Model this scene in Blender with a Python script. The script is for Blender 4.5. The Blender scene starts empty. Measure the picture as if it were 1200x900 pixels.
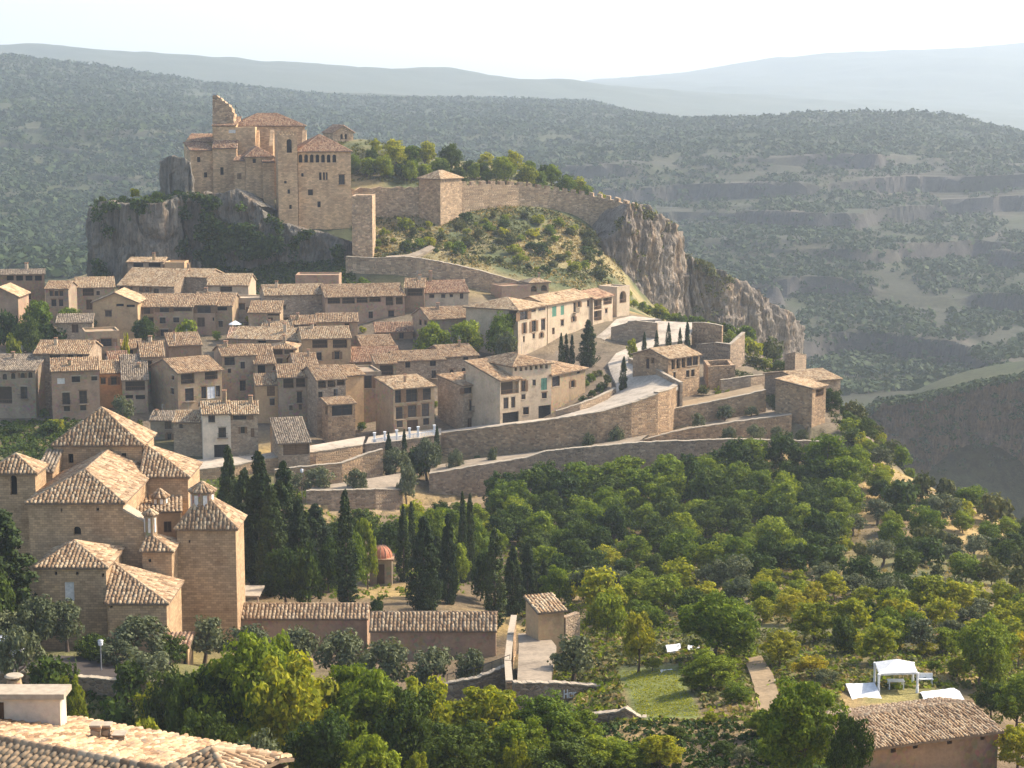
import bpy, math, random
import numpy as np
from mathutils import Vector, noise as mnoise
R = math.radians
random.seed(7); rng = np.random.default_rng(7)
scn = bpy.context.scene
col = scn.collection
# ------------------------------------------------------------------ camera
F = 2239.0                 # focal length in photo pixels (1200 wide)
CAMZ = 100.0
PITCH = math.atan(330.0 / F)
CP, SP = math.cos(PITCH), math.sin(PITCH)
cam_d = bpy.data.cameras.new('camera'); cam = bpy.data.objects.new('camera', cam_d); col.objects.link(cam)
cam.location = (0, 0, CAMZ); cam.rotation_euler = (math.pi / 2 - PITCH, 0, 0)
cam_d.sensor_fit = 'HORIZONTAL'; cam_d.angle = 2 * math.atan(600.0 / F)
cam_d.clip_start = 0.5; cam_d.clip_end = 60000
scn.camera = cam
# ------------------------------------------------------------------ light and sky
SUN_EL, SUN_AZ = 42.0, 66.0          # azimuth from +Y towards +X
w = bpy.data.worlds.new('World'); scn.world = w; w.use_nodes = True
wn = w.node_tree; wn.nodes.clear()
sky = wn.nodes.new('ShaderNodeTexSky'); sky.sky_type = 'NISHITA'; sky.sun_disc = False
sky.sun_elevation = R(SUN_EL); sky.sun_rotation = R(SUN_AZ)
sky.air_density = 1.0; sky.dust_density = 3.5; sky.ozone_density = 1.0; sky.altitude = 300
bg = wn.nodes.new('ShaderNodeBackground'); bg.inputs[1].default_value = 0.15
wo = wn.nodes.new('ShaderNodeOutputWorld')
wn.links.new(sky.outputs[0], bg.inputs[0]); wn.links.new(bg.outputs[0], wo.inputs[0])
sd = Vector((math.sin(R(SUN_AZ)) * math.cos(R(SUN_EL)), math.cos(R(SUN_AZ)) * math.cos(R(SUN_EL)), math.sin(R(SUN_EL))))
sun_d = bpy.data.lights.new('sun', 'SUN'); sun = bpy.data.objects.new('sun', sun_d); col.objects.link(sun)
sun_d.energy = 3.5; sun_d.angle = R(0.53); sun_d.color = (1.0, 0.90, 0.77)
sun.rotation_euler = sd.to_track_quat('Z', 'Y').to_euler(); sun.location = (200, 200, 400)
scn.view_settings.view_transform = 'Standard'; scn.view_settings.look = 'None'
scn.view_settings.exposure = 1.15; scn.view_settings.gamma = 1.0; scn.view_settings.use_curve_mapping = False
scn.render.engine = 'CYCLES'
cy = scn.cycles
cy.use_denoising = True
cy.max_bounces = 5; cy.diffuse_bounces = 3; cy.glossy_bounces = 2; cy.transmission_bounces = 3
cy.transparent_max_bounces = 6; cy.volume_bounces = 1
HAZE_DENSITY = 0.000135

# ------------------------------------------------------------------ projection helpers
def ray(px, py):
    a, b = px - 600.0, 450.0 - py
    return a, F * CP + b * SP, -F * SP + b * CP
def un(px, py, Y):
    dx, dy, dz = ray(px, py); t = Y / dy
    return Vector((dx * t, Y, CAMZ + dz * t))
def pyz(Y, z):                       # image row of height z at distance Y
    k = (z - CAMZ) / Y
    b = (k * F * CP + F * SP) / (CP - k * SP)
    return 450.0 - b
def ptz(px, Y, z):                   # point in column px, distance Y, at height z
    py = pyz(Y, z); return un(px, py, Y)
def proj(p):
    py = pyz(p[1], p[2]); dx, dy, dz = ray(0, py)
    return 600.0 + p[0] * dy / p[1], py

# ------------------------------------------------------------------ ground table: image row of the ground at column px, distance Y
TP = [-900, -250, 0, 100, 200, 300, 400, 500, 600, 700, 800, 900, 1000, 1100, 1200, 1450, 2100]
TY = {
 30:  [1900]*17,
 60:  [1300]*17,
 85:  [1130]*17,
 110: [1010,1010,1010,1010,1010,1010,1010,1010,1000,985,975,970,965,965,965,965,965],
 130: [970,970,970,970,968,965,962,958,950,935,920,900,900,915,925,930,930],
 145: [940,940,940,940,938,935,930,922,910,860,845,838,838,842,870,880,880],
 157: [910,910,910,912,915,915,915,900,880,826,815,808,806,806,840,850,850],
 170: [865,865,872,872,885,890,885,870,850,800,780,775,770,775,800,810,810],
 180: [775,775,775,778,800,840,850,845,815,775,760,756,752,755,770,780,780],
 190: [766,766,766,766,775,800,812,812,790,757,745,742,738,740,752,760,760],
 205: [752,752,752,752,758,772,776,778,768,735,724,720,716,718,728,735,735],
 214: [740,740,740,740,742,760,768,772,756,724,713,709,705,707,716,722,722],
 222: [725,725,725,725,726,712,708,722,738,715,704,700,696,698,706,710,710],
 240: [680,680,680,680,680,682,684,694,705,695,686,680,676,678,684,690,690],
 260: [640,640,640,640,642,650,658,662,668,668,664,658,652,652,658,665,665],
 285: [590,590,590,590,598,608,616,620,628,634,634,628,618,612,622,640,640],
 300: [562,562,562,562,575,585,592,596,600,606,608,600,588,578,620,660,660],
 312: [545,545,545,545,552,560,570,582,584,580,578,572,560,570,640,690,690],
 322: [535,535,535,532,536,542,552,562,566,560,555,548,535,572,660,710,710],
 333: [505,505,505,505,510,516,520,538,540,530,518,508,505,585,680,720,720],
 345: [490,490,490,485,488,496,502,500,496,474,478,482,486,600,690,720,720],
 360: [472,472,472,462,466,470,472,470,466,450,458,462,478,620,700,720,720],
 380: [440,440,440,434,432,432,432,432,428,416,423,434,490,630,700,720,720],
 400: [402,402,402,404,402,400,398,396,396,392,398,418,505,640,700,720,720],
 420: [368,368,368,376,376,374,370,352,365,372,384,408,520,640,700,720,720],
 440: [348,348,348,352,356,352,342,325,342,354,382,415,530,640,700,720,720],
 452: [340,340,340,342,344,340,322,304,322,348,388,425,535,640,700,720,720],
 462: [336,336,336,336,336,334,302,292,308,336,396,435,540,640,700,720,720],
 472: [335,335,335,335,335,310,284,282,290,322,402,440,543,640,700,720,720],
 482: [335,335,335,330,300,240,265,268,276,304,406,448,546,640,700,720,720],
 492: [336,336,336,328,262,232,250,256,260,286,410,455,550,640,700,720,720],
 502: [337,337,337,330,262,230,215,222,242,268,414,458,552,640,700,720,720],
 520: [338,338,338,334,300,240,176,202,214,240,410,458,555,640,700,720,720],
 540: [340,340,340,338,330,240,150,184,197,232,400,450,558,640,700,720,720],
 560: [342,342,342,340,338,270,152,183,197,240,400,450,560,640,700,720,720],
 600: [345,345,345,344,342,330,230,240,250,280,360,480,565,640,700,720,720],
 650: [348,348,348,348,346,344,320,320,325,350,420,500,570,640,690,700,700],
 690: [349,349,349,349,347,346,340,340,345,370,440,510,565,580,600,600,600],
 704: [349,349,349,349,347,346,342,342,350,380,450,515,545,470,446,440,440],
 760: [346,346,346,346,344,344,344,344,360,400,470,510,500,437,417,400,400],
 800: [342,342,342,342,340,340,342,346,365,410,455,480,480,455,440,430,430],
 860: [328,328,328,328,326,328,332,340,370,405,432,445,446,440,430,425,425],
 950: [304,304,304,304,304,306,312,325,355,380,398,404,404,400,394,390,390],
 1100:[272,272,272,272,268,268,275,290,310,325,340,338,334,340,338,330,330],
 1200:[254,254,254,254,250,248,252,262,280,290,300,282,280,306,300,300,300],
 1320:[230,230,230,230,226,224,228,238,252,262,272,244,240,278,270,270,270],
 1420:[208,208,208,208,206,206,208,214,224,232,240,224,224,244,240,240,240],
 1480:[196,196,196,196,196,196,196,198,200,196,196,194,194,196,197,200,200],
 1600:[172,172,172,172,174,178,180,180,180,180,182,182,182,184,186,190,190],
 1800:[138,138,138,142,150,158,162,160,160,160,160,156,156,158,172,180,180],
 2000:[110,110,112,120,130,140,146,146,144,142,138,133,136,137,158,166,166],
 2150:[ 92, 92, 94,105,117,130,135,135,132,132,142,138,141,144,163,170,170],
 2400:[ 66, 66, 70, 86,104,116,124,124,124,126,150,150,154,158,170,175,175],
 2600:[ 52, 52, 65, 77, 92,106,114,116,118,119,156,160,164,168,176,180,180],
 2900:[ 60, 60, 75, 90,102,108,108,112,117,122,160,165,170,174,180,182,182],
 3300:[100,100,110,118,122,124,126,130,138,146,160,165,168,172,176,180,180],
 3700:[ 85, 85, 85, 90, 95,100,110,120,125,135,140,145,150,155,160,165,165],
 4300:[ 50, 46, 44, 47, 53, 62, 73, 82, 92, 99,112,118,124,130,138,150,160],
 4900:[ 70, 70, 70, 75, 80, 85, 92, 95,100,106,112,114,116,118,120,125,130],
 6300:[95, 95, 95, 95, 95, 98, 99, 99,100, 96, 82, 68, 58, 53, 46, 40, 50],
 8500:[100]*17,
}
_tp = np.array(TP, float); _ty = np.array(sorted(TY)); _tv = np.array([TY[y] for y in sorted(TY)], float)
_ly = np.log(_ty)
GU = np.linspace(-900, 2100, 601)                     # 5 px columns
GV = np.linspace(_ly[0], _ly[-1], 1400)
_tmp = np.array([np.interp(GU, _tp, r) for r in _tv])
GT = np.empty((len(GV), len(GU)))
for j in range(len(GU)):
    GT[:, j] = np.interp(GV, _ly, _tmp[:, j])
def _blur(a, n, ax):
    k = np.ones(2 * n + 1) / (2 * n + 1)
    pad = [(0, 0), (0, 0)]; pad[ax] = (n, n)
    b = np.pad(a, pad, mode='edge')
    return np.apply_along_axis(lambda r: np.convolve(r, k, 'valid'), ax, b)
for _ in range(2):
    GT = _blur(GT, 7, 1); GT = _blur(GT, 3, 0)
def gpy(px, Y):
    u = (np.asarray(px, float) - GU[0]) / (GU[1] - GU[0]); v = (np.log(np.asarray(Y, float)) - GV[0]) / (GV[1] - GV[0])
    u = np.clip(u, 0, len(GU) - 1.001); v = np.clip(v, 0, len(GV) - 1.001)
    i = u.astype(int); j = v.astype(int); a = u - i; b = v - j
    return (GT[j, i] * (1 - a) + GT[j, i + 1] * a) * (1 - b) + (GT[j + 1, i] * (1 - a) + GT[j + 1, i + 1] * a) * b
def gz(x, Y):                        # ground height
    px = 600.0 + x * 2215.0 / Y
    for _ in range(2):
        py = float(gpy(px, Y)); px = 600.0 + x * ray(0, py)[1] / Y
    return un(px, py, Y).z
def gY(px, py, lo, hi):              # distance at which the ground is seen at pixel (px,py)
    ys = np.geomspace(lo, hi, 400); g = gpy(np.full(400, px), ys)
    k = np.where(g <= py)[0]
    return float(ys[k[0]]) if len(k) else float(ys[np.argmin(np.abs(g - py))])

# value noise (numpy) ------------------------------------------------------------
_perm = rng.random((64, 64, 64))
def vnoise(p):
    p = np.asarray(p, float); i = np.floor(p).astype(int); f = p - i; f = f * f * (3 - 2 * f)
    o = 0
    for a in (0, 1):
        for b in (0, 1):
            for c in (0, 1):
                wgt = (f[..., 0] if a else 1 - f[..., 0]) * (f[..., 1] if b else 1 - f[..., 1]) * (f[..., 2] if c else 1 - f[..., 2])
                o = o + wgt * _perm[(i[..., 0] + a) & 63, (i[..., 1] + b) & 63, (i[..., 2] + c) & 63]
    return o * 2 - 1
def fbm(p, n=4):
    o = 0; a = 1.0
    for k in range(n):
        o = o + a * vnoise(np.asarray(p) * 2 ** k + 17.3 * k); a *= 0.5
    return o

# ------------------------------------------------------------------ object helpers
def tag(o, label=None, cat=None, group=None, kind=None):
    if label: o['label'] = label
    if cat: o['category'] = cat
    if group: o['group'] = group
    if kind: o['kind'] = kind
    return o
def empty(name, loc, label, cat, group=None):
    o = bpy.data.objects.new(name, None); col.objects.link(o); o.location = loc; o.empty_display_size = 0.5
    return tag(o, label, cat, group)
def set_uv(me):
    nl = len(me.loops)
    if nl == 0: return
    co = np.empty(len(me.vertices) * 3, np.float32); me.vertices.foreach_get('co', co); co = co.reshape(-1, 3)
    vi = np.empty(nl, np.int32); me.loops.foreach_get('vertex_index', vi)
    np_ = len(me.polygons); tot = np.empty(np_, np.int32); me.polygons.foreach_get('loop_total', tot)
    nr = np.empty(np_ * 3, np.float32); me.polygons.foreach_get('normal', nr); nr = np.repeat(nr.reshape(-1, 3), tot, 0)
    p = co[vi]
    h = np.hypot(nr[:, 0], nr[:, 1]); flat = h < 0.35
    h = np.maximum(h, 1e-6)
    tx, ty = -nr[:, 1] / h, nr[:, 0] / h
    uu = np.where(flat, p[:, 0], p[:, 0] * tx + p[:, 1] * ty); vv = np.where(flat, p[:, 1], p[:, 2])
    uv = me.uv_layers.new(name='uv')
    uv.data.foreach_set('uv', np.stack([uu, vv], 1).astype(np.float32).ravel())
class MB:
    def __init__(s): s.v = []; s.f = []
    def add(s, vs, fs):
        n = len(s.v); s.v += [tuple(q) for q in vs]; s.f += [tuple(n + i for i in q) for q in fs]
    def poly(s, *vs): s.add(vs, [tuple(range(len(vs)))])
    def box(s, c, ax, ay, az):       # centre, three half vectors
        c, ax, ay, az = Vector(c), Vector(ax), Vector(ay), Vector(az)
        P = [c + ax * i + ay * j + az * k for k in (-1, 1) for j in (-1, 1) for i in (-1, 1)]
        s.add(P, [(0, 2, 3, 1), (4, 5, 7, 6), (0, 1, 5, 4), (2, 6, 7, 3), (0, 4, 6, 2), (1, 3, 7, 5)])
    def bx(s, x0, x1, y0, y1, z0, z1):
        s.box(((x0 + x1) / 2, (y0 + y1) / 2, (z0 + z1) / 2), ((x1 - x0) / 2, 0, 0), (0, (y1 - y0) / 2, 0), (0, 0, (z1 - z0) / 2))
    def tube(s, pts, rad, n=6, cap=True):
        pts = [Vector(p) for p in pts]
        if not hasattr(rad, '__len__'): rad = [rad] * len(pts)
        vs = []; fs = []
        for i, p in enumerate(pts):
            d = (pts[min(i + 1, len(pts) - 1)] - pts[max(i - 1, 0)]).normalized()
            a = d.orthogonal().normalized() if abs(d.z) < 0.9 else Vector((1, 0, 0)) - d * d.x
            a.normalize(); b = d.cross(a)
            for k in range(n):
                t = 2 * math.pi * k / n; vs.append(p + (a * math.cos(t) + b * math.sin(t)) * rad[i])
        for i in range(len(pts) - 1):
            for k in range(n):
                fs.append((i * n + k, i * n + (k + 1) % n, (i + 1) * n + (k + 1) % n, (i + 1) * n + k))
        if cap:
            fs.append(tuple(range(n - 1, -1, -1))); fs.append(tuple((len(pts) - 1) * n + k for k in range(n)))
        s.add(vs, fs)
    def lathe(s, c, prof, n=16):
        c = Vector(c); vs = []; fs = []
        for r, z in prof:
            for k in range(n):
                t = 2 * math.pi * k / n; vs.append(c + Vector((r * math.cos(t), r * math.sin(t), z)))
        for i in range(len(prof) - 1):
            for k in range(n): fs.append((i * n + k, i * n + (k + 1) % n, (i + 1) * n + (k + 1) % n, (i + 1) * n + k))
        fs.append(tuple(range(n - 1, -1, -1))); fs.append(tuple((len(prof) - 1) * n + k for k in range(n)))
        s.add(vs, fs)
    def mesh(s, name, mat, org=(0, 0, 0), smooth=False):
        me = bpy.data.meshes.new(name); me.from_pydata(s.v, [], s.f); me.validate(); me.update()
        set_uv(me)
        if any(org): me.transform(__import__('mathutils').Matrix.Translation(-Vector(org)))
        for m in (mat if isinstance(mat, (list, tuple)) else [mat]): me.materials.append(m)
        if smooth: me.polygons.foreach_set('use_smooth', [True] * len(me.polygons))
        return me
    def build(s, name, mat, parent=None, org=None, smooth=False):
        """org = world location of the root the mesh belongs to"""
        if org is None: org = root_loc(parent) if parent else (0, 0, 0)
        o = bpy.data.objects.new(name, s.mesh(name, mat, org, smooth)); col.objects.link(o)
        if parent: o.parent = parent
        else: o.location = org
        return o
def root_loc(o):
    v = Vector(o.location)
    while o.parent: o = o.parent; v += Vector(o.location)
    return v
def np_mesh(name, V, Fq, mat, org=(0, 0, 0), smooth=False, uv=True):
    V = np.asarray(V, np.float32); Fq = np.asarray(Fq, np.int32); k = Fq.shape[1]
    me = bpy.data.meshes.new(name)
    me.vertices.add(len(V)); me.vertices.foreach_set('co', V.ravel())
    me.loops.add(Fq.size); me.loops.foreach_set('vertex_index', Fq.ravel())
    me.polygons.add(len(Fq)); me.polygons.foreach_set('loop_start', np.arange(0, Fq.size, k, dtype=np.int32))
    me.polygons.foreach_set('loop_total', np.full(len(Fq), k, np.int32))
    me.update(calc_edges=True)
    if uv: set_uv(me)
    if any(org): me.transform(__import__('mathutils').Matrix.Translation(-Vector(org)))
    if smooth: me.polygons.foreach_set('use_smooth', np.ones(len(Fq), bool))
    me.materials.append(mat)
    return me
def link(name, me, parent=None, loc=(0, 0, 0)):
    o = bpy.data.objects.new(name, me); col.objects.link(o); o.location = loc
    if parent: o.parent = parent
    return o
def ordinal(n):
    W = 'first second third fourth fifth sixth seventh eighth ninth tenth eleventh twelfth thirteenth fourteenth fifteenth sixteenth seventeenth eighteenth nineteenth twentieth'.split()
    if n < 20: return W[n]
    T = ['twenty', 'thirty', 'forty', 'fifty', 'sixty'][(n + 1) // 10 - 2]
    return T + '-' + W[(n + 1) % 10 - 1] if (n + 1) % 10 else T.replace('ty', 'tieth')
# ------------------------------------------------------------------ materials
class NT:
    def __init__(s, name, rough=0.9):
        s.m = bpy.data.materials.new(name); s.m.use_nodes = True; s.t = s.m.node_tree
        s.b = s.t.nodes['Principled BSDF']; s.b.inputs['Roughness'].default_value = rough
        s.b.inputs['Specular IOR Level'].default_value = 0.15
    def n(s, typ, **kw):
        nd = s.t.nodes.new(typ)
        for k, v in kw.items():
            if k in nd.inputs: nd.inputs[k].default_value = v
            else: setattr(nd, k, v)
        return nd
    def l(s, a, b): s.t.links.new(a, b)
    def uv(s, sx=1, sy=None):
        tc = s.n('ShaderNodeUVMap'); mp = s.n('ShaderNodeMapping'); s.l(tc.outputs[0], mp.inputs[0])
        mp.inputs['Scale'].default_value = (sx, sy or sx, sx); return mp.outputs[0]
    def obj(s, sc=1, geo=False, sz=None):
        mp = s.n('ShaderNodeMapping')
        if geo: s.l(s.n('ShaderNodeNewGeometry').outputs['Position'], mp.inputs[0])
        else: s.l(s.n('ShaderNodeTexCoord').outputs['Object'], mp.inputs[0])
        mp.inputs['Scale'].default_value = (sc, sc, sz or sc); return mp.outputs[0]
    def noise(s, vec, sc, det=4, rough=0.6):
        nd = s.n('ShaderNodeTexNoise', Scale=sc, Detail=det, Roughness=rough); s.l(vec, nd.inputs['Vector']); return nd.outputs['Fac']
    def ramp(s, fac, stops):
        r = s.n('ShaderNodeValToRGB'); e = r.color_ramp.elements
        while len(e) < len(stops): e.new(0.5)
        for k, (p, c) in enumerate(stops):
            e[k].position = p; e[k].color = (*c, 1) if hasattr(c, '__len__') else (c, c, c, 1)
        s.l(fac, r.inputs[0]); return r.outputs[0]
    def mix(s, fac, a, b, mode='MIX'):
        nd = s.n('ShaderNodeMix', data_type='RGBA', blend_type=mode, clamp_factor=True)
        for i, x in ((0, fac), (6, a), (7, b)):
            if hasattr(x, 'links'): s.l(x, nd.inputs[i])
            elif hasattr(x, '__len__'): nd.inputs[i].default_value = (*x, 1)
            else: nd.inputs[i].default_value = x
        return nd.outputs[2]
    def math(s, op, a, b):
        nd = s.n('ShaderNodeMath', operation=op)
        for i, x in ((0, a), (1, b)):
            if hasattr(x, 'links'): s.l(x, nd.inputs[i])
            else: nd.inputs[i].default_value = x
        return nd.outputs[0]
    def bump(s, h, strength=0.5, dist=0.1):
        nd = s.n('ShaderNodeBump', Strength=strength, Distance=dist); s.l(h, nd.inputs['Height']); s.l(nd.outputs[0], s.b.inputs['Normal'])
    def done(s, c):
        if hasattr(c, 'links'): s.l(c, s.b.inputs['Base Color'])
        else: s.b.inputs['Base Color'].default_value = (*c, 1)
        return s.m
def mulc(c, k): return tuple(min(1, x * k) for x in c)
def m_plain(name, c, rough=0.85, metal=0.0):
    t = NT(name, rough); v = t.obj(1); n = t.noise(v, 3.0, 3)
    t.b.inputs['Metallic'].default_value = metal
    return t.done(t.ramp(n, [(0.3, mulc(c, 0.8)), (0.7, mulc(c, 1.15))]))
def m_plaster(name, c, stone=0.35):
    """lime plaster with patches where rubble shows"""
    t = NT(name); v = t.uv()
    n1 = t.noise(v, 0.35, 5, 0.65); n2 = t.noise(v, 2.5, 4); n3 = t.noise(t.uv(0.5, 0.15), 1.1, 4)
    a = t.ramp(n1, [(0.3, mulc(c, 0.62)), (0.45, mulc(c, .95)), (0.58, c), (0.72, mulc(c, 1.2))])
    vo = t.n('ShaderNodeTexVoronoi', Scale=2.6); t.l(v, vo.inputs['Vector'])
    st = t.mix(0.55, a, vo.outputs['Color'], 'MULTIPLY')
    st = t.mix(0.35, st, mulc(c, 1.0))
    msk = t.ramp(t.noise(v, 0.22, 4, 0.7), [(0.42, 0.0), (0.60, 1.0)])
    a = t.mix(t.math('MULTIPLY', msk, stone * 2), a, st)
    a = t.mix(0.3, a, t.ramp(n3, [(0.32, 0.5), (0.6, 1.0)]), 'MULTIPLY')
    a = t.mix(0.5, a, t.ramp(n2, [(0.25, 0.6), (0.65, 1.0)]), 'MULTIPLY')
    t.bump(n2, 0.5, 0.06)
    return t.done(a)
def m_rubble(name, c, sc=2.2, mortar=(0.42, 0.35, 0.26), contrast=1.0):
    """rubble masonry: voronoi stones in courses, recessed mortar"""
    t = NT(name); v = t.uv(1.0, 1.55)
    wv = t.n('ShaderNodeTexNoise', Scale=1.2, Detail=3); t.l(v, wv.inputs['Vector'])
    vv = t.n('ShaderNodeVectorMath', operation='MULTIPLY_ADD'); t.l(wv.outputs['Color'], vv.inputs[0])
    vv.inputs[1].default_value = (0.25, 0.25, 0.25); t.l(v, vv.inputs[2])
    vo = t.n('ShaderNodeTexVoronoi', Scale=sc); t.l(vv.outputs[0], vo.inputs['Vector'])
    ve = t.n('ShaderNodeTexVoronoi', Scale=sc, feature='DISTANCE_TO_EDGE'); t.l(vv.outputs[0], ve.inputs['Vector'])
    sep = t.n('ShaderNodeSeparateColor'); t.l(vo.outputs['Color'], sep.inputs[0])
    k = contrast
    a = t.ramp(sep.outputs[0], [(0.0, mulc(c, 1 - 0.42 * k)), (0.4, mulc(c, 0.95)), (0.75, (c[0] * 1.12, c[1] * 1.1, c[2] * 1.02)), (1.0, mulc(c, 1 + 0.5 * k))])
    a = t.mix(t.math('MULTIPLY', sep.outputs[1], 0.25), a, (c[0] * 1.0, c[1] * 0.72, c[2] * 0.55))
    e = t.ramp(ve.outputs[0], [(0.0, 1.0), (0.09, 0.0)])
    a = t.mix(t.math('MULTIPLY', e, 0.55), a, mulc(mortar, 0.75))
    big = t.noise(t.uv(1), 0.12, 5, 0.65); a = t.mix(0.6, a, t.ramp(big, [(0.32, 0.6), (0.62, 1.05)]), 'MULTIPLY')
    st = t.noise(t.uv(0.7, 0.1), 1.0, 4); a = t.mix(0.4, a, t.ramp(st, [(0.3, 0.6), (0.6, 1.0)]), 'MULTIPLY')
    h = t.math('ADD', t.ramp(ve.outputs[0], [(0.0, 0.0), (0.15, 1.0)]), sep.outputs[2])
    t.bump(h, 0.8, 0.09)
    return t.done(a)
def m_ashlar(name, c, bw=0.55, bh=0.26):
    """coursed squared stone with weathering"""
    t = NT(name); v = t.uv()
    br = t.n('ShaderNodeTexBrick', Scale=1.0); t.l(v, br.inputs['Vector'])
    br.inputs['Brick Width'].default_value = bw; br.inputs['Row Height'].default_value = bh
    br.inputs['Mortar Size'].default_value = 0.016; br.inputs['Mortar Smooth'].default_value = 0.3; br.inputs['Bias'].default_value = 0.0
    br.inputs['Color1'].default_value = (*mulc(c, 0.78), 1); br.inputs['Color2'].default_value = (*mulc(c, 1.2), 1)
    br.inputs['Mortar'].default_value = (*mulc(c, 0.55), 1)
    n1 = t.noise(v, 0.22, 5, 0.68); n2 = t.noise(v, 3.5, 4)
    a = t.mix(0.7, br.outputs[0], t.ramp(n1, [(0.28, (0.62, 0.50, 0.42)), (0.5, (0.95, 0.9, 0.85)), (0.72, (1.25, 1.12, 0.95))]), 'MULTIPLY')
    st = t.noise(t.uv(0.6, 0.07), 1.0, 4); a = t.mix(0.45, a, t.ramp(st, [(0.28, 0.55), (0.6, 1.0)]), 'MULTIPLY')
    a = t.mix(0.4, a, t.ramp(n2, [(0.25, 0.6), (0.65, 1.05)]), 'MULTIPLY')
    t.bump(t.math('ADD', br.outputs['Fac'], t.math('MULTIPLY', n2, -1.2)), -0.55, 0.05)
    return t.done(a)
def m_tile(name, ca, cb, cc, lichen=0.75):
    """barrel tiles: every tile its own tint, lichen blotches"""
    t = NT(name); g = t.n('ShaderNodeNewGeometry')
    a = t.ramp(g.outputs['Random Per Island'], [(0.0, mulc(cb, 0.6)), (0.22, cb), (0.6, ca), (1.0, cc)])
    v = t.obj(1); n = t.noise(v, 0.45, 5, 0.7); n2 = t.noise(v, 5.0, 3)
    a = t.mix(0.75, a, t.ramp(n, [(0.3, (0.45, 0.40, 0.36)), (0.48, (0.95, .94, .92)), (0.72, (1.25, 1.17, 1.02))]), 'MULTIPLY')
    lm = t.ramp(t.noise(v, 1.3, 5, 0.75), [(0.52, 0.0), (0.66, 1.0)])
    a = t.mix(t.math('MULTIPLY', lm, lichen), a, (0.15, 0.135, 0.11))
    a = t.mix(0.35, a, t.ramp(n2, [(0.3, 0.6), (0.6, 1.0)]), 'MULTIPLY')
    t.bump(n2, 0.3, 0.02)
    return t.done(a)
def m_leaf(name, ca, cb, cc, tr=0.35):
    t = NT(name, 0.75); g = t.n('ShaderNodeNewGeometry'); oi = t.n('ShaderNodeObjectInfo')
    a = t.ramp(g.outputs['Random Per Island'], [(0.0, ca), (0.55, cb), (1.0, cc)])
    n = t.noise(t.obj(1), 0.55, 3, 0.6)
    a = t.mix(0.8, a, t.ramp(n, [(0.3, (0.7, 0.72, 0.7)), (0.7, (1.25, 1.2, 1.1))]), 'MULTIPLY')
    hs = t.n('ShaderNodeHueSaturation'); t.l(a, hs.inputs['Color'])
    t.l(t.math('ADD', t.math('MULTIPLY', oi.outputs['Random'], 0.5), 0.75), hs.inputs['Value'])
    t.l(t.math('ADD', t.math('MULTIPLY', oi.outputs['Random'], -0.03), 0.513), hs.inputs['Hue'])
    a = hs.outputs[0]
    tl = t.n('ShaderNodeBsdfTranslucent')
    a2 = t.mix(1.0, a, (1.35, 1.3, 0.6), 'MULTIPLY'); t.l(a2, tl.inputs[0])
    mx = t.n('ShaderNodeMixShader'); mx.inputs[0].default_value = tr
    t.l(t.b.outputs[0], mx.inputs[1]); t.l(tl.outputs[0], mx.inputs[2])
    t.l(mx.outputs[0], t.t.nodes['Material Output'].inputs['Surface'])
    return t.done(a)
def m_ground(name):
    t = NT(name, 0.95); at = t.n('ShaderNodeVertexColor', layer_name='col')
    v = t.obj(1, geo=True)
    n1 = t.noise(v, 0.25, 6, 0.7); n2 = t.noise(v, 1.6, 4, 0.7)
    a = t.mix(0.85, at.outputs[0], t.ramp(n1, [(0.3, 0.5), (0.5, 1.0), (0.7, 1.35)]), 'MULTIPLY')
    a = t.mix(0.6, a, t.ramp(n2, [(0.3, 0.55), (0.7, 1.25)]), 'MULTIPLY')
    g = t.ramp(t.noise(v, 0.6, 5, 0.75), [(0.55, 0.0), (0.68, 1.0)])
    a = t.mix(t.math('MULTIPLY', g, 0.35), a, (0.07, 0.08, 0.03))
    t.bump(t.math('ADD', n1, n2), 0.9, 0.35)
    return t.done(a)
def m_cliff(name, c, warm, sz=0.045):
    t = NT(name, 0.95); v = t.obj(1, geo=True); vs = t.obj(0.35, geo=True, sz=sz)
    n1 = t.noise(vs, 1.2, 6, 0.7); n2 = t.noise(v, 0.12, 5, 0.7); n3 = t.noise(v, 0.9, 5, 0.7)
    a = t.ramp(n1, [(0.28, mulc(c, 0.45)), (0.42, mulc(c, 0.85)), (0.58, c), (0.72, mulc(c, 1.3))])
    a = t.mix(t.ramp(t.noise(vs, 0.6, 4, 0.6), [(0.52, 0.0), (0.64, 0.7)]), a, warm)
    vf = t.obj(1.1, geo=True, sz=0.10); n4 = t.noise(vf, 1.3, 5, 0.75)
    a = t.mix(0.8, a, t.ramp(n4, [(0.36, 0.38), (0.5, 1.0), (0.66, 1.3)]), 'MULTIPLY')  # streak stains; their dark also puts crack shade into the rock colour
    a = t.mix(t.ramp(n2, [(0.5, 0.0), (0.62, 0.55)]), a, mulc(c, 0.5))
    a = t.mix(0.5, a, t.ramp(n3, [(0.3, 0.5), (0.65, 1.1)]), 'MULTIPLY')
    t.bump(t.math('ADD', t.math('ADD', n3, n1), t.math('MULTIPLY', n4, 1.6)), 1.0, 0.9)
    return t.done(a)
MT = {}
MT['ground'] = m_ground('ground_soil')
MT['cliff'] = m_cliff('grey_limestone', (0.37, 0.305, 0.235), (0.46, 0.31, 0.185))
MT['cliff_far'] = m_cliff('far_limestone', (0.20, 0.135, 0.085), (0.22, 0.135, 0.075), .16)
MT['cliff_castle'] = m_cliff('castle_limestone', (0.30, 0.26, 0.20), (0.26, 0.18, 0.115))
MT['ashlar'] = m_ashlar('church_ashlar', (0.48, 0.335, 0.195))
MT['castle'] = m_ashlar('castle_masonry', (0.60, 0.415, 0.235), 0.7, 0.34)
MT['castle_red'] = m_rubble('castle_rubble', (0.49, 0.35, 0.215), 1.7)
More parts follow.
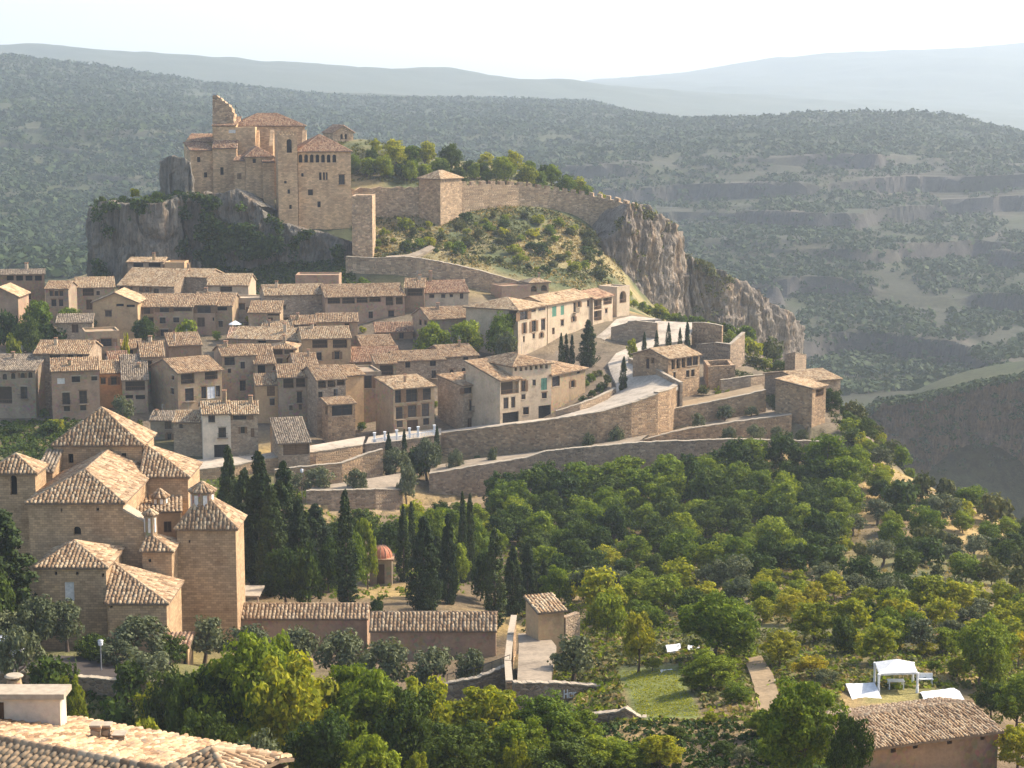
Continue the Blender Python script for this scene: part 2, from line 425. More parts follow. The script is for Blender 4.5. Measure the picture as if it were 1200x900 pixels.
MT['rubble'] = m_rubble('terrace_rubble', (0.42, 0.285, 0.165), 2.0)
MT['rubble_dk'] = m_rubble('old_rubble', (0.33, 0.245, 0.165), 1.9)
MT['rubble_gr'] = m_rubble('grey_rubble', (0.43, 0.325, 0.22), 2.3, contrast=0.8)
MT['cap'] = m_plain('wall_capping', (0.36, 0.295, 0.21))
MT['pl_tan'] = m_plaster('tan_plaster', (0.421, 0.297, 0.175), 0.6)
MT['pl_grey'] = m_plaster('grey_plaster', (0.380, 0.285, 0.186), 0.7)
MT['pl_pale'] = m_plaster('pale_plaster', (0.552, 0.427, 0.288), 0.2)
MT['pl_cream'] = m_plaster('cream_plaster', (0.68, 0.565, 0.42), 0.1)
MT['pl_ochre'] = m_plaster('ochre_plaster', (0.56, 0.365, 0.19), 0.15)
MT['pl_orange'] = m_plaster('orange_plaster', (0.58, 0.30, 0.12), 0.1)
MT['pl_pink'] = m_plaster('pink_plaster', (0.421, 0.277, 0.175), 0.5)
MT['pl_brown'] = m_plaster('brown_plaster', (0.324, 0.210, 0.124), 0.6)
MT['pl_white'] = m_plain('white_stone', (0.66, 0.62, 0.55))
MT['tile'] = m_tile('weathered_tiles', (0.443, 0.300, 0.171), (0.344, 0.208, 0.110), (0.558, 0.408, 0.251))
MT['tile_lt'] = m_tile('pale_tiles', (0.508, 0.368, 0.220), (0.410, 0.264, 0.144), (0.607, 0.472, 0.304), 0.35)
MT['tile_rd'] = m_tile('red_tiles', (0.408, 0.252, 0.152), (0.323, 0.176, 0.102), (0.510, 0.353, 0.221), 0.3)
MT['tile_ch'] = m_tile('church_tiles', (0.410, 0.288, 0.171), (0.312, 0.200, 0.114), (0.525, 0.400, 0.258), 0.35)
MT['tile_dk'] = m_tile('lichened_shade_tiles', (0.33, 0.265, 0.19), (0.25, 0.19, 0.13), (0.44, 0.35, 0.25), 0.7)  # dark lichened tiles; on some roofs the dark stands in for shade
MT['tile_new'] = m_tile('new_pink_tiles', (0.56, 0.36, 0.24), (0.50, 0.30, 0.19), (0.62, 0.43, 0.30), 0.05)
MT['deck'] = m_plain('roof_deck', (0.20, 0.14, 0.09))
MT['wood'] = m_plain('dark_wood', (0.085, 0.05, 0.03))
MT['wood_lt'] = m_plain('brown_wood', (0.20, 0.12, 0.065))
MT['shade'] = m_plain('gallery_shade_brown', (0.09, 0.065, 0.045))  # dark brown that paints the shaded gallery interior onto its back wall
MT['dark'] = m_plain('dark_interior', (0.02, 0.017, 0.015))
def _glass():
    t = NT('window_glass', 0.12); t.b.inputs['Specular IOR Level'].default_value = 0.5
    n = t.noise(t.obj(1), 1.5, 2); return t.done(t.ramp(n, [(0.3, (0.018, 0.018, 0.02)), (0.7, (0.045, 0.043, 0.045))]))
MT['glass'] = _glass()
MT['green'] = m_plain('green_shutter', (0.10, 0.22, 0.15))
MT['cloth'] = m_plain('white_cloth', (0.60, 0.59, 0.56))
MT['white'] = m_plain('white_paint', (0.78, 0.77, 0.74))
def m_paving(name, c):
    t = NT(name, 0.95); v = t.obj(1, geo=True); n1 = t.noise(v, 0.3, 5, 0.7); n2 = t.noise(v, 2.2, 4, 0.7)
    a = t.ramp(n1, [(0.3, mulc(c, 0.62)), (0.5, c), (0.7, mulc(c, 1.2))]); a = t.mix(0.6, a, t.ramp(n2, [(0.3, 0.5), (0.62, 1.05)]), 'MULTIPLY')
    t.bump(n2, 0.6, 0.05); return t.done(a)
MT['road'] = m_paving('pale_concrete', (0.46, 0.385, 0.29))
MT['gravel'] = m_paving('pale_gravel', (0.29, 0.23, 0.16))
MT['earth'] = m_paving('dry_earth', (0.29, 0.21, 0.12))
MT['asphalt'] = m_plain('shade_dark_asphalt', (0.06, 0.048, 0.04), 0.95)  # darkened to put the church's shadow into the road colour
MT['metal'] = m_plain('grey_metal', (0.35, 0.35, 0.35), 0.5, 0.6)
MT['black'] = m_plain('black_iron', (0.03, 0.03, 0.03), 0.6)
MT['bark'] = m_plain('bark', (0.12, 0.085, 0.06))
MT['l_oak'] = m_leaf('oak_leaf', (0.022, 0.039, 0.005), (0.040, 0.070, 0.006), (0.076, 0.113, 0.010), 0.25)
MT['l_green'] = m_leaf('green_leaf', (0.067, 0.103, 0.007), (0.124, 0.179, 0.010), (0.220, 0.265, 0.014))
MT['l_lime'] = m_leaf('lime_leaf', (0.121, 0.145, 0.009), (0.225, 0.253, 0.013), (0.385, 0.361, 0.020), 0.4)
MT['l_yellow'] = m_leaf('yellow_leaf', (0.149, 0.152, 0.011), (0.277, 0.258, 0.015), (0.396, 0.338, 0.021), 0.4)
MT['l_olive'] = m_leaf('olive_leaf', (0.051, 0.063, 0.029), (0.096, 0.112, 0.053), (0.167, 0.183, 0.090), 0.2)
MT['l_cypress'] = m_leaf('cypress_leaf', (0.017, 0.028, 0.006), (0.029, 0.048, 0.009), (0.049, 0.074, 0.012), 0.15)
MT['l_scrub'] = m_leaf('scrub_leaf', (0.050, 0.061, 0.015), (0.084, 0.094, 0.023), (0.149, 0.145, 0.036), 0.2)
MT['l_far'] = m_leaf('far_scrub', (0.019, 0.038, 0.006), (0.035, 0.056, 0.011), (0.059, 0.084, 0.017), 0.1)
MT['l_dry'] = m_leaf('dry_grass', (0.208, 0.152, 0.060), (0.304, 0.224, 0.096), (0.400, 0.304, 0.136), 0.3)
# ------------------------------------------------------------------ streets, paths and terraces: pairs of edge points (px, py, distance)
SHEETS = [
 ('road', 'road', [((517,505,340),(517,509.5,333.6)),((560,499,339),(560,504.5,331.6)),((650,489,338),(640,494.5,328.6)),((690,478,342),(700,485.5,328.6)),((712,468,348),(740,474.5,330.6)),
   ((722,460,353),(768,463.5,334)),((722,450,359),(795,453,341)),((716,438,366),(770,439,354)),((712,426,373),(744,425,370)),((722,414,382),(744,415,381)),((752,400,392),(772,404,388)),((766,388,398),(806,398,391)),((768,376,404),(816,378,403))]),
 ('lane', 'road', [((697,396,401),(708,398,398)),((712,384,406),(724,386,404)),((722,374,413),(736,376,411)),((740,370,418),(775,374,410))]),
 ('terrace', 'earth', [((800,470,350),(784,481.5,340.6)),((840,462,352),(830,472.5,341.6)),((893,450,357),(897,457.5,345.6))]),
 ('path', 'gravel', [((752,514,334),(752,517,330.5)),((785,505,338),(800,504.5,332.6)),((835,493,341.5),(860,495.5,334.6)),((905,480,347),(928,486.5,337.6))]),
 ('path', 'gravel', [((505,546,322),(503,556.5,313.6)),((560,537,327),(560,546.5,314.6)),((640,528,327),(616,537.5,317.6)),((700,520,327),(684,525.5,319.6)),((760,509,331),(745,519.5,321.6))]),
 ('terrace', 'earth', [((755,518,330),(750,519.8,321.6)),((860,515.4,333),(860,515.5,325.6)),((930,517,337),(972,518.5,330.6))]),
 ('path', 'earth', [((380,599,297),(380,607,293)),((440,597,300),(440,604,297)),((500,593,308),(500,603,303)),((545,585,312.5),(545,593,308)),((592,577,316),(592,584,312))]),
 ('terrace', 'gravel', [((366,571,301),(359,576.5,297.6)),((430,561,309),(410,575.5,298.6)),((478,553,315),(472,574.5,303.6))]),
 ('street', 'road', [((225,539,319),(230,551.5,308.6)),((300,533,319),(313,538.5,315.6)),((370,521,326),(370,530.5,318.6)),((428,511,334),(425,522.5,324.6))]),
 ('terrace', 'road', [((432,512,334),(428,521.5,326.6)),((470,506,337),(470,517.5,328.6)),((517,502,340),(517,510.5,332.6))]),
 ('asphalt_road', 'asphalt', [((-80,768,187),(-80,791,177.8)),((60,768,187),(30,789.5,177.8)),((125,770,187),(125,797.5,176.8)),((200,773,187),(190,800.5,176.8))]),
 ('ramp', 'gravel', [((606,801,168),(645,801,168)),((608,757,187),(652,757,187)),((607,742,194),(640,742,194))]),
 ('hill_path', 'gravel', [((452,300,452),(455,304,450)),((478,298,456),(484,302,454)),((492,293,460),(498,296,458)),((504,287,465),(510,290,463))]),
 ('dirt_path', 'earth', [((872,772,171),(892,768,171)),((880,792,163),(906,790,163)),((886,815,155),(912,812,155)),((890,842,147),(912,842,147))]),
]
# stone walls: (px, py top, py bottom, distance) along the face
WALLS = [
 ('long street retaining wall of tan rubble under the road', 'rubble', .7, [(517,508,543,333),(560,503,539,331),(640,493,531,328),(700,484,523,328),(740,473,514,330),(771,462,508,333)], 0.0),
 ('tall buttress corner where the road wall turns inward', 'rubble', .9, [(771,460,508,333),(785,457,505,336),(797,450,482,343)], 0.0),
 ('low parapet wall along the curve of the road apron', 'rubble_gr', .5, [(736,420,428,371),(765,431,441,356),(797,449,459,341)], 0.0),
 ('terrace wall with a pale end pillar behind the olive row', 'rubble', .6, [(782,481,503,339),(830,472,494,341),(870,464,488,343),(898,457,484,345)], 0.0),
 ('sloping wall holding the olive tree path', 'rubble', .6, [(750,517,521,330),(800,504,518,332),(860,495,518,334),(928,486,520,337)], 0.0),
 ('lowest long dark rubble wall above the dark trees', 'rubble_dk', .7, [(503,556,590,313),(560,546,585,314),(616,537,577,317),(640,529,572,318),(684,525,564,319),(750,519,548,321),(860,515,538,325),(972,518,535,330)], 0.0),
 ('dark low wall under the small gravel terrace', 'rubble_dk', .6, [(359,576,600,297),(400,575,600,298),(440,574,599,300),(472,574,594,303)], 0.0),
 ('front wall of the curved ramp, tan with a bright coping', 'rubble', .6, [(322,551,572,307),(370,546,570,309),(401,543,566,311),(425,534,563,314),(449,527,561,316)], 0.0),
 ('back wall of the curved ramp below the white house', 'rubble', .6, [(230,551,570,308),(275,546,568,311),(313,538,562,315),(370,530,552,318),(410,524,548,322),(425,522,543,324)], 0.0),
 ('overgrown wall below the white railed terrace', 'rubble_dk', .6, [(428,521,548,326),(470,517,548,328),(517,510,546,332)], 0.0),
 ('dark roadside wall in shade behind the white chimney block', 'rubble_dk', .6, [(-80,791,880,177),(30,789,880,177),(125,797,890,176),(190,800,895,176)], 0.0),
 ('rough dark garden wall with a painted scrawl', 'rubble_dk', .6, [(602,801,838,166),(660,802,836,167),(705,805,838,168),(719,812,840,164)], 0.0),
 ('low mossy wall running below the bright lawn', 'rubble_dk', .6, [(690,838,870,151),(715,837,872,150.5),(733,832,872,150),(752,842,876,150),(790,850,885,149),(830,859,892,148)], 0.0),
 ('short dark wall with a railing left of the ramp', 'rubble_dk', .5, [(522,803,830,178),(560,795,826,178.5),(600,779,822,180)], 0.0),
 ('dark rubble wall beneath the upper lane', 'rubble_gr', .6, [(716,384,408,397),(745,376,408,395),(770,379,404,393)], 0.0),
 ('pale wall along the inner edge of the lower road', 'rubble_gr', .5, [(652,482,490,339),(680,474,486,341),(705,464,476,346),(722,455,464,353)], 0.0),
 ('low rubble wall in front of the roofless stone box', 'rubble_gr', .5, [(845,446,458,358),(880,441,454,361),(905,439,452,366)], 0.0),
 ('stepped garden wall behind the columned house', 'rubble_dk', .6, [(816,404,420,384),(838,402,428,381),(856,404,424,379),(873,390,416,386)], 0.0),
 ('pinkish garden wall beside the small row of cypresses', 'rubble', .5, [(811,378,402,398),(830,379,402,395),(846,382,404,393)], 0.0),
 ('round stone threshing wall among bushes at the hill edge', 'rubble_gr', .5, [(920,416,434,382),(932,413,434,379),(945,416,434,383)], 0.0),
 ('curved wall climbing below the castle hill', 'castle_red', .7, [(405,301,330,453),(440,303,334,448),(475,301,336,444),(505,305,338,441),(540,312,342,438),(575,321,346,436),(610,331,352,436)], 0.0),
]
def carve_terrain(G):
    X, Yy = G[..., 0], G[..., 1]
    for nm, mt, prs in SHEETS:
        pts = [(un(*a), un(*b)) for a, b in prs]
        for (a, b), (c, d) in zip(pts, pts[1:]):
            ctr = (a + b + c + d) / 4
            qd = [ctr + (p - ctr) * 1.18 for p in (a, b, d, c)]
            x0, x1 = min(p.x for p in qd), max(p.x for p in qd); y0, y1 = min(p.y for p in qd), max(p.y for p in qd)
            sel = np.argwhere((X > x0) & (X < x1) & (Yy > y0) & (Yy < y1))
            if not len(sel): continue
            A = np.array([[p.x, p.y, 1] for p in (a, b, c, d)]); zc = np.linalg.lstsq(A, np.array([p.z for p in (a, b, c, d)]), rcond=None)[0]
            for i, j in sel:
                px_, py_ = X[i, j], Yy[i, j]; s = 0; ins = True
                for k in range(4):
                    p, q = qd[k], qd[(k + 1) % 4]; cr = (q.x - p.x) * (py_ - p.y) - (q.y - p.y) * (px_ - p.x)
                    if s == 0: s = 1 if cr > 0 else -1
                    elif cr * s < 0: ins = False; break
                if ins: G[i, j, 2] = min(G[i, j, 2], zc[0] * px_ + zc[1] * py_ + zc[2] - 0.45)
# ------------------------------------------------------------------ ground sheet (reaches the horizon)
ROWS = np.concatenate([np.geomspace(30, 120, 40)[:-1], np.geomspace(120, 560, 230)[:-1], np.geomspace(560, 800, 70)[:-1],
                       np.geomspace(800, 1620, 330)[:-1], np.geomspace(1620, 2700, 110)[:-1], np.geomspace(2700, 8500, 110)])
CP_ = np.concatenate([np.linspace(-900, -60, 50)[:-1], np.linspace(-60, 1260, 400)[:-1], np.linspace(1260, 2100, 50)])
PX, YY = np.meshgrid(CP_, ROWS)
PY = gpy(PX, YY)
def un_np(px, py, Y):
    dy = F * CP + (450 - py) * SP; dz = -F * SP + (450 - py) * CP
    return np.stack([(px - 600) * Y / dy, Y + 0 * px, CAMZ + dz * Y / dy], -1)
G = un_np(PX, PY, YY)
# relief
x, y = G[..., 0], G[..., 1]
q = np.stack([x, y, 0 * x], -1)
near = np.clip((YY - 110) / 60, 0, 1) * np.clip((620 - YY) / 60, 0, 1)
G[..., 2] += near * 0.5 * fbm(q / 9.0, 3)
far = np.clip((YY - 780) / 150, 0, 1) * np.clip((3000 - YY) / 400, 0, 1)
rough = far * (10 * fbm(q / 210.0, 4) + 3.0 * fbm(q / 45.0, 3))
G[..., 2] += rough * np.clip((2600 - YY) / 900, 0.35, 1)
# rock ledges on the gorge slopes: terraced heights
rightish = np.clip((PX - 560) / 160, 0, 1) * np.clip((YY - 790) / 60, 0, 1) * np.clip((1580 - YY) / 60, 0, 1)
leftish = 0.45 * np.clip((420 - PX) / 120, 0, 1) * np.clip((YY - 800) / 100, 0, 1) * np.clip((1900 - YY) / 300, 0, 1)
led = np.clip((rightish + leftish) * np.clip(0.62 + 1.5 * fbm(np.stack([x / 130.0, y / 75.0, 0 * x + 4], -1), 3), 0, 1), 0, 1)
z = G[..., 2]; wob = 5 * fbm(q / 160.0 + 5, 3)
wob += 9 * fbm(q / 420.0 + 8, 2)
def terr(z, st, rs):
    k = (z + wob) / st; fl = np.floor(k); fr = k - fl
    return (fl + np.clip((fr - 0.5) / rs, 0, 1)) * st - wob
z2 = 0.70 * terr(z, 15.0, .05) + 0.18 * terr(z, 5.0, .15) + 0.12 * z
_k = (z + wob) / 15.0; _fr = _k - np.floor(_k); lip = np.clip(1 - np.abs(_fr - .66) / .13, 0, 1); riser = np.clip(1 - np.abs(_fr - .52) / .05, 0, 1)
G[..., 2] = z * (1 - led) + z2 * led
mtn = np.clip((YY - 3400) / 700, 0, 1)
G[..., 2] += mtn * (16 * fbm(q / 700.0 + 3, 5) + 7 * fbm(q / 150.0 + 3, 3))
carve_terrain(G)
# own colour of the ground (soil, dry grass, scrub, bare rock)
n_big = fbm(q / 60.0 + 9, 4); n_sm = fbm(q / 14.0 + 2, 3)
dry = np.array([0.36, 0.25, 0.10]); soil = np.array([0.16, 0.115, 0.065]); green = np.array([0.075, 0.095, 0.035])
rock = np.array([0.085, 0.070, 0.054]); scrub = np.array([0.043, 0.052, 0.019]); lawn = np.array([0.15, 0.165, 0.045])
def mixc(c, d, k): return c * (1 - k[..., None]) + d * k[..., None]
C = np.zeros(G.shape) + soil
C = mixc(C, dry, np.clip(0.5 + n_sm * 1.4 + n_big * 0.6, 0, 1))
C = mixc(C, green, np.clip(0.15 + n_big * 1.2, 0, 0.75))
town = np.clip((YY - 328) / 12, 0, 1) * np.clip((440 - YY) / 15, 0, 1)
C = mixc(C, np.array([0.17, 0.13, 0.088]), town * 0.85)
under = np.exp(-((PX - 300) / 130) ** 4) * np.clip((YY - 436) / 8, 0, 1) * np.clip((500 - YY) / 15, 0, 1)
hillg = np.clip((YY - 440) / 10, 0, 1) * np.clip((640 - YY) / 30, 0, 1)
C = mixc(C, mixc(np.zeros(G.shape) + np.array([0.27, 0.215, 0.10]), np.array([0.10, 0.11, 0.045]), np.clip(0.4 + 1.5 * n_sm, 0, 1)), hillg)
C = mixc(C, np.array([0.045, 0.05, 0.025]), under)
gz_ = np.gradient(G[..., 2], axis=0) / np.maximum(np.gradient(G[..., 1], axis=0), 0.01)
steep = np.clip((np.abs(gz_) - 0.32) / 0.4, 0, 1)
fz = np.clip((YY - 600) / 100, 0, 1)
Cf = mixc(np.zeros(G.shape) + scrub, np.array([0.066, 0.067, 0.028]), np.clip(0.3 + n_big, 0, 1))
rk = np.clip(led * (-0.05 + 0.9 * fbm(q / 110.0 + 31, 4)) + led * steep * 0.8, 0, 1)
rk = np.maximum(rk, np.clip(1 - np.abs(PY - 192) / 9, 0, 1) * np.clip((PX - 600) / 80, 0, 1) * (YY > 1350) * (YY < 1700) * 0.8)
Cf = mixc(Cf, rock, rk); Cf = mixc(Cf, np.array([0.044, 0.044, 0.024]), np.clip(rightish * (0.75 + 0.8 * fbm(q / 40.0 + 55, 4)), 0, 1))
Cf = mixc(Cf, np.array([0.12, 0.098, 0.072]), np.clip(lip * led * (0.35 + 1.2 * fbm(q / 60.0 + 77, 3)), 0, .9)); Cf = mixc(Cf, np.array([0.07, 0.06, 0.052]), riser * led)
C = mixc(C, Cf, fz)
C = mixc(C, np.array([0.040, 0.048, 0.021]), np.clip((YY - 1600) / 400, 0, 1) * 0.6)
lw = np.clip(1 - np.maximum(np.abs(PX - 768 - (PY - 805) * 0.45) - 34, 0) / 8, 0, 1) * ((PY > 782) & (PY < 842)) * (YY < 180)
C = mixc(C, lawn, lw.astype(float))
lw2 = np.clip(1 - np.maximum(np.abs(PX - 1058) - 40, 0) / 12, 0, 1) * ((PY > 790) & (PY < 822)) * (YY < 180)
C = mixc(C, lawn, lw2.astype(float) * 0.55)
nr, nc = PX.shape
idx = np.arange(nr * nc).reshape(nr, nc)
Fq = np.stack([idx[:-1, :-1], idx[:-1, 1:], idx[1:, 1:], idx[1:, :-1]], -1).reshape(-1, 4)
me = np_mesh('ground', G.reshape(-1, 3), Fq, MT['ground'], smooth=True, uv=False)
me.polygons.foreach_set('use_smooth', np.repeat(ROWS[:-1] < 700, nc - 1))
ca = me.color_attributes.new('col', 'FLOAT_COLOR', 'POINT')
ca.data.foreach_set('color', np.concatenate([C.reshape(-1, 3), np.ones((nr * nc, 1))], 1).astype(np.float32).ravel())
tag(link('ground', me), kind='structure')
_lr = np.log(ROWS)
def hz(x, Y):                        # height of the built ground sheet
    px, _ = proj((x, Y, gz(x, Y)))
    u = np.interp(px, CP_, np.arange(nc)); v = np.interp(math.log(Y), _lr, np.arange(nr))
    i, j = min(int(u), nc - 2), min(int(v), nr - 2); a, b = u - i, v - j
    Z = G[..., 2]
    return float((Z[j, i] * (1 - a) + Z[j, i + 1] * a) * (1 - b) + (Z[j + 1, i] * (1 - a) + Z[j + 1, i + 1] * a) * b)

# ------------------------------------------------------------------ cliffs: a rock face along a path, rough in plan and profile, closed at the back
def cliff(name, label, pts, mat, back=12.0, amp=2.2, nu=160, nv=44, seed=0, lean=0.0, cave=None, drop=3.0, strata=0.0):
    """pts: (px, py_top, py_bottom, Y) left to right"""
    nu, nv = int(nu * 2.0), int(nv * 1.7)
    tops = [un(p[0], p[1], p[3]) for p in pts]; bots = [un(p[0], p[2], p[3]) for p in pts]
    k = np.linspace(0, len(pts) - 1, nu); kk = np.arange(len(pts))
    ip = lambda a: np.interp(k, kk, a)
    tx, ty_, tz = ip([t.x for t in tops]), ip([t.y for t in tops]), ip([t.z for t in tops]); bz = ip([b.z for b in bots])
    tz = tz + 0.55 * fbm(np.stack([tx / 3.0, ty_ / 3.0, 0 * tx + seed], -1), 3)
    d = np.stack([np.gradient(tx), np.gradient(ty_)], -1); d /= np.linalg.norm(d, axis=1)[:, None]
    nx, ny = d[:, 1], -d[:, 0]       # outward, towards the viewer
    v = np.linspace(0, 1, nv)
    Z = bz[:, None] + (tz - bz)[:, None] * v[None]
    P = np.stack([np.repeat(tx[:, None], nv, 1), np.repeat(ty_[:, None], nv, 1), Z], -1)
    sc_ = amp / 1.4
    uu = np.cumsum(np.r_[0, np.hypot(np.diff(tx), np.diff(ty_))]); U = np.repeat(uu[:, None], nv, 1)
    zz = P[..., 2]; wq = np.stack([U / 9.0, zz / 16.0, 0 * U + seed], -1)
    wx = U + 1.6 * vnoise(wq * 2) ; wz = zz + 1.2 * vnoise(wq * 2.3 + 9)
    cell = lambda s1, s2, o: _perm[(np.floor(wx / s1 + .35 * np.floor(wz / s2)).astype(int) + o) & 63, np.floor(wz / s2).astype(int) & 63, seed & 63] - .5
    off = amp * (1.3 * fbm(np.stack([U / 11.0, zz / 30.0, 0 * U + seed], -1), 3) + 1.1 * cell(3.6, 13.0, 3) + .55 * cell(1.5, 4.2, 17) + .25 * cell(.8, 1.6, 29) + .4 * fbm(np.stack([U / 1.4, zz / 2.6, 0 * U + seed + 3], -1), 3))
    crack = np.abs(vnoise(np.stack([wx / 5.0, zz / 45.0, 0 * U + seed + 7], -1)))
    off -= 1.1 * amp * np.clip(1 - crack / .10, 0, 1)
    off += lean * (1 - v)[None]
    if strata:
        for st, k_ in ((9.0, 1.0), (3.7, .5), (1.6, .3)): off += strata * k_ * (_perm[np.floor((zz + 1.2 * vnoise(np.stack([U / 25.0, zz / 9.0, 0 * U], -1))) / st).astype(int) & 63, 7, int(st)] - .5)
    if cave:
        cpx, cpy, cw, ch, cd = cave
        pxs = 600 + P[..., 0] * 2215 / P[..., 1]; pys = np.vectorize(pyz)(P[..., 1], P[..., 2])
        inside = np.clip((cpy - 0) - pys, -999, 999)
        arch = cpy - ch * np.clip(1 - ((pxs - cpx) / cw) ** 2, 0, 1)
        off -= cd * np.clip((pys - arch) / 10, 0, 1) * (np.abs(pxs - cpx) < cw)
    off -= (v[None] ** 14) * amp * 0.6
    P[..., 0] += nx[:, None] * off; P[..., 1] += ny[:, None] * off
    # top sheet going back
    nb = 8; T = []
    for b in range(1, nb + 1):
        r = P[:, -1].copy(); s = back * b / nb
        r[:, 0] -= nx * s; r[:, 1] -= ny * s; r[:, 2] += 0.5 * fbm(np.stack([r[:, 0] / 3, r[:, 1] / 3, 0 * tx + seed], -1), 2) - drop * (b / nb) ** 1.3
        T.append(r)
    bk = T[-1].copy(); bk[:, 2] = bz; T.append(bk)
    A = np.concatenate([P] + [t[:, None] for t in T], 1)
    m = A.shape[1]; ix = np.arange(nu * m).reshape(nu, m)
    Fq = np.stack([ix[:-1, :-1], ix[1:, :-1], ix[1:, 1:], ix[:-1, 1:]], -1).reshape(-1, 4)
    V = A.reshape(-1, 3)
    caps = []
    o = link(name, np_mesh(name, V, Fq, mat, smooth=False, uv=False))
    # end caps
    bmv = MB()
    for e in (0, nu - 1):
        ring = [tuple(p) for p in A[e]]
        for i in range(nv - 1):
            s = back * 0.999
            a, b = A[e][i], A[e][i + 1]
            bb = (T[-2][e][0], T[-2][e][1]);
            bmv.poly(a, b, (bb[0], bb[1], b[2]), (bb[0], bb[1], a[2]))
    c = bmv.mesh(name + '_end', mat); bmm = bpy.data.objects.new('cliff_end', c)
    import bmesh as _bm
    B = _bm.new(); B.from_mesh(o.data); B.from_mesh(c); B.to_mesh(o.data); B.free(); bpy.data.objects.remove(bmm)
    tag(o, label, None, None, 'structure')
    return o
cliff('cliff', 'grey rock outcrop beside the castle rock', [(104, 244, 350, 476), (112, 238, 350, 466), (150, 237, 350, 463), (190, 236, 350, 463), (212, 232, 350, 468)], MT['cliff_castle'], 12, 1.1, 90, 40, 3, drop=4)
cliff('cliff', 'tall dark rock beside the church walls', [(192, 192, 350, 500), (184, 194, 350, 490), (187, 187, 350, 479), (200, 184, 350, 473), (216, 184, 350, 472.5), (225, 190, 350, 473), (227, 200, 350, 480)], MT['cliff_castle'], 5, .7, 80, 44, 5)
cliff('cliff', 'dark rock wall under the castle', [(200, 232, 350, 472), (222, 226, 350, 471), (262, 227, 350, 470), (276, 222, 350, 470), (300, 242, 350, 468), (330, 264, 350, 468), (365, 272, 335, 467), (408, 284, 330, 462)], MT['cliff_castle'], 12, 1.3, 170, 44, 7)
cliff('cliff', 'pale streaked cliff at the end of the castle wall', [(708, 282, 470, 497), (722, 270, 470, 499), (738, 240, 470, 502), (752, 238, 470, 505), (770, 250, 470, 510), (788, 262, 470, 520), (797, 276, 470, 530), (790, 290, 470, 560)], MT['cliff'], 26, 1.7, 140, 56, 11, drop=7)
cliff('cliff', 'grey cliff sloping down towards the gorge', [(780, 284, 480, 540), (800, 297, 480, 540.5), (818, 304, 490, 541), (850, 319, 500, 546), (890, 338, 510, 556), (915, 353, 525, 566), (927, 372, 540, 578), (932, 392, 560, 594), (930, 470, 560, 620)], MT['cliff'], 22, 2.0, 160, 48, 15, drop=14)
cliff('cliff', 'sheer gorge cliff with a dark overhang', [(1000, 500, 680, 700), (1030, 474, 680, 697), (1070, 470, 680, 690), (1110, 462, 680, 686), (1150, 452, 680, 684), (1200, 444, 680, 680), (1260, 436, 680, 676), (1400, 430, 680, 670)], MT['cliff_far'], 26, 1.3, 190, 60, 21, strata=2.6, cave=(1150, 588, 85, 68, 26))
# ------------------------------------------------------------------ haze: one closed box of air round everything
def haze():
    b = MB(); b.bx(-6000, 6000, -60, 9000, -420, 380)
    o = b.build('haze', None); o.data.materials.clear()
    m = bpy.data.materials.new('air'); m.use_nodes = True; t = m.node_tree; t.nodes.clear()
    v = t.nodes.new('ShaderNodeVolumePrincipled'); v.inputs['Density'].default_value = HAZE_DENSITY
    v.inputs['Color'].default_value = (0.78, 0.89, 1.0, 1); v.inputs['Anisotropy'].default_value = 0.3
    ou = t.nodes.new('ShaderNodeOutputMaterial'); t.links.new(v.outputs[0], ou.inputs['Volume'])
    o.data.materials.append(m); tag(o, kind='stuff')
haze()
# ------------------------------------------------------------------ roofs of barrel tiles
def tile_arrays(poly, pitch=0.26, course=0.42, jit=0.03, rad=None, rag=0.0):
    """tiles laid on a convex planar polygon; its first edge is the eave. returns (n,8,3) verts"""
    P = [Vector(p) for p in poly]
    o = P[0]; s = (P[1] - P[0]).normalized(); nrm = None
    for k in range(2, len(P)):
        c = (P[1] - P[0]).cross(P[k] - P[0])
        if c.length > 1e-6: nrm = c.normalized(); break
    if nrm.z < 0: nrm = -nrm
    t = nrm.cross(s).normalized()
    if t.z < 0: t = -t
    Q = [((p - o).dot(s), (p - o).dot(t)) for p in P]
    smin, smax = min(q[0] for q in Q), max(q[0] for q in Q)
    n = max(1, int(round((smax - smin) / pitch))); pw = (smax - smin) / n
    S, T0, T1 = [], [], []
    for k in range(n):
        sc = smin + (k + 0.5) * pw; lo, hi = 1e9, -1e9
        for (a, b), (c, d) in zip(Q, Q[1:] + Q[:1]):
            if (a - sc) * (c - sc) <= 0 and abs(c - a) > 1e-9:
                tt = b + (d - b) * (sc - a) / (c - a); lo = min(lo, tt); hi = max(hi, tt)
        if hi - lo < 0.12: continue
        m = max(1, int(math.ceil((hi - lo) / course)))
        ph = random.uniform(-0.05, 0.05) + (random.uniform(-rag, rag * 0.3) if rag else 0)
        for j in range(m):
            a = lo + j * course + ph * (1 if j else 0.7); b = min(lo + (j + 1) * course + 0.06 + ph, hi)
            if b - a > 0.08: S.append(sc); T0.append(a); T1.append(b)
    S, T0, T1 = map(np.array, (S, T0, T1)); k = len(S)
    r = (rad or pw * 0.40); h = pw * 0.36
    ds = rng.normal(0, jit, k); lift = np.abs(rng.normal(0, jit * 0.8, k)) + 0.035; yaw = rng.normal(0, jit * 0.7, k)
    o, s, t, nrm = (np.array(v) for v in (o, s, t, nrm))
    prof = [(-1.0, 0.0), (-0.55, 0.85), (0.55, 0.85), (1.0, 0.0)]
    V = np.empty((k, 8, 3))
    for e, (tt, kk, lf) in enumerate(((T0, 1.08, lift), (T1, 0.9, 0.005))):
        for i, (a, b) in enumerate(prof):
            V[:, e * 4 + i] = o + np.outer(S + ds + a * r * kk + (yaw if e else -yaw), s) + np.outer(tt, t) + np.outer(b * h * kk + lf + 0.03, nrm)
    return V
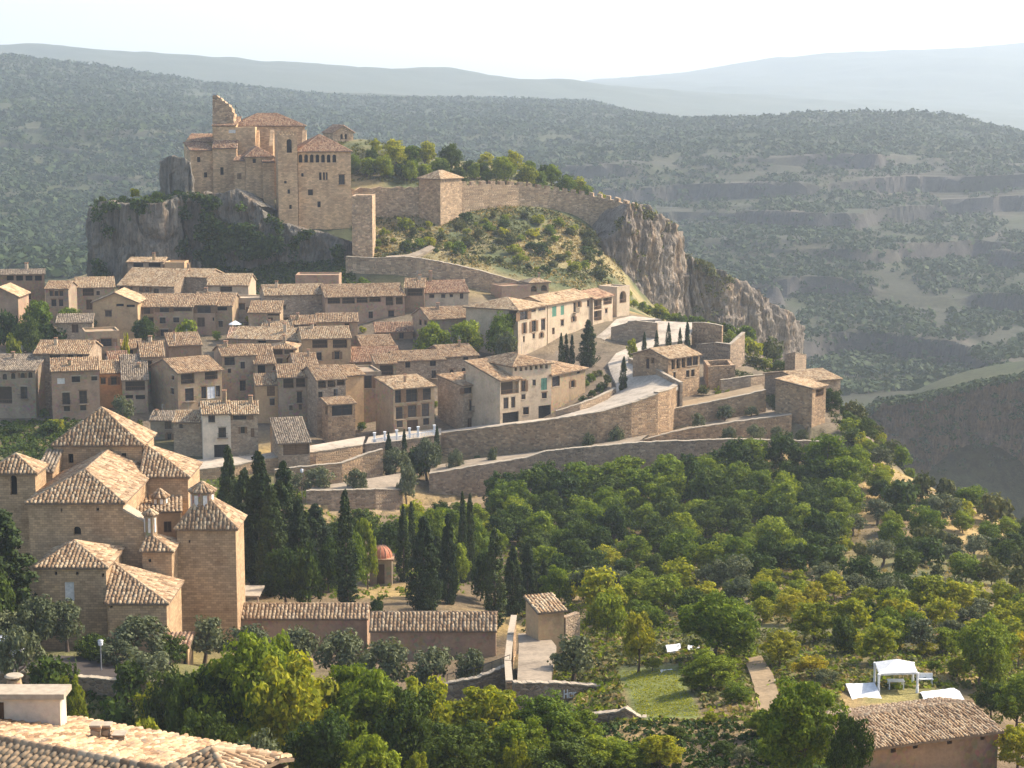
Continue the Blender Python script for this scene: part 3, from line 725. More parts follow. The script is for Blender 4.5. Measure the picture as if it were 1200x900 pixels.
_TF = np.array([(0, 1, 5, 4), (1, 2, 6, 5), (2, 3, 7, 6), (0, 3, 2, 1)])
def tiles_obj(arrs, mat, parent, name='tiles', stuff=True):
    V = np.concatenate(arrs); n = len(V)
    Fq = (np.arange(n)[:, None, None] * 8 + _TF[None]).reshape(-1, 4)
    me = np_mesh(name, V.reshape(-1, 3), Fq, mat, tuple(root_loc(parent)), uv=False)
    o = link(name, me, parent)
    if stuff: o['kind'] = 'stuff'
    return o
def ridge_arr(a, b, r=0.16, seg=0.45):
    a, b = Vector(a), Vector(b); L = (b - a).length; n = max(1, int(L / seg)); d = (b - a) / L
    sx = d.cross(Vector((0, 0, 1)))
    sx = sx.normalized() if sx.length > 1e-5 else Vector((1, 0, 0)); up = sx.cross(d)
    V = np.empty((n, 8, 3)); prof = [(-1, -0.2), (-0.55, 0.75), (0.55, 0.75), (1, -0.2)]
    for k in range(n):
        j = random.uniform(-.02, .02)
        for e, tt in enumerate((k / n, (k + 1.12) / n)):
            for i, (p, q) in enumerate(prof):
                V[k, e * 4 + i] = a + d * (L * min(tt, 1.02)) + sx * (p * r + j) + up * (q * r + 0.05 + (0.03 if not e else 0))
    return V
def slab(mb, poly, th=0.14):
    n = (Vector(poly[1]) - Vector(poly[0])).cross(Vector(poly[2]) - Vector(poly[0])).normalized()
    if n.z < 0: n = -n
    up = [Vector(p) + n * 0.02 for p in poly]; dn = [Vector(p) - Vector((0, 0, th)) for p in poly]; k = len(poly)
    mb.add(up + dn, [tuple(range(k)), tuple(range(2 * k - 1, k - 1, -1))] + [(i, i + k, (i + 1) % k + k, (i + 1) % k) for i in range(k)])

# ------------------------------------------------------------------ walls with real openings
def panel(mb, p0, p1, zb, zt, holes, n, deep=0.28):
    """vertical wall face from p0 to p1 (xy), bottom zb, top zt; holes (s0,h0,s1,h1,arch,deep) cut through, with reveals along inward n"""
    p0 = Vector((p0[0], p0[1], 0)); p1 = Vector((p1[0], p1[1], 0)); L = (p1 - p0).length; t = (p1 - p0) / L
    H = []
    for h in holes:
        s0, h0, s1, h1 = max(h[0], 0.05), max(h[1], zb + 0.02), min(h[2], L - 0.05), min(h[3], zt - 0.05)
        if s1 - s0 > 0.15 and h1 - h0 > 0.15: H.append((s0, h0, s1, h1, h[4], h[5]))
    S = sorted({0.0, L} | {round(v, 4) for h in H for v in (h[0], h[2])}); Z = sorted({zb, zt} | {round(v, 4) for h in H for v in (h[1], h[3])})
    P = lambda s, z, d=0: p0 + t * s + Vector((0, 0, z)) + n * d
    for i in range(len(S) - 1):
        for j in range(len(Z) - 1):
            cs, cz = (S[i] + S[i + 1]) / 2, (Z[j] + Z[j + 1]) / 2
            if any(h[0] - 1e-3 < cs < h[2] + 1e-3 and h[1] - 1e-3 < cz < h[3] + 1e-3 for h in H): continue
            mb.poly(P(S[i], Z[j]), P(S[i + 1], Z[j]), P(S[i + 1], Z[j + 1]), P(S[i], Z[j + 1]))
    for s0, h0, s1, h1, arch, dp in H:
        mb.poly(P(s0, h0), P(s0, h0, dp), P(s0, h1, dp), P(s0, h1)); mb.poly(P(s1, h0), P(s1, h1), P(s1, h1, dp), P(s1, h0, dp))
        mb.poly(P(s0, h0), P(s1, h0), P(s1, h0, dp), P(s0, h0, dp)); mb.poly(P(s0, h1), P(s0, h1, dp), P(s1, h1, dp), P(s1, h1))
        if dp > 0.5: mb.poly(P(s0, h0, dp), P(s1, h0, dp), P(s1, h1, dp), P(s0, h1, dp))
        if arch:
            r = (s1 - s0) / 2; c = (s0 + s1) / 2; hh = h1 - min(r, (h1 - h0) * 0.6); ry = h1 - hh
            for sg in (-1, 1):
                A = [P(c + sg * r * math.cos(a), hh + ry * math.sin(a)) for a in np.linspace(0, math.pi / 2, 5)]
                B = [P(c + sg * r * math.cos(a), hh + ry * math.sin(a), dp * 0.8) for a in np.linspace(0, math.pi / 2, 5)]
                for k in range(4): mb.poly(P(c + sg * r, h1), A[k], A[k + 1]); mb.poly(A[k], B[k], B[k + 1], A[k + 1])
    return H
WK = {  # kind: (recess, pane material, frame material, label word)
 'w': (0.24, 'glass', 'wood', 'window'), 'd': (0.24, 'wood', 'wood_lt', 'door'), 'G': (0.30, 'wood_lt', 'wood', 'garage_door'),
 's': (0.06, 'green', 'green', 'shutter'), 'W': (0.10, 'white', 'white', 'shutter'), 'b': (0.10, 'wood_lt', 'wood', 'shutter'),
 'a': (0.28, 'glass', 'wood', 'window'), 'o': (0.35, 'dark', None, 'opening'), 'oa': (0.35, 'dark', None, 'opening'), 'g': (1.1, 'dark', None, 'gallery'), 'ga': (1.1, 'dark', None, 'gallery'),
 'gd': (0.30, 'dark', 'black', 'garage_door'), 'p': (0.16, 'pl_white', 'pl_white', 'blind_window'),
}
def fit_window(root, p0, p1, n, h, kind, mats=None):
    s0, h0, s1, h1, arch, dp = h
    rec, pm, fm, nm = WK[kind]
    p0 = Vector((p0[0], p0[1], 0)); p1 = Vector((p1[0], p1[1], 0)); t = (p1 - p0).normalized()
    P = lambda s, z, d=0: p0 + t * s + Vector((0, 0, z)) + n * d
    w, hh = s1 - s0, h1 - h0
    def bar(mb, sa, sb, za, zb, d0, d1):
        c = P((sa + sb) / 2, (za + zb) / 2, (d0 + d1) / 2); mb.box(c, t * abs(sb - sa) / 2, n * abs(d1 - d0) / 2, (0, 0, abs(zb - za) / 2))
    if nm == 'gallery':
        mb = MB(); k = max(1, int(w / 2.2)); bar(mb, s0 + .01, s1 - .01, h0 + 0.004, h0 + 0.10, 0.05, 0.2)
        for i in range(1, k):
            c = s0 + w * i / k; bar(mb, c - 0.08, c + 0.08, h0 + 0.1, h1 - 0.01, 0.06, 0.22)
        bar(mb, s0 + .01, s1 - .01, h0 + 0.75, h0 + 0.82, 0.08, 0.14)
        for i in range(1, int(w / 0.35)):
            c = s0 + 0.35 * i; bar(mb, c - 0.015, c + 0.015, h0 + .1, h0 + .75, 0.09, 0.12)
        o = mb.build('gallery', MT['wood_lt'], root)
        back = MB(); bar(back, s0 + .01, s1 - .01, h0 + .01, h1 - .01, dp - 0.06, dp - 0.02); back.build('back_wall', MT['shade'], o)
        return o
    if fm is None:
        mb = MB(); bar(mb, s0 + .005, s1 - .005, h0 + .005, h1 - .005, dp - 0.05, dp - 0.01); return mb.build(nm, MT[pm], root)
    f = 0.07 if nm != 'garage_door' else 0.09
    mb = MB(); d0, d1 = rec - 0.05, rec + 0.03
    bar(mb, s0 + .003, s0 + f, h0 + .003, h1 - .003, d0, d1); bar(mb, s1 - f, s1 - .003, h0 + .003, h1 - .003, d0, d1)
    bar(mb, s0 + f, s1 - f, h1 - f, h1 - .003, d0, d1); bar(mb, s0 + f, s1 - f, h0 + .003, h0 + f, d0, d1)
    if nm in ('window', 'shutter', 'door') and w > 0.7 or nm == 'garage_door': bar(mb, (s0 + s1) / 2 - 0.03, (s0 + s1) / 2 + 0.03, h0 + f, h1 - f, d0, d1 - 0.01)
    if nm == 'window' and hh > 1.3: bar(mb, s0 + f, s1 - f, h0 + hh * 0.6, h0 + hh * 0.6 + 0.05, d0, d1 - 0.012)
    if nm in ('shutter', 'garage_door'):
        for i in range(1, int(hh / 0.3)): bar(mb, s0 + f, s1 - f, h0 + 0.3 * i, h0 + 0.3 * i + 0.04, d0 + 0.02, d1 - 0.015)
    o = mb.build(nm, MT[fm], root)
    pn = MB(); bar(pn, s0 + f, s1 - f, h0 + f, h1 - f, rec - 0.01, rec + 0.02); pn.build('pane' if nm in ('window', 'blind_window') else 'leaf', MT[pm], o)
    if nm in ('window',) and dp < 0.5:
        if w > .6: lt = MB(); bar(lt, s0 - 0.15, s1 + 0.15, h1 + 0.004, h1 + 0.22, -0.03, 0.1); lt.build('lintel', MT['wood_lt'] if random.random() < .5 else MT['cap'], o)
        if hh > 1.5 and w < 2.2 and random.random() < .35:
            bl = MB(); bar(bl, s0 - .25, s1 + .25, h0 - .12, h0 - .02, -.75, -.001); bk_ = bl.build('balcony', MT['rubble_gr'], o)
            rl = MB(); bar(rl, s0 - .25, s1 + .25, h0 + .85, h0 + .9, -.74, -.70)
            for kk in range(int((w + .5) / .16) + 1): bar(rl, s0 - .25 + .16 * kk, s0 - .225 + .16 * kk, h0 - .02, h0 + .85, -.735, -.705)
            rl2 = rl.build('balcony_railing', MT['black'], o)
        elif random.random() < .3 and hh > .9:
            for sg in (0, 1):
                sh = MB(); ww = w * .48; e0 = s0 - ww - .04 if sg == 0 else s1 + .04
                bar(sh, e0, e0 + ww, h0, h1, -.07, -.02)
                for kk in range(1, 6): bar(sh, e0 + .04, e0 + ww - .04, h0 + hh * kk / 6 - .03, h0 + hh * kk / 6, -.085, -.071)
                sh.build('open_shutter', MT['wood_lt'], o)
        sl = MB(); bar(sl, s0 - 0.06, s1 + 0.06, h0 - 0.09, h0 - 0.004, -0.08, 0.1); sl.build('sill', MT['cap'], o)
    return o
def on_plane(px, py, p0, n):          # ray through a pixel, met with the vertical plane through p0
    dx, dy, dz = ray(px, py); d = Vector((dx, dy, dz)); k = Vector((p0[0], p0[1], 0)).dot(n) / (d.x * n.x + d.y * n.y)
    return Vector((d.x * k, d.y * k, CAMZ + d.z * k))
def px_holes(rects, p0, p1, n):
    t = (Vector((p1[0], p1[1], 0)) - Vector((p0[0], p0[1], 0))).normalized(); out = []
    for r in rects:
        x0, y0, x1, y1 = r[:4]; k = r[4] if len(r) > 4 else 'w'
        a = on_plane((x0 + x1) / 2, y1, p0, n).z; b = on_plane((x0 + x1) / 2, y0, p0, n).z
        l = on_plane(x0, (y0 + y1) / 2, p0, n); rr = on_plane(x1, (y0 + y1) / 2, p0, n)
        f = lambda q: (q.x - p0[0]) * t.x + (q.y - p0[1]) * t.y
        out.append(((f(l), a, f(rr), b, k in ('a', 'ga', 'oa'), 1.1 if k[0] == 'g' and k != 'gd' else (0.6 if k in ('o', 'oa') else 0.34)), k))
    return out
def wall_side(mb, root, p0, p1, zb, zt, rects, n):
    hs = px_holes(rects, p0, p1, n)
    got = panel(mb, p0, p1, zb, zt, [h for h, k in hs], n)
    return [(p0, p1, n, g, k) for g in got for h, k in hs if abs((h[0] + h[2]) / 2 - (g[0] + g[2]) / 2) < 0.35 and abs((h[1] + h[3]) / 2 - (g[1] + g[3]) / 2) < 0.35][:len(got)]
def chimney(root, p, zt, h=1.5, s=0.35, mat='pl_tan', name='chimney'):
    b = MB(); b.box((p[0], p[1], zt + h / 2 - 0.9), (s, 0, 0), (0, s, 0), (0, 0, h / 2 + 0.9))
    o = b.build(name, MT[mat], root)
    c = MB()
    for i in (-1, 1):
        for j in (-1, 1): c.box((p[0] + i * s * .75, p[1] + j * s * .75, zt + h + 0.12), (s * .2, 0, 0), (0, s * .2, 0), (0, 0, 0.12))
    c.box((p[0], p[1], zt + h + 0.3), (s * 1.25, 0, 0), (0, s * 1.25, 0), (0, 0, 0.06)); c.build('chimney_cap', MT['tile_rd'], o)
    return o
FOOT = []
def house(name, label, A, B, base, rp, roof='gable', D=None, slope=17, mat='pl_tan', tile='tile', wins=(), lw=(), rw=(), over=0.4, group='houses of the old village', cat='house',
          chim=(), bottom=None, pitch=0.36, course=0.5, rag=0.12, ridge=True, Dmin=3.5, Dmax=13.0, root=None, apex=None, wname='wall', back=True):
    """A=(px,py eave,Y) left front corner, B=(px,Y) right front corner, rp=image row of the ridge or of the roof's far edge"""
    a = un(*A); b = ptz(B[0], B[1], a.z); ze = a.z
    t = Vector((b.x - a.x, b.y - a.y, 0)); L = t.length; t /= L; n = Vector((-t.y, t.x, 0))
    m = (a + b) / 2; ts = math.tan(R(slope or 17))
    if slope is None and roof in ('hip', 'hipf', 'gable', 'shed') and D:      # depth known: find the ridge height that shows at row rp
        run = D if roof == 'shed' else (D / 2 if roof == 'gable' else (L / 2 if roof == 'hipf' else min(L, D) / 2))
        q = m + n * run; hh = min((abs(proj((q.x, q.y, ze + k))[1] - rp), k) for k in np.linspace(0.05, 8, 160))[1]; ts = hh / run
    elif roof not in ('flat', 'pyr', 'none') and rp is not None:
        best = None
        for r in np.linspace(0.5, 14, 136):
            q = m + n * r; q.z = ze + r * ts
            e = abs(proj(q)[1] - rp)
            if best is None or e < best[0]: best = (e, r)
        run = best[1]
    else: run = 5.0
    if roof == 'gablef':               # gable end towards the viewer: rp is the apex row
        apex = 0.0
        for hh in np.linspace(0.2, 6, 117):
            q = m.copy(); q.z = ze + hh
            if proj(q)[1] <= rp: apex = hh; break
        D = D or 9.0
    if D is None: D = run if roof == 'shed' else 2 * run
    D = min(max(D, Dmin), Dmax)
    if roof == 'shed': ts = min(max(run * ts / D, 0.12), 0.6) if abs(run - D) > .01 else ts
    zb = un(A[0], base, A[2]).z
    g = min(hz(p.x, p.y) for p in (a, b, a + n * D, b + n * D))
    zb = min(zb, g) - 0.8 if bottom is None else bottom
    if root is None: root = empty(name, (m.x + n.x * D / 2, m.y + n.y * D / 2, max(zb, g)), label, cat, group)
    FOOT.append([(p.x, p.y) for p in (a - t * .8 - n * .8, b + t * .8 - n * .8, b + t * .8 + n * (D + .8), a - t * .8 + n * (D + .8))])
    W = MB(); a0, b0, a1, b1 = (Vector((p.x, p.y, 0)) for p in (a, b, a + n * D, b + n * D))
    fits = wall_side(W, root, a0, b0, zb, ze, wins, n)
    fits += wall_side(W, root, a1, a0, zb, ze, lw, t)          # left side, seen from outside
    fits += wall_side(W, root, b0, b1, zb, ze, rw, -t)
    W.poly((b1.x, b1.y, zb), (a1.x, a1.y, zb), (a1.x, a1.y, ze), (b1.x, b1.y, ze))
    Z = lambda p, z: Vector((p.x, p.y, z))
    planes = []; rid = []
    o_, of = over * 0.6, over
    if roof == 'shed':
        zr = ze + D * ts
        W.poly(Z(a0, ze), Z(a1, ze), Z(a1, zr)); W.poly(Z(b0, ze), Z(b1, zr), Z(b1, ze)); W.poly(Z(a1, ze), Z(b1, ze), Z(b1, zr), Z(a1, zr))
        planes = [[Z(a0 - n * of - t * o_, ze - of * ts), Z(b0 - n * of + t * o_, ze - of * ts), Z(b1 + n * .2 + t * o_, zr + .2 * ts), Z(a1 + n * .2 - t * o_, zr + .2 * ts)]]
    elif roof == 'gable':
        zr = ze + D / 2 * ts; am, bm = (a0 + a1) / 2, (b0 + b1) / 2
        W.poly(Z(a0, ze), Z(a1, ze), Z(am, zr)); W.poly(Z(b0, ze), Z(bm, zr), Z(b1, ze))
        planes = [[Z(a0 - n * of - t * o_, ze - of * ts), Z(b0 - n * of + t * o_, ze - of * ts), Z(bm + t * o_, zr), Z(am - t * o_, zr)],
                  [Z(b1 + n * of + t * o_, ze - of * ts), Z(a1 + n * of - t * o_, ze - of * ts), Z(am - t * o_, zr), Z(bm + t * o_, zr)]]
        rid = [(Z(am - t * o_, zr), Z(bm + t * o_, zr))]
    elif roof == 'gablef':
        zr = ze + apex; tg = apex / (L / 2); f, k = (a0 + b0) / 2, (a1 + b1) / 2
        W.poly(Z(a0, ze), Z(b0, ze), Z(f, zr)); W.poly(Z(b1, ze), Z(a1, ze), Z(k, zr))
        planes = [[Z(a1 - t * of + n * .2, ze - of * tg), Z(a0 - t * of - n * of, ze - of * tg), Z(f - n * of, zr), Z(k + n * .2, zr)],
                  [Z(b0 + t * of - n * of, ze - of * tg), Z(b1 + t * of + n * .2, ze - of * tg), Z(k + n * .2, zr), Z(f - n * of, zr)]]
        rid = [(Z(f - n * of, zr), Z(k + n * .2, zr))]
    elif roof == 'hip':
        hw = min(D, L) / 2; zr = ze + hw * ts
        e = [Z(a0 - n * of - t * of, ze - of * ts), Z(b0 - n * of + t * of, ze - of * ts), Z(b1 + n * of + t * of, ze - of * ts), Z(a1 + n * of - t * of, ze - of * ts)]
        if L >= D: r0 = Z((a0 + a1) / 2 + t * hw, zr); r1 = Z((b0 + b1) / 2 - t * hw, zr); planes = [[e[0], e[1], r1, r0], [e[1], e[2], r1], [e[2], e[3], r0, r1], [e[3], e[0], r0]]
        else: r0 = Z((a0 + b0) / 2 + n * hw, zr); r1 = Z((a1 + b1) / 2 - n * hw, zr); planes = [[e[0], e[1], r0], [e[1], e[2], r1, r0], [e[2], e[3], r1], [e[3], e[0], r0, r1]]
        if (r1 - r0).length > 0.3: rid = [(r0, r1)]
        rid += [(e[0], r0), (e[1], r1 if L >= D else r0), (e[2], r1), (e[3], r0 if L >= D else r1)]
    elif roof == 'hipf':               # hip towards the viewer, ridge running back
        hw = L / 2; zr = ze + hw * ts; k = 0.25
        e = [Z(a0 - n * of - t * of, ze - of * ts), Z(b0 - n * of + t * of, ze - of * ts), Z(b1 + t * of, ze - of * ts), Z(a1 - t * of, ze - of * ts)]
        r0 = Z((a0 + b0) / 2 + n * hw, zr); r1 = Z((a1 + b1) / 2, zr)
        planes = [[e[0], e[1], r0], [e[1], e[2], r1, r0], [e[3], e[0], r0, r1]]; W.poly(Z(b1, ze), Z(a1, ze), r1)
        rid = [(r0, r1), (e[0], r0), (e[1], r0)]
    elif roof == 'pyr':
        ap = un(*apex); tl = 0.35
        e = [Z(a0 - n * of - t * o_, ze - of * tl), Z(b0 - n * of + t * of, ze - of * tl), Z(b1 + n * o_ + t * of, ze - of * tl), Z(a1 + n * o_ - t * o_, ze - of * tl)]
        planes = [[e[0], e[1], ap], [e[1], e[2], ap], [e[2], e[3], ap], [e[3], e[0], ap]]; rid = [(e[0], ap), (e[1], ap), (e[2], ap)]
    elif roof == 'none':
        W.poly(Z(a0, ze), Z(b0, ze), Z(b1, ze), Z(a1, ze))
    elif roof == 'flat':
        W.poly(Z(a0, ze), Z(b0, ze), Z(b1, ze), Z(a1, ze))
        par = MB()
        for (u, v, nn) in ((a0, b0, n), (a1, a0, t), (b0, b1, -t), (b1, a1, -n)):
            c = (u + v) / 2 + nn * .14; d = (v - u); par.box(Z(c, ze + .18), d / 2, nn * .16, (0, 0, .178))
        par.build('parapet', MT[mat], root)
    W.build(wname, MT[mat], root)
    if planes:
        S = MB()
        for p in planes: slab(S, p)
        dk = S.build('roof', MT['deck'], root)
        arr = [tile_arrays(p, pitch, course, 0.035, None, rag) for p in planes]
        if ridge: arr += [ridge_arr(*r) for r in rid if (r[1] - r[0]).length > .5]
        tiles_obj(arr, MT[tile], dk)
    for (p0, p1, nn, h, k) in fits: fit_window(root, p0, p1, nn, h, k)
    if not chim and cat == 'house' and name == 'village_house' and roof in ('gable', 'shed', 'hip') and random.random() < .55 and L > 4:
        q = a0 + t * L * random.uniform(.2, .8) + n * D * random.uniform(.3, .5); chimney(root, q, ze + D * .4 * ts, random.uniform(.8, 1.4), random.uniform(.22, .36), random.choice(['pl_tan', 'pl_pale', 'rubble_gr']))
    if cat == 'house' and name == 'village_house' and roof in ('gable', 'shed', 'hip') and random.random() < .3:
        q = a0 + t * L * random.uniform(.25, .75) + n * D * .45; zq = ze + D * .4 * ts
        an = MB(); an.tube([(q.x, q.y, zq - .3), (q.x, q.y, zq + 2.2)], .025, 4)
        for kk in range(4): zz_ = zq + 1.5 + .2 * kk; an.tube([(q.x - .5 + .06 * kk, q.y, zz_), (q.x + .5 - .06 * kk, q.y, zz_)], .014, 4)
        an.build('aerial', MT['metal'], root)
    for c in chim:                     # (px, py top, height, depth fraction)
        fr = c[3] if len(c) > 3 else 0.4; sx = None
        for s_ in np.linspace(0, L, 60):
            q = a0 + t * s_ + n * (D * fr)
            if sx is None or abs(proj((q.x, q.y, ze + 1.5))[0] - c[0]) < sx[0]: sx = (abs(proj((q.x, q.y, ze + 1.5))[0] - c[0]), q)
        q = sx[1]; zt = on_plane(c[0], c[1], q, n).z; h = c[2]
        chimney(root, q, zt - h - .36, h, 0.32 if len(c) < 5 else c[4])
    return root
# ------------------------------------------------------------------ the village, house by house (photo pixels -> places on the hillside)
V = 'village_house'
T1 = 'houses of the top row under the castle rock'; T2 = 'houses of the middle rows'; T3 = 'houses of the lowest row'
house(V, 'tall brown house with a row of dark attic openings at the far left edge', (-14, 322, 420), (52, 423), 352, 316, 'gable', mat='pl_brown', tile='tile_dk', slope=12,
      wins=[(8, 323, 16, 329, 'o'), (19, 323, 27, 329, 'o'), (30, 323, 38, 329, 'o'), (41, 323, 49, 329, 'o'), (28, 344, 36, 351)], group=T1)
house(V, 'small pinkish house with a low gable in front of the tall brown house', (-22, 347, 402), (21, 402), 364, 337, 'gablef', mat='pl_pink', tile='tile_lt', group=T1)
house(V, 'narrow house with paired small windows and a lit yellow side wall', (53, 338, 414), (80, 414), 370, 324, 'gable', mat='pl_grey', D=8, tile='tile',
      wins=[(58, 341, 63, 347), (64, 341, 68, 347), (69, 341, 74, 347), (60, 351, 66, 359), (69, 351, 74, 359)], group=T1)
house(V, 'low house with a pale roof, dark gallery and doorway', (89, 337, 425), (134, 427), 365, 325, 'shed', mat='pl_grey', tile='tile_lt', wins=[(97, 338, 110, 347, 'g'), (101, 351, 108, 363, 'd'), (113, 341, 117, 346)], group=T1)
house(V, 'attic block with a chimney above the broad pale roof', (149, 307, 449), (191, 449), 325, 303, 'shed', mat='rubble_gr', tile='tile_lt', Dmin=5, wins=[(156, 308, 168, 313, 'o'), (174, 308, 188, 313, 'o')], chim=[(180, 296, 1.2, 0.3)], group=T1)
house(V, 'ochre attic with a plain wall beside the chimneyed attic block', (193, 309, 447), (216, 447), 322, 306, 'flat', D=6, mat='pl_ochre', tile='tile', group=T1)
house(V, 'wide house with a broad pale roof and a long row of attic windows', (138, 334, 436), (204, 433), 360, 315, 'shed', mat='rubble_gr', tile='tile_lt', Dmax=14, slope=20,
      wins=[(140, 335, 148, 342), (150, 335, 155, 342), (163, 336, 168, 342), (170, 336, 175, 342), (180, 338, 186, 344)], group=T1)
house(V, 'stone house with a pale roof stepping down from the broad roof', (208, 324, 440), (242, 438), 350, 315, 'gable', mat='rubble_gr', tile='tile_lt', group=T1, chim=[(221, 308, 1.0, 0.3)])
house(V, 'house with a flat-looking pale roof and one wide dark gallery', (243, 334, 430), (291, 430), 360, 321, 'gable', mat='pl_pale', tile='tile_lt', wins=[(258, 336, 272, 342, 'g')], group=T1)
house(V, 'warm ochre house with its gable end facing out', (109, 354, 402), (161, 402), 392, 343, 'gablef', mat='pl_ochre', tile='tile_lt', D=10,
      wins=[(136, 356, 145, 359, 'o'), (148, 357, 158, 360, 'o'), (123, 364, 131, 371), (114, 384, 119, 388), (125, 384, 130, 389), (131, 384, 136, 389)], group=T1)
house(V, 'row house with a grey lower wall and three attic windows beside the ochre gable', (161, 359, 406), (226, 406), 396, 340, 'gable', mat='pl_tan', tile='tile', rag=.25,
      wins=[(168, 360, 176, 368), (187, 360, 198, 366), (202, 359, 225, 365, 'g'), (171, 372, 180, 379), (187, 372, 194, 379), (188, 386, 197, 394), (203, 372, 210, 378)], group=T1)
house(V, 'row house with a big dark window beside a white cloth', (226, 357, 407), (252, 407), 398, 338, 'gable', mat='pl_pink', tile='tile', wins=[(231, 357, 247, 367), (231, 372, 240, 383, 'd'), (249, 372, 251, 376)], group=T1)
house(V, 'row house with a dark attic opening next to the big dark window', (252, 358, 408), (272, 408), 398, 341, 'gable', mat='pl_tan', tile='tile', wins=[(254, 358, 266, 364, 'o'), (256, 376, 261, 383)], group=T1)
house(V, 'house with a parapet roof and a strip of dark windows above the white parasol', (271, 351, 418), (305, 418), 380, None, 'flat', D=7, mat='pl_pale', wins=[(272, 356, 287, 363), (292, 360, 299, 366)], group=T1)
house(V, 'small house with a short roof over a wide dark opening', (291, 366, 400), (328, 400), 388, 353, 'shed', mat='pl_tan', tile='tile', wins=[(313, 366, 327, 370, 'g'), (332 - 18, 372, 320, 382, 'd')], group=T1)
house(V, 'house with a big square roof and blank stone wall under the castle rock', (310, 346, 412), (381, 415), 386, 326, 'gable', mat='rubble_gr', tile='tile_lt', D=11,
      wins=[(332, 373, 338, 381), (350, 372, 356, 380), (330, 358, 335, 363)], rw=(), group=T1)
house(V, 'plain pinkish block behind the big square roof', (346, 324, 430), (397, 430), 352, None, 'flat', D=7, mat='pl_pink', group=T1)
house(V, 'long house with an open gallery of dark bays under its eave', (381, 348, 410), (474, 414), 398, 328, 'gable', mat='pl_pink', tile='tile', rag=.3,
      wins=[(384, 349, 399, 356, 'g'), (401, 349, 416, 356, 'g'), (418, 348, 431, 355, 'g'), (433, 348, 446, 354, 'g'), (452, 348, 461, 358, 'g'), (464, 348, 472, 357, 'g'),
            (432, 365, 437, 373), (455, 364, 462, 375), (433, 380, 439, 386), (454, 380, 459, 394, 'd')], group=T1)
house(V, 'raised house with a dark wooden gallery at the corner', (474, 337, 416), (497, 416), 362, 318, 'gable', mat='pl_brown', tile='tile', D=10, wins=[(477, 338, 495, 347, 'g')], lw=(), group=T1)
house(V, 'pale house with a reddish roof under the curved wall', (497, 343, 418), (549, 420), 356, 328, 'gable', mat='pl_pale', tile='tile_rd', wins=[(503, 345, 509, 349), (517, 345, 522, 349), (527, 345, 531, 348), (539, 344, 543, 350)], group=T1, chim=[(505, 317, 1.6, .5)])
house(V, 'house with a large square tiled roof behind the round trees', (503, 374, 392), (556, 396), 398, 350, 'gable', D=10, mat='pl_grey', tile='tile', lw=[(491, 375, 494, 381), (497, 376, 500, 381)], slope=20, group=T2)
house(V, 'small stone house with an arched doorway on its lit side', (371, 377, 390), (419, 391), 404, 363, 'gable', mat='pl_tan', tile='tile', D=8, wins=[(404, 379, 409, 388)], group=T2)
house(V, 'ochre house with a long roof and a wide glazed gallery', (354, 397, 372), (411, 374), 432, 383, 'gable', mat='pl_ochre', tile='tile_lt', wins=[(366, 398, 384, 408, 'g'), (390, 398, 407, 408, 'g'), (371, 413, 377, 422), (392, 412, 398, 421)], group=T2)
house(V, 'long house with a pale roof running on from the ochre house', (268, 396, 382), (354, 378), 425, 384, 'gable', mat='pl_tan', tile='tile_lt', wins=[(302, 398, 312, 402, 'o'), (345, 400, 353, 408)], group=T2)
house(V, 'house with a new pink tiled roof and yellow wall', (266, 397, 388), (312, 388), 410, 384, 'shed', mat='pl_ochre', tile='tile_new', rag=0, group=T2)
house(V, 'little pavilion house with a hipped roof and dark glazing', (316, 408, 362), (346, 362), 432, 393, 'hip', mat='pl_tan', tile='tile', D=6, wins=[(320, 409, 331, 416, 'g'), (333, 409, 344, 415), (324, 420, 331, 427)], group=T2)
house(V, 'house with a steep ragged roof below the pavilion house', (298, 426, 355), (322, 356), 452, 404, 'shed', mat='pl_tan', tile='tile', wins=[(302, 428, 311, 438, 'o')], group=T2, slope=22)
house(V, 'brown roofed house with a shed roof above the pink roof', (198, 405, 378), (236, 380), 420, 390, 'shed', mat='pl_brown', tile='tile', group=T2)
house(V, 'flat topped house with one large square window', (100, 391, 366), (140, 368), 425, None, 'flat', mat='pl_tan', D=7, wins=[(118, 397, 131, 406), (104, 398, 108, 402)], group=T2)
house(V, 'house with four round arched attic windows', (-20, 433, 346), (41, 345), 494, 402, 'gable', mat='pl_grey', tile='tile_dk', D=13,
      wins=[(3, 438, 8, 445, 'a'), (13, 437, 18, 444, 'a'), (24, 437, 29, 443, 'a'), (33, 436, 38, 443, 'a'), (-8, 453, 14, 473, 'g'), (24, 453, 32, 467)], group=T2)
house(V, 'broad roofed attic with a dormer and a strip of small attic windows', (40, 414, 350), (104, 350), 440, 393, 'gable', mat='rubble_gr', tile='tile', D=11,
      wins=[(58, 415, 71, 422), (79, 416, 86, 421), (90, 416, 97, 421)], group=T2)
house(V, 'big plastered house with tall dark windows and shed roof below the dormer roof', (60, 435, 341), (116, 343), 494, 421, 'shed', mat='pl_pink', tile='tile', D=6.5,
      wins=[(84, 441, 94, 448), (107, 441, 114, 446), (73, 460, 82, 474), (93, 458, 102, 473), (75, 476, 82, 482), (94, 475, 101, 481), (67, 443, 76, 450, 'p')], group=T2)
house(V, 'bright orange house between two grey houses', (116, 437, 350), (142, 351), 480, 423, 'shed', mat='pl_orange', tile='tile_lt', wins=[(118, 443, 124, 450), (130, 442, 137, 451)], group=T2, rag=.3)
house(V, 'house with a shade-dark lichened shed roof over a wide shaded gallery', (143, 445, 347), (173, 348), 486, 416, 'shed', mat='pl_grey', tile='tile_dk', wins=[(147, 446, 170, 458, 'g'), (147, 463, 156, 467, 'o'), (159, 463, 170, 468, 'o')], group=T2, slope=22)  # shade on this roof is put in by the darker tiles
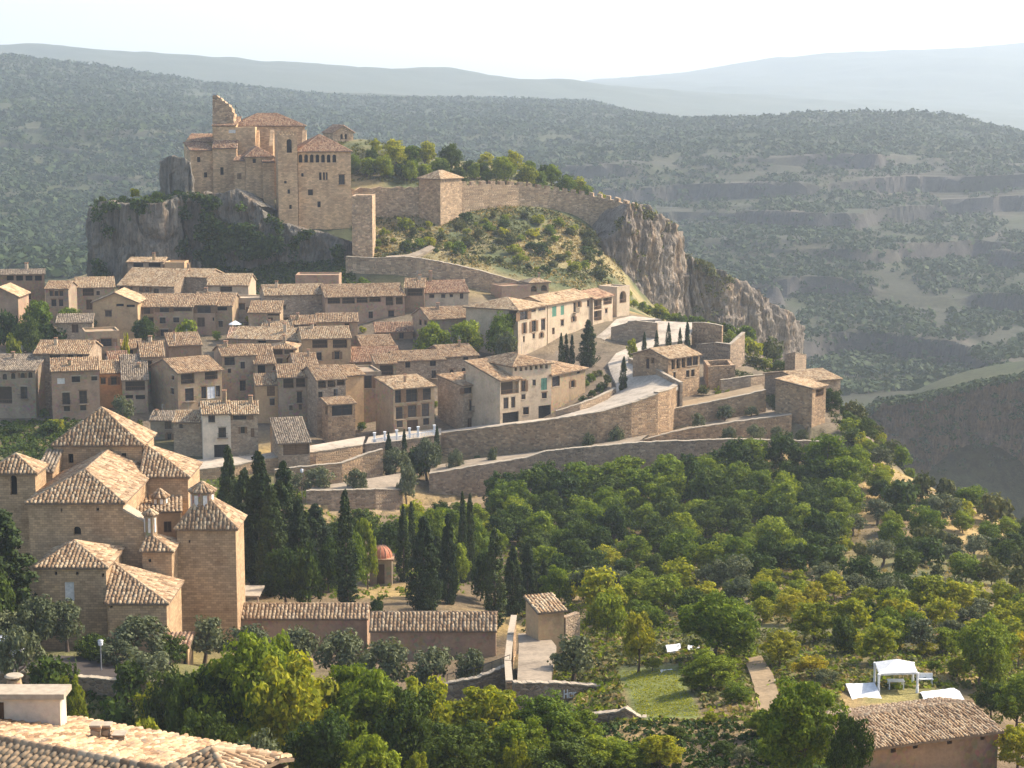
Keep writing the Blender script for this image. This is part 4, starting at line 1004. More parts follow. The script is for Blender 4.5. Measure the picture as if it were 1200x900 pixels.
house(V, 'tall narrow house with a green shutter', (165, 418, 354), (192, 355), 486, 400, 'gable', mat='pl_grey', tile='tile', wins=[(173, 423, 178, 431), (175, 435, 183, 449, 's')], group=T2)
house(V, 'corner house with wide dark windows and a white shutter under a big ragged roof', (208, 437, 344), (260, 349), 478, 406, 'gable', mat='pl_tan', tile='tile', D=12, rag=.3,
      wins=[(212, 438, 228, 450, 'g'), (240, 435, 255, 445, 'g'), (217, 455, 227, 470), (236, 453, 242, 467), (243, 453, 252, 467, 'W'), (253, 452, 258, 465)], lw=[(200, 455, 204, 462), (201, 440, 204, 445)], group=T2)
house(V, 'house with a dark corner window beside the corner house with the white shutter', (260, 417, 354), (300, 356), 470, 404, 'gable', mat='pl_grey', tile='tile', wins=[(263, 417, 275, 428), (267, 432, 271, 437), (282, 424, 287, 432), (281, 446, 288, 458)], group=T2)
house(V, 'narrow ochre house with a wooden balcony window', (300, 451, 344), (331, 345), 498, 438, 'shed', mat='pl_ochre', tile='tile', wins=[(313, 452, 322, 464, 'b'), (316, 467, 322, 475)], group=T2)
house(V, 'grey house with two dark bays under the eave and small windows', (326, 442, 343), (359, 344), 512, 427, 'gable', mat='pl_grey', tile='tile', wins=[(332, 443, 344, 455, 'g'), (347, 442, 358, 454, 'g'), (348, 459, 354, 472), (339, 475, 343, 481), (350, 474, 354, 480)], group=T2)
house(V, 'tall stone house with three dark gallery bays under a ragged roof', (371, 445, 338), (405, 340), 520, 423, 'gable', mat='rubble_gr', tile='tile', D=11, rag=.3,
      wins=[(373, 445, 382, 455, 'g'), (384, 444, 393, 454, 'g'), (395, 443, 404, 452, 'g'), (373, 459, 378, 466), (391, 456, 396, 464), (380, 495, 384, 508, 'd')], group=T3)
house(V, 'small oriel house with a wide glazed front and stone base', (384, 474, 333), (416, 335), 520, 467, 'shed', mat='rubble', tile='tile', Dmin=3, D=3.5, wins=[(389, 474, 413, 487, 'w')], lw=[(381, 475, 384, 486, 'o')], group=T3)
house(V, 'brown side wing with one tall dark window', (405, 440, 345), (426, 347), 512, 426, 'gable', mat='pl_ochre', tile='tile', D=8, group=T2)
house(V, 'house with a jumbled roof and a white plastered ledge', (411, 424, 374), (470, 376), 445, 403, 'gable', mat='pl_tan', tile='tile_rd', rag=.4, group=T2)
house(V, 'house with white porch pillars beside a dark recess', (440, 426, 362), (464, 363), 470, 415, 'shed', mat='pl_grey', tile='tile', wins=[(445, 428, 461, 440, 'g')], group=T2)
house(V, 'rubble house with two small windows above the three bay house', (464, 423, 366), (521, 369), 474, 411, 'gable', mat='rubble_gr', tile='tile', wins=[(475, 424, 481, 431), (504, 422, 511, 429), (506, 434, 511, 443)], group=T2)
house(V, 'stone house with small arched attic windows below the round trees', (521, 418, 370), (560, 373), 460, 404, 'gable', mat='rubble_gr', tile='tile', wins=[(527, 433, 532, 438, 'a'), (541, 431, 546, 437, 'a'), (543, 417, 549, 422), (552, 430, 557, 435, 'a')], group=T2)
house(V, 'shaded grey house end behind the three bay house', (425, 438, 349), (447, 350), 500, None, 'flat', D=9, mat='pl_grey', wins=[(427, 440, 436, 455)], group=T2)
house(V, 'house with a three by three front of dark glazed bays', (461, 456, 337), (509, 341), 506, 444, 'shed', mat='pl_tan', tile='tile_lt', D=7.5,
      wins=[(463, 457, 473, 472), (476, 456, 489, 471), (492, 455, 505, 469), (464, 477, 472, 491), (478, 475, 488, 489), (494, 473, 503, 488), (465, 493, 472, 501), (477, 492, 490, 508, 'd'), (496, 490, 503, 498)], group=T3)
house(V, 'grey stone house with a small white framed door', (542, 452, 343), (577, 347), 504, 441, 'shed', mat='rubble_gr', tile='tile', D=8, wins=[(544, 454, 555, 461), (562, 452, 571, 464), (550, 469, 555, 481), (566, 467, 571, 478), (548, 490, 554, 501, 'd')], group=T3)
house(V, 'house with a broad lower roof and big dark loggia over a garage', (586, 446, 338), (610, 341), 500, 424, 'shed', mat='pl_pale', tile='tile', D=10, wins=[(587, 447, 608, 462, 'g'), (590, 466, 596, 479), (599, 465, 604, 478), (589, 483, 608, 498, 'gd')], group=T3, slope=20)
house(V, 'tall house with a row of seven small square openings under its eave', (601, 429, 341), (646, 346), 495, 405, 'hip', mat='pl_pale', tile='tile', D=11,
      wins=[(603, 431, 606, 435, 'o'), (609, 430, 612, 435, 'o'), (615, 430, 618, 434, 'o'), (621, 429, 624, 434, 'o'), (627, 428, 630, 433, 'o'), (633, 428, 636, 432, 'o'), (639, 427, 642, 432, 'o'),
            (611, 446, 616, 459), (624, 445, 628, 452), (634, 443, 641, 457, 's'), (635, 460, 641, 467), (611, 462, 616, 468), (613, 477, 620, 486), (631, 475, 650 - 4, 490, 'gd')], group=T3)
house(V, 'lower stone house with a tiled corner roof and pale window', (646, 439, 346), (686, 355), 486, 417, 'hip', mat='pl_tan', tile='tile', D=9, wins=[(647, 441, 656, 453), (669, 446, 673, 454), (676, 435, 680, 438)], group=T3)
house(V, 'large grey house with a hipped roof and a shaded side', (607, 363, 384), (641, 394), 406, 346, 'hip', mat='pl_pale', tile='tile_lt', D=12.5, Dmax=13.5, slope=15,
      wins=[(609, 365, 618, 375), (620, 363, 628, 366), (631, 361, 639, 364), (613, 378, 616, 391), (623, 376, 628, 389), (634, 374, 639, 387), (613, 394, 615, 401), (624, 391, 627, 397), (633, 390, 636, 396)],
      lw=[(596, 364, 606, 375, 'g')], group=T1)
house(V, 'long pale house with green shutters facing the road', (642, 357, 395), (694, 412), 402, 338, 'gable', mat='pl_pale', tile='tile_lt', D=9,
      wins=[(647, 359, 652, 371, 's'), (657, 358, 661, 369, 's'), (672, 355, 675, 366), (677, 354, 680, 360), (688, 352, 691, 359), (657, 375, 661, 382), (647, 384, 650, 392, 'd'), (671, 371, 674, 377)], group=T1, chim=[(652, 343, 1.2, .4, .2), (689, 335, 1.0, .5)])
house(V, 'end house with a dark two storey gallery beside the road', (695, 350, 411), (718, 419), 378, 334, 'gable', mat='pl_pale', tile='tile_rd', D=8, wins=[(696, 351, 705, 363, 'g'), (696, 364, 705, 376, 'g'), (707, 349, 717, 357, 'g'), (709, 362, 712, 367)], group=T1)
house(V, 'little roof turret with two open arches', (621, 331, 432), (643, 434), 350, 327, 'hip', mat='pl_tan', tile='tile_lt', D=4.5, wins=[(622, 335, 629, 342, 'ga'), (634, 334, 641, 341, 'ga')], group=T1)
house('arched_gate_house', 'pale gate building with one large dark arch near the cliff foot', (723, 338, 424), (738, 428), 358, None, 'flat', D=5, mat='pl_pale', wins=[(726, 341, 734, 355, 'ga')], group=T1, cat='gate house')
house(V, 'pink plain house with a low wall above the hipped grey house', (588, 337, 428), (622, 431), 352, None, 'flat', D=6, mat='pl_pink', group=T1)
house(V, 'two storey house with a columned loggia below the road', (783, 420, 352), (820, 358), 458, 404, 'gable', mat='rubble', tile='tile_lt', D=9,
      wins=[(787, 421, 791, 433, 'o'), (793, 420, 797, 432, 'o'), (799, 419, 803, 431, 'o'), (805, 418, 811, 429, 'w'), (812, 417, 818, 428, 'w'), (789, 436, 792, 444), (804, 434, 808, 442), (810, 433, 814, 441)],
      lw=[(757, 420, 761, 432), (764, 419, 766, 426)], group=T3)
house(V, 'stone and white house above the ramp with a garage at street level', (237, 485, 319), (270, 320), 538, 468, 'gable', mat='pl_cream', tile='tile_lt', D=9,
      wins=[(244, 484, 252, 495), (256, 501, 265, 513), (251, 521, 268, 536, 'gd')], group=T3, chim=[(263, 457, 1.3, .4)])
house(V, 'stone half of the white house with a wide dark window', (270, 485, 320.3), (302, 321), 535, 468.5, 'gable', mat='rubble_gr', tile='tile_lt', D=9, wins=[(273, 485, 289, 492), (282, 500, 287, 508), (294, 502, 298, 512, 'b')], group=T3, chim=[(294, 463, 1.0, .4)])
house(V, 'stone wing with a lower roof on the near side of the white house', (203, 494, 322), (236, 322), 538, 477, 'gable', mat='rubble_gr', tile='tile_lt', D=8, wins=[(210, 497, 214, 502)], group=T3)
house(V, 'grey building with dark balconies behind the church roof', (176, 492, 330), (203, 330), 530, 482, 'shed', mat='pl_grey', tile='tile_dk', wins=[(193, 492, 201, 503), (196, 508, 201, 523)], group=T3)
house('garage_hut', 'brown hut with a dark roof and a wide garage door on the ramp', (326, 519, 315), (363, 316.5), 535, 491, 'shed', mat='rubble_gr', tile='tile_dk', D=8, wins=[(332, 520, 362, 533, 'G')], group=T3, cat='garage', slope=22)
house('corner_tower', 'slim stone corner tower with an open belvedere on the terrace', (952, 455, 337), (968, 341), 520, 444, 'shed', mat='rubble', tile='tile_lt', D=7.5, wins=[(956, 456, 965, 465, 'g')], group=T3, cat='tower', slope=12)
house('pavilion', 'flat roofed pavilion with pinkish tiles behind the corner tower', (940, 447, 350), (985, 354), 470, 424, 'gable', mat='rubble_gr', tile='tile_lt', D=12, slope=10, group=T3)
house(V, 'brown lean-to with a shed roof under the long gallery house', (440, 389, 398), (484, 399), 402, 378, 'shed', mat='pl_brown', tile='tile_rd', wins=[(450, 390, 456, 397), (468, 390, 473, 397)], group=T2)
house(V, 'low stone barn with a wide roof below the tall brown house', (66, 378, 392), (108, 393), 392, 368, 'shed', mat='rubble_gr', tile='tile_dk', wins=[(84, 380, 92, 390, 'd')], group=T2)
house(V, 'squat house with a ragged roof between the lean-to and the rubble house', (424, 405, 386), (462, 388), 420, 393, 'gable', mat='pl_tan', tile='tile', rag=.3, wins=[(436, 406, 443, 413)], group=T2)
house(V, 'small shed roofed house beside the square rubble house', (343, 380, 398), (371, 399), 396, 370, 'shed', mat='pl_tan', tile='tile', wins=[(350, 382, 356, 390)], group=T2)
house(V, 'small house end squeezed behind the green shuttered house', (143, 408, 372), (166, 373), 425, 398, 'gable', mat='pl_brown', tile='tile', wins=[(150, 410, 156, 417)], group=T2)
house(V, 'low house in the gap below the parapet roofed house', (306, 386, 396), (342, 396), 400, 376, 'shed', mat='pl_tan', tile='tile_lt', wins=[(316, 387, 324, 394)], group=T2)
house(V, 'stone house corner behind the orange house', (128, 425, 360), (150, 361), 440, 412, 'gable', mat='rubble_gr', tile='tile_rd', rag=.3, group=T2)
house(V, 'tall grey house filling the gap behind the three gallery bays', (345, 428, 352), (372, 353), 470, 414, 'gable', mat='pl_grey', tile='tile', wins=[(350, 430, 357, 440)], group=T2)
house(V, 'plain lower house in shade right of the shaded house end', (447, 470, 352), (463, 352), 500, 458, 'gable', mat='pl_tan', tile='tile', D=6, group=T2)
# parts that only single houses have: dormer, white pillars
# ------------------------------------------------------------------ build streets and walls
for nm, mt, prs in SHEETS:
    b = MB(); pts = [(un(*p), un(*q)) for p, q in prs]
    fine = []
    for (a, b_), (c, d) in zip(pts, pts[1:]):
        for k in range(6): fine.append((a.lerp(c, k / 6), b_.lerp(d, k / 6)))
    fine.append(pts[-1])
    for (a, b_), (c, d) in zip(fine, fine[1:]):
        for k in range(3):
            q = [a.lerp(b_, k / 3), a.lerp(b_, (k + 1) / 3), c.lerp(d, (k + 1) / 3), c.lerp(d, k / 3)]
            b.poly(*q)
    for (a, b_), (c, d) in zip(fine, fine[1:]):
        dn = Vector((0, 0, -0.6)); b.poly(a, c, c + dn, a + dn); b.poly(b_, b_ + dn, d + dn, d)
    tag(b.build(nm, MT[mt]), kind='structure')
def wallstrip(label, mat, th, pts, name='stone_wall', cap=True, crenel=0, group=None, cat='wall', ragged=0.0):
    P = []
    for i in range(len(pts) - 1):
        a, b = pts[i], pts[i + 1]; k = max(1, int((abs(b[0] - a[0]) / 5)))
        for j in range(k):
            f = j / k; P.append([a[q] + (b[q] - a[q]) * f for q in range(4)])
    P.append(list(pts[-1]))
    top = [un(p[0], p[1], p[3]) for p in P]; bot = [un(p[0], p[2], p[3]) for p in P]
    root = empty(name, (bot[0].x, bot[0].y, bot[0].z), label, cat, group)
    W = MB(); CM = MB(); N = []
    for i in range(len(P)):
        d = (top[min(i + 1, len(P) - 1)] - top[max(i - 1, 0)]); d.z = 0; d.normalize(); N.append(Vector((-d.y, d.x, 0)))
    zt = [t.z + (random.uniform(-ragged, ragged) if ragged else random.uniform(-.06, .06)) for t in top]
    zb = [min(b.z, hz(b.x, b.y)) - 1.0 for b in bot]
    for i in range(len(P) - 1):
        a, c = top[i], top[i + 1]; na, nc_ = N[i] * th, N[i + 1] * th
        A = Vector((a.x, a.y, zt[i])); B = Vector((c.x, c.y, zt[i + 1])); a0 = Vector((a.x, a.y, zb[i])); b0 = Vector((c.x, c.y, zb[i + 1]))
        bat = Vector((0, 0, 0))
        W.poly(a0, b0, B, A); W.poly(A, B, B + nc_, A + na); W.poly(b0 + nc_, a0 + na, A + na, B + nc_)
        if i == 0: W.poly(a0, A, A + na, a0 + na)
        if i == len(P) - 2: W.poly(b0, b0 + nc_, B + nc_, B)
        if cap and not crenel:
            e = 0.08; up = Vector((0, 0, random.uniform(0.10, 0.17))); g = (B - A) * 0.02
            o1, o2 = -N[i] * e, N[i] * (th + e)
            q = [A + g + o1, B - g + o1, B - g + o2, A + g + o2]
            CM.add([v + Vector((0, 0, .004)) for v in q] + [v + up for v in q], [(3, 2, 1, 0), (4, 5, 6, 7), (0, 1, 5, 4), (1, 2, 6, 5), (2, 3, 7, 6), (3, 0, 4, 7)])
        if crenel and i % 2 == 0:
            q = [A, B, B + nc_, A + na]; CM.add([v + Vector((0, 0, .004)) for v in q] + [v + Vector((0, 0, crenel)) for v in q], [(3, 2, 1, 0), (4, 5, 6, 7), (0, 1, 5, 4), (1, 2, 6, 5), (2, 3, 7, 6), (3, 0, 4, 7)])
    W.build('masonry', MT[mat], root)
    if CM.v:
        o = CM.build('coping' if not crenel else 'merlons', MT['cap'] if not crenel else MT[mat], root); o['kind'] = 'stuff'
    return root
for lab, mt, th, pts, rg in WALLS: wallstrip(lab, mt, th, pts, ragged=rg)
# ------------------------------------------------------------------ castle and collegiate church on the rock
CA = empty('castle', un(330, 235, 490), 'large fortified church with square tower and tiled nave roof on the rock', 'castle')
ck = dict(root=CA, name='castle', label='', over=0.35, mat='castle', tile='tile_rd', rag=0.05)
def cz(py, Y): return un(300, py, Y).z
house(A=(275, 147, 494), B=(357, 498), base=235, rp=130, roof='hip', D=16, slope=None, bottom=cz(240, 494), wins=[], wname='nave_wall', **ck)
house(A=(250, 149, 489), B=(299, 489.5), base=235, rp=None, roof='none', D=9, bottom=cz(240, 489), wname='choir_wall', wins=[(268, 152, 276, 156, 'p')], **ck)
house(A=(249, 147, 490), B=(276, 490), base=160, rp=137, roof='shed', D=10, slope=None, bottom=cz(160, 490), wname='choir_attic', **ck)
house(A=(249, 173, 486), B=(277, 486), base=235, rp=165, roof='shed', D=3, slope=None, Dmin=2.5, bottom=cz(238, 486), wname='apse_wall', wins=[(258, 196, 262, 205, 'o')], **ck)
house(A=(223, 176, 485), B=(249, 487), base=235, rp=168, roof='shed', D=8, slope=None, bottom=cz(236, 485), wname='side_chapel', tile2=None, wins=[(231, 184, 235, 190, 'o'), (239, 202, 243, 208, 'o')], **{k: v for k, v in ck.items()}) if False else \
house(A=(223, 176, 485), B=(249, 487), base=235, rp=167, roof='shed', D=8, slope=None, bottom=cz(236, 485), wname='side_chapel', wins=[(231, 184, 235, 190, 'o'), (239, 202, 243, 208, 'o')], **ck)
house(A=(218, 166, 494), B=(250, 494), base=180, rp=157, roof='shed', D=9, slope=None, bottom=cz(200, 494), wname='sacristy_wall', **ck)
house(A=(274, 188, 483), B=(289, 483), base=240, rp=182, roof='shed', D=5, slope=None, bottom=cz(246, 483), wname='chapel_wall', wins=[(278, 203, 283, 210, 'b')], **ck)
house(A=(288, 183, 482), B=(320, 484), base=240, rp=172, roof='hipf', D=9, slope=None, bottom=cz(248, 482), wname='transept_wall', wins=[(296, 186, 300, 191, 'o')], **ck)
house(A=(308, 190, 481.4), B=(321, 482), base=240, rp=186, roof='shed', D=3, Dmin=2, slope=None, bottom=cz(248, 482), wname='porch_wall', **ck)
house(A=(325, 158, 476), B=(348, 477), base=266, rp=None, roof='none', D=7, bottom=cz(276, 474), wname='tower', wins=[(336, 163, 342, 179, 'oa'), (337, 222, 340, 227, 'o'), (339, 240, 342, 245, 'o'), (333, 212, 336, 215, 'o')], lw=[], **ck)
house(A=(349, 177, 478.6), B=(411, 482), base=266, rp=158, roof='hip', D=15, slope=None, bottom=cz(276, 478), wname='palace_wall', Dmax=16,
      wins=[(350 + 6.6 * k, 181, 354.4 + 6.6 * k, 190.5, 'oa') for k in range(7)] + [(374, 202, 377, 211, 'o'), (378.5, 202, 381, 211, 'o'), (382, 202, 384, 211, 'o'), (397, 205, 404, 216, 'w'), (361, 222, 367, 229, 'o'), (372, 236, 376, 243, 'o'), (353, 203, 356, 207, 'o')], **ck)
# merlons on the square tower, buttresses of the nave, ruined tower stump
b = MB()
a = un(325, 158, 476); e = ptz(348, 477, a.z); t = (e - a); t.z = 0; L = t.length; t.normalize(); n = Vector((-t.y, t.x, 0))
for k in range(6):
    c = a + t * (L * (k + .5) / 6) + n * .35; b.box((c.x, c.y, a.z + .45), t * .28, n * .3, (0, 0, .45))
    c = a + n * (7 * (k + .5) / 6) + t * .35; b.box((c.x, c.y, a.z + .45), n * .3, t * .3, (0, 0, .45))
b.build('merlons', MT['castle'], CA)['kind'] = 'stuff'
for px in (319, 357, 302):
    b = MB(); p = un(px, 152, 493); w_, dd = .5, 3.0; z0 = p.z; z1 = p.z - 7
    b.add([(p.x - w_, p.y, z0), (p.x + w_, p.y, z0), (p.x + w_, p.y - dd, z0 - 4), (p.x - w_, p.y - dd, z0 - 4), (p.x - w_, p.y, z1), (p.x + w_, p.y, z1), (p.x + w_, p.y - dd, z1), (p.x - w_, p.y - dd, z1)],
          [(0, 1, 2, 3)[::-1], (3, 2, 6, 7)[::-1], (0, 3, 7, 4)[::-1], (1, 5, 6, 2)[::-1], (4, 7, 6, 5)[::-1]]); b.build('buttress', MT['castle'], CA)
b = MB()
prof = [(249, 112.5), (250.5, 111), (252.5, 111.8), (254, 111.2), (256.5, 114.5), (258.5, 114), (261, 118.5), (263, 118), (264.5, 121), (268, 121.5), (269, 125), (271.5, 126), (272, 131), (274.5, 132.5), (273.5, 139), (275, 150)]
fr = [un(p[0], p[1], 492) for p in prof] + [un(249, 150, 492)]; bk = [v + Vector((0.3, 3.0, -.4)) for v in fr]
n_ = len(fr); b.add(fr + bk, [tuple(range(n_))[::-1], tuple(range(n_, 2 * n_))] + [(i, (i + 1) % n_, (i + 1) % n_ + n_, i + n_) for i in range(n_)])
c0 = un(249, 112, 492); c1 = un(249, 150, 492)
b.add([c0, c0 + Vector((-.3, 7, -1)), c1 + Vector((-.3, 7, 0)), c1, c0 + Vector((1.2, 0, 0)), c0 + Vector((1, 7, -1)), c1 + Vector((1, 7, 0)), c1 + Vector((1.2, 0, 0))], [(0, 1, 2, 3), (7, 6, 5, 4), (0, 4, 5, 1), (1, 5, 6, 2), (3, 2, 6, 7)])
b.build('ruined_tower', MT['castle_red'], CA)
b = MB(); p = un(285, 147, 494)
b.tube([p + Vector((0, 2, 0)), p + Vector((-2, 1, 5))], .06); b.tube([p + Vector((-2.5, 1, 0)), p + Vector((-2, 1, 5.2))], .06); b.build('mast', MT['black'], CA)
# detached pier, curtain walls, corner tower, hilltop chapel
def block(name, label, cat, A, B, base, D, mat, group=None):
    a = un(*A); b_ = ptz(B[0], B[1], a.z); t = b_ - a; L = t.length; t.normalize(); n = Vector((-t.y, t.x, 0)); z0 = un(A[0], base, A[2]).z - 1.5
    r = empty(name, ((a.x + b_.x) / 2, (a.y + b_.y) / 2, z0 + 1.5), label, cat, group)
    m = MB(); m.box((a + b_) / 2 + n * D / 2 + Vector((0, 0, (z0 - a.z) / 2)), t * L / 2, n * D / 2, (0, 0, (a.z - z0) / 2)); m.build('masonry', MT[mat], r)
    m = MB(); k = max(2, int(L / .9))
    for i in range(k):
        for dd in (0.25, D - 0.25):
            if random.random() < .75: m.box(a + t * (L * (i + .5) / k) + n * dd + Vector((0, 0, .15 + .004)), t * (L / k * .48), n * .22, (0, 0, random.uniform(.1, .15)))
    m.build('broken_top', MT[mat], r)['kind'] = 'stuff'
    return r
block('wall_pier', 'tall narrow wall end standing free in front of the castle palace', 'tower', (412, 230, 458), (436, 458), 304, 11, 'castle_red')
wallstrip('castle curtain wall between palace and round capped tower', 'castle_red', 1.4, [(411, 222, 268, 487), (440, 219, 266, 489), (475, 220, 266, 490), (508, 218, 266, 491)], name='curtain_wall', cap=False, ragged=.35)
r = house('wall_tower', 'square wall tower with a pointed tiled cap on the curtain wall', (516, 209, 486), (541, 493), 268, 200, 'hip', D=7, slope=None, mat='castle_red', tile='tile_lt', group=None, cat='tower', bottom=cz(275, 486))
wallstrip('long curtain wall running from the capped tower to the cliff', 'castle_red', 1.2, [(541, 217, 250, 494), (575, 216, 248, 499), (608, 217, 250, 504), (645, 222, 258, 508), (690, 229, 268, 510), (720, 235, 275, 508), (745, 243, 282, 504)], name='curtain_wall', cap=False, crenel=0.9)
house('hilltop_chapel', 'small ruined gabled chapel on the hilltop behind the castle', (390, 155, 540), (414, 543), 168, 147, 'gablef', mat='castle_red', tile='tile_rd', D=7, group=None, cat='chapel', wins=[(399, 157, 402, 163, 'oa'), (404, 157, 407, 163, 'oa')])
# ------------------------------------------------------------------ parish church in the near left: many tiled blocks
CH = empty('parish_church', un(120, 735, 215), 'large stone parish church of stacked blocks with ribbed tiled hip roofs', 'church')
kk = dict(root=CH, name='c', label='', mat='ashlar', tile='tile_ch', pitch=0.44, course=0.5, rag=0.0, over=0.3)
zf = un(100, 752, 205).z
house(A=(62, 521, 226), B=(166, 226), base=700, rp=None, roof='pyr', apex=(119, 478, 230), D=7.8, bottom=zf, wname='lantern_wall', wins=[(80, 532, 86, 543, 'o'), (142, 531, 148, 542, 'o')], **kk)
house(A=(33, 588, 208), B=(144, 208), base=700, rp=551, roof='hipf', D=17.9, Dmax=18, slope=None, bottom=zf, wname='nave_wall', wins=[(86, 617, 95, 627, 'oa'), (71, 596, 73, 600, 'o'), (113, 595, 116, 599, 'o')], **kk)
house(A=(166.2, 558, 222), B=(220, 222), base=690, rp=None, roof='pyr', apex=(171, 521, 227), D=8.5, bottom=zf, wname='transept_wall', wins=[], **kk)
house(A=(151, 601, 213.5), B=(212, 214.5), base=690, rp=582, roof='shed', D=8.2, slope=None, bottom=zf, wname='aisle_wall', mat='pl_ochre', wins=[(192, 611, 201, 624, 'd')], **{k: v for k, v in kk.items() if k != 'mat'})
house(A=(207, 619, 209), B=(276, 209), base=705, rp=None, roof='pyr', apex=(239, 578, 212), D=6.5, bottom=zf - 1, wname='chapel_wall', wins=[(221, 633, 223, 636, 'o')], **kk)
house(A=(166.5, 645, 205.5), B=(201, 205.5), base=700, rp=None, roof='pyr', apex=(174, 625, 208), D=5.0, bottom=zf, wname='porch_wall', wins=[(174, 655, 177, 659, 'o')], **kk)
house(A=(42, 664, 199), B=(124, 199), base=740, rp=None, roof='pyr', apex=(87, 634, 204), D=8.6, bottom=zf - 2, wname='sacristy_wall', wins=[(76, 682, 87, 704, 'p'), (64, 670, 67, 674, 'o'), (89, 670, 92, 674, 'o'), (119, 672, 122, 676, 'o')], **kk)
house(A=(125.5, 706, 196.5), B=(195, 196.5), base=745, rp=None, roof='pyr', apex=(133, 660, 203), D=9, bottom=zf - 2, wname='annex_wall', wins=[(129, 710, 132, 713, 'o')], **kk)
house(A=(-16, 554, 213), B=(41, 213), base=700, rp=None, roof='pyr', apex=(19, 532, 215.5), D=5, bottom=zf, wname='belfry_wall', wins=[(12, 557, 20, 580, 'oa')], **kk)
house(A=(44, 552, 221), B=(61.5, 221), base=640, rp=528, roof='shed', D=5, slope=None, bottom=zf, wname='stair_wall', tile='tile_dk', **{k: v for k, v in kk.items() if k != 'tile'})  # roof in shade: the darker tile colour paints that in
# sloping wing wall beside the nave
b = MB(); q = [un(144.2, 598, 208.05), un(168, 612, 208.05)]; n = Vector((0, 1, 0)); z1 = zf
f = [q[0], q[1], Vector((q[1].x, q[1].y, z1)), Vector((q[0].x, q[0].y, z1))]; k_ = [v + n * 2.2 for v in f]
b.add(f + k_, [(0, 3, 2, 1)[::-1], (4, 5, 6, 7)[::-1], (0, 1, 5, 4)[::-1], (1, 2, 6, 5)[::-1], (2, 3, 7, 6)[::-1], (3, 0, 4, 7)[::-1]]); b.build('wing_wall', MT['ashlar'], CH)
b = MB(); b.add([v + Vector((0, -.1, .005)) for v in q] + [v + Vector((0, 2.3, .005)) for v in q] + [v + Vector((0, -.1, .25)) for v in q] + [v + Vector((0, 2.3, .25)) for v in q],
      [(0, 2, 3, 1), (4, 5, 7, 6), (0, 1, 5, 4), (2, 6, 7, 3), (0, 4, 6, 2), (1, 3, 7, 5)]); b.build('wing_coping', MT['cap'], CH)
def lantern(cx, py_e, py_b, Y, wpx, n=8, top=10):
    c = un(cx, py_e, Y); zb = un(cx, py_b, Y).z - 1.5; r = wpx / 2 * Y / F
    b = MB(); b.lathe((c.x, c.y, 0), [(r, zb), (r, c.z)], n); o = b.build('lantern', MT['pl_tan'], CH)
    for k in range(n):
        t = 2 * math.pi * (k + .5) / n; d = Vector((math.cos(t), math.sin(t), 0)); s = Vector((-d.y, d.x, 0)); rr = r * math.cos(math.pi / n)
        h = (c.z - zb - 1.5)
        w_ = MB(); w_.box(Vector((c.x, c.y, c.z - h * .5)) + d * (rr + .02), s * r * .17, d * .05, (0, 0, h * .36)); w_.build('blind_window', MT['pl_white'], o)
    arr = []
    R2 = r * 1.18; zt = un(cx, py_e - top, Y).z
    for k in range(n):
        t0, t1 = 2 * math.pi * k / n, 2 * math.pi * (k + 1) / n
        P = [Vector((c.x + R2 * math.cos(t), c.y + R2 * math.sin(t), c.z - .02)) for t in (t0, t1)]; ap = Vector((c.x, c.y, zt))
        arr.append(tile_arrays([P[0], P[1], ap], .36, .5)); arr.append(ridge_arr(P[0], ap, .14))
    b = MB(); b.lathe((c.x, c.y, 0), [(R2, c.z - .1), (R2, c.z), (.05, zt)], n); cap_ = b.build('lantern_roof', MT['deck'], o)
    tiles_obj(arr, MT['tile_ch'], cap_)
lantern(237, 575, 600, 212, 29)
lantern(176, 603, 626, 208, 16, 6, 6)
lantern(187, 582, 590, 218, 20, 8, 9)
# gate porch, flat canopy, cemetery walls with tiled tops
CW = 'tiled cemetery walls'
kw = dict(mat='pl_pink', tile='tile_ch', pitch=.44, course=.5, rag=0, over=.25)
house('cemetery_wall', 'long plastered wall with a ribbed tiled roof joined to the church', (197, 724, 212), (430, 212), 746, 708, 'gable', D=4.4, slope=None, Dmin=2, group=CW, cat='wall', **kw)
house('cemetery_wall', 'lower plastered wall with a ribbed tiled roof in front of the cypresses', (434, 738, 207), (581, 207), 770, 718, 'gable', D=4.8, slope=None, Dmin=2, group=CW, cat='wall', **kw)
house('gate_porch', 'small beige gate porch with a tiled top behind olive trees', (188, 757, 193), (220, 193), 797, 742, 'shed', mat='pl_ochre', tile='tile_rd', D=3.2, slope=None, Dmin=2, pitch=.44, rag=0, group=None, cat='gate', wins=[(214, 762, 219, 797, 'o')])
r = empty('canopy', un(272, 712, 217), 'low pale flat canopy at the foot of the church chapel', 'canopy')
a, b_ = un(242, 699, 217), un(304, 699, 217)
m = MB(); m.bx(a.x, b_.x, 217, 222, a.z - .1, a.z + .08); m.build('roof', MT['cap'], r)
for x in np.linspace(a.x + .2, b_.x - .2, 4): m = MB(); m.bx(x - .08, x + .08, 217.1, 217.26, hz(x, 217.2) - .3, a.z - .104); m.build('post', MT['pl_pale'], r)
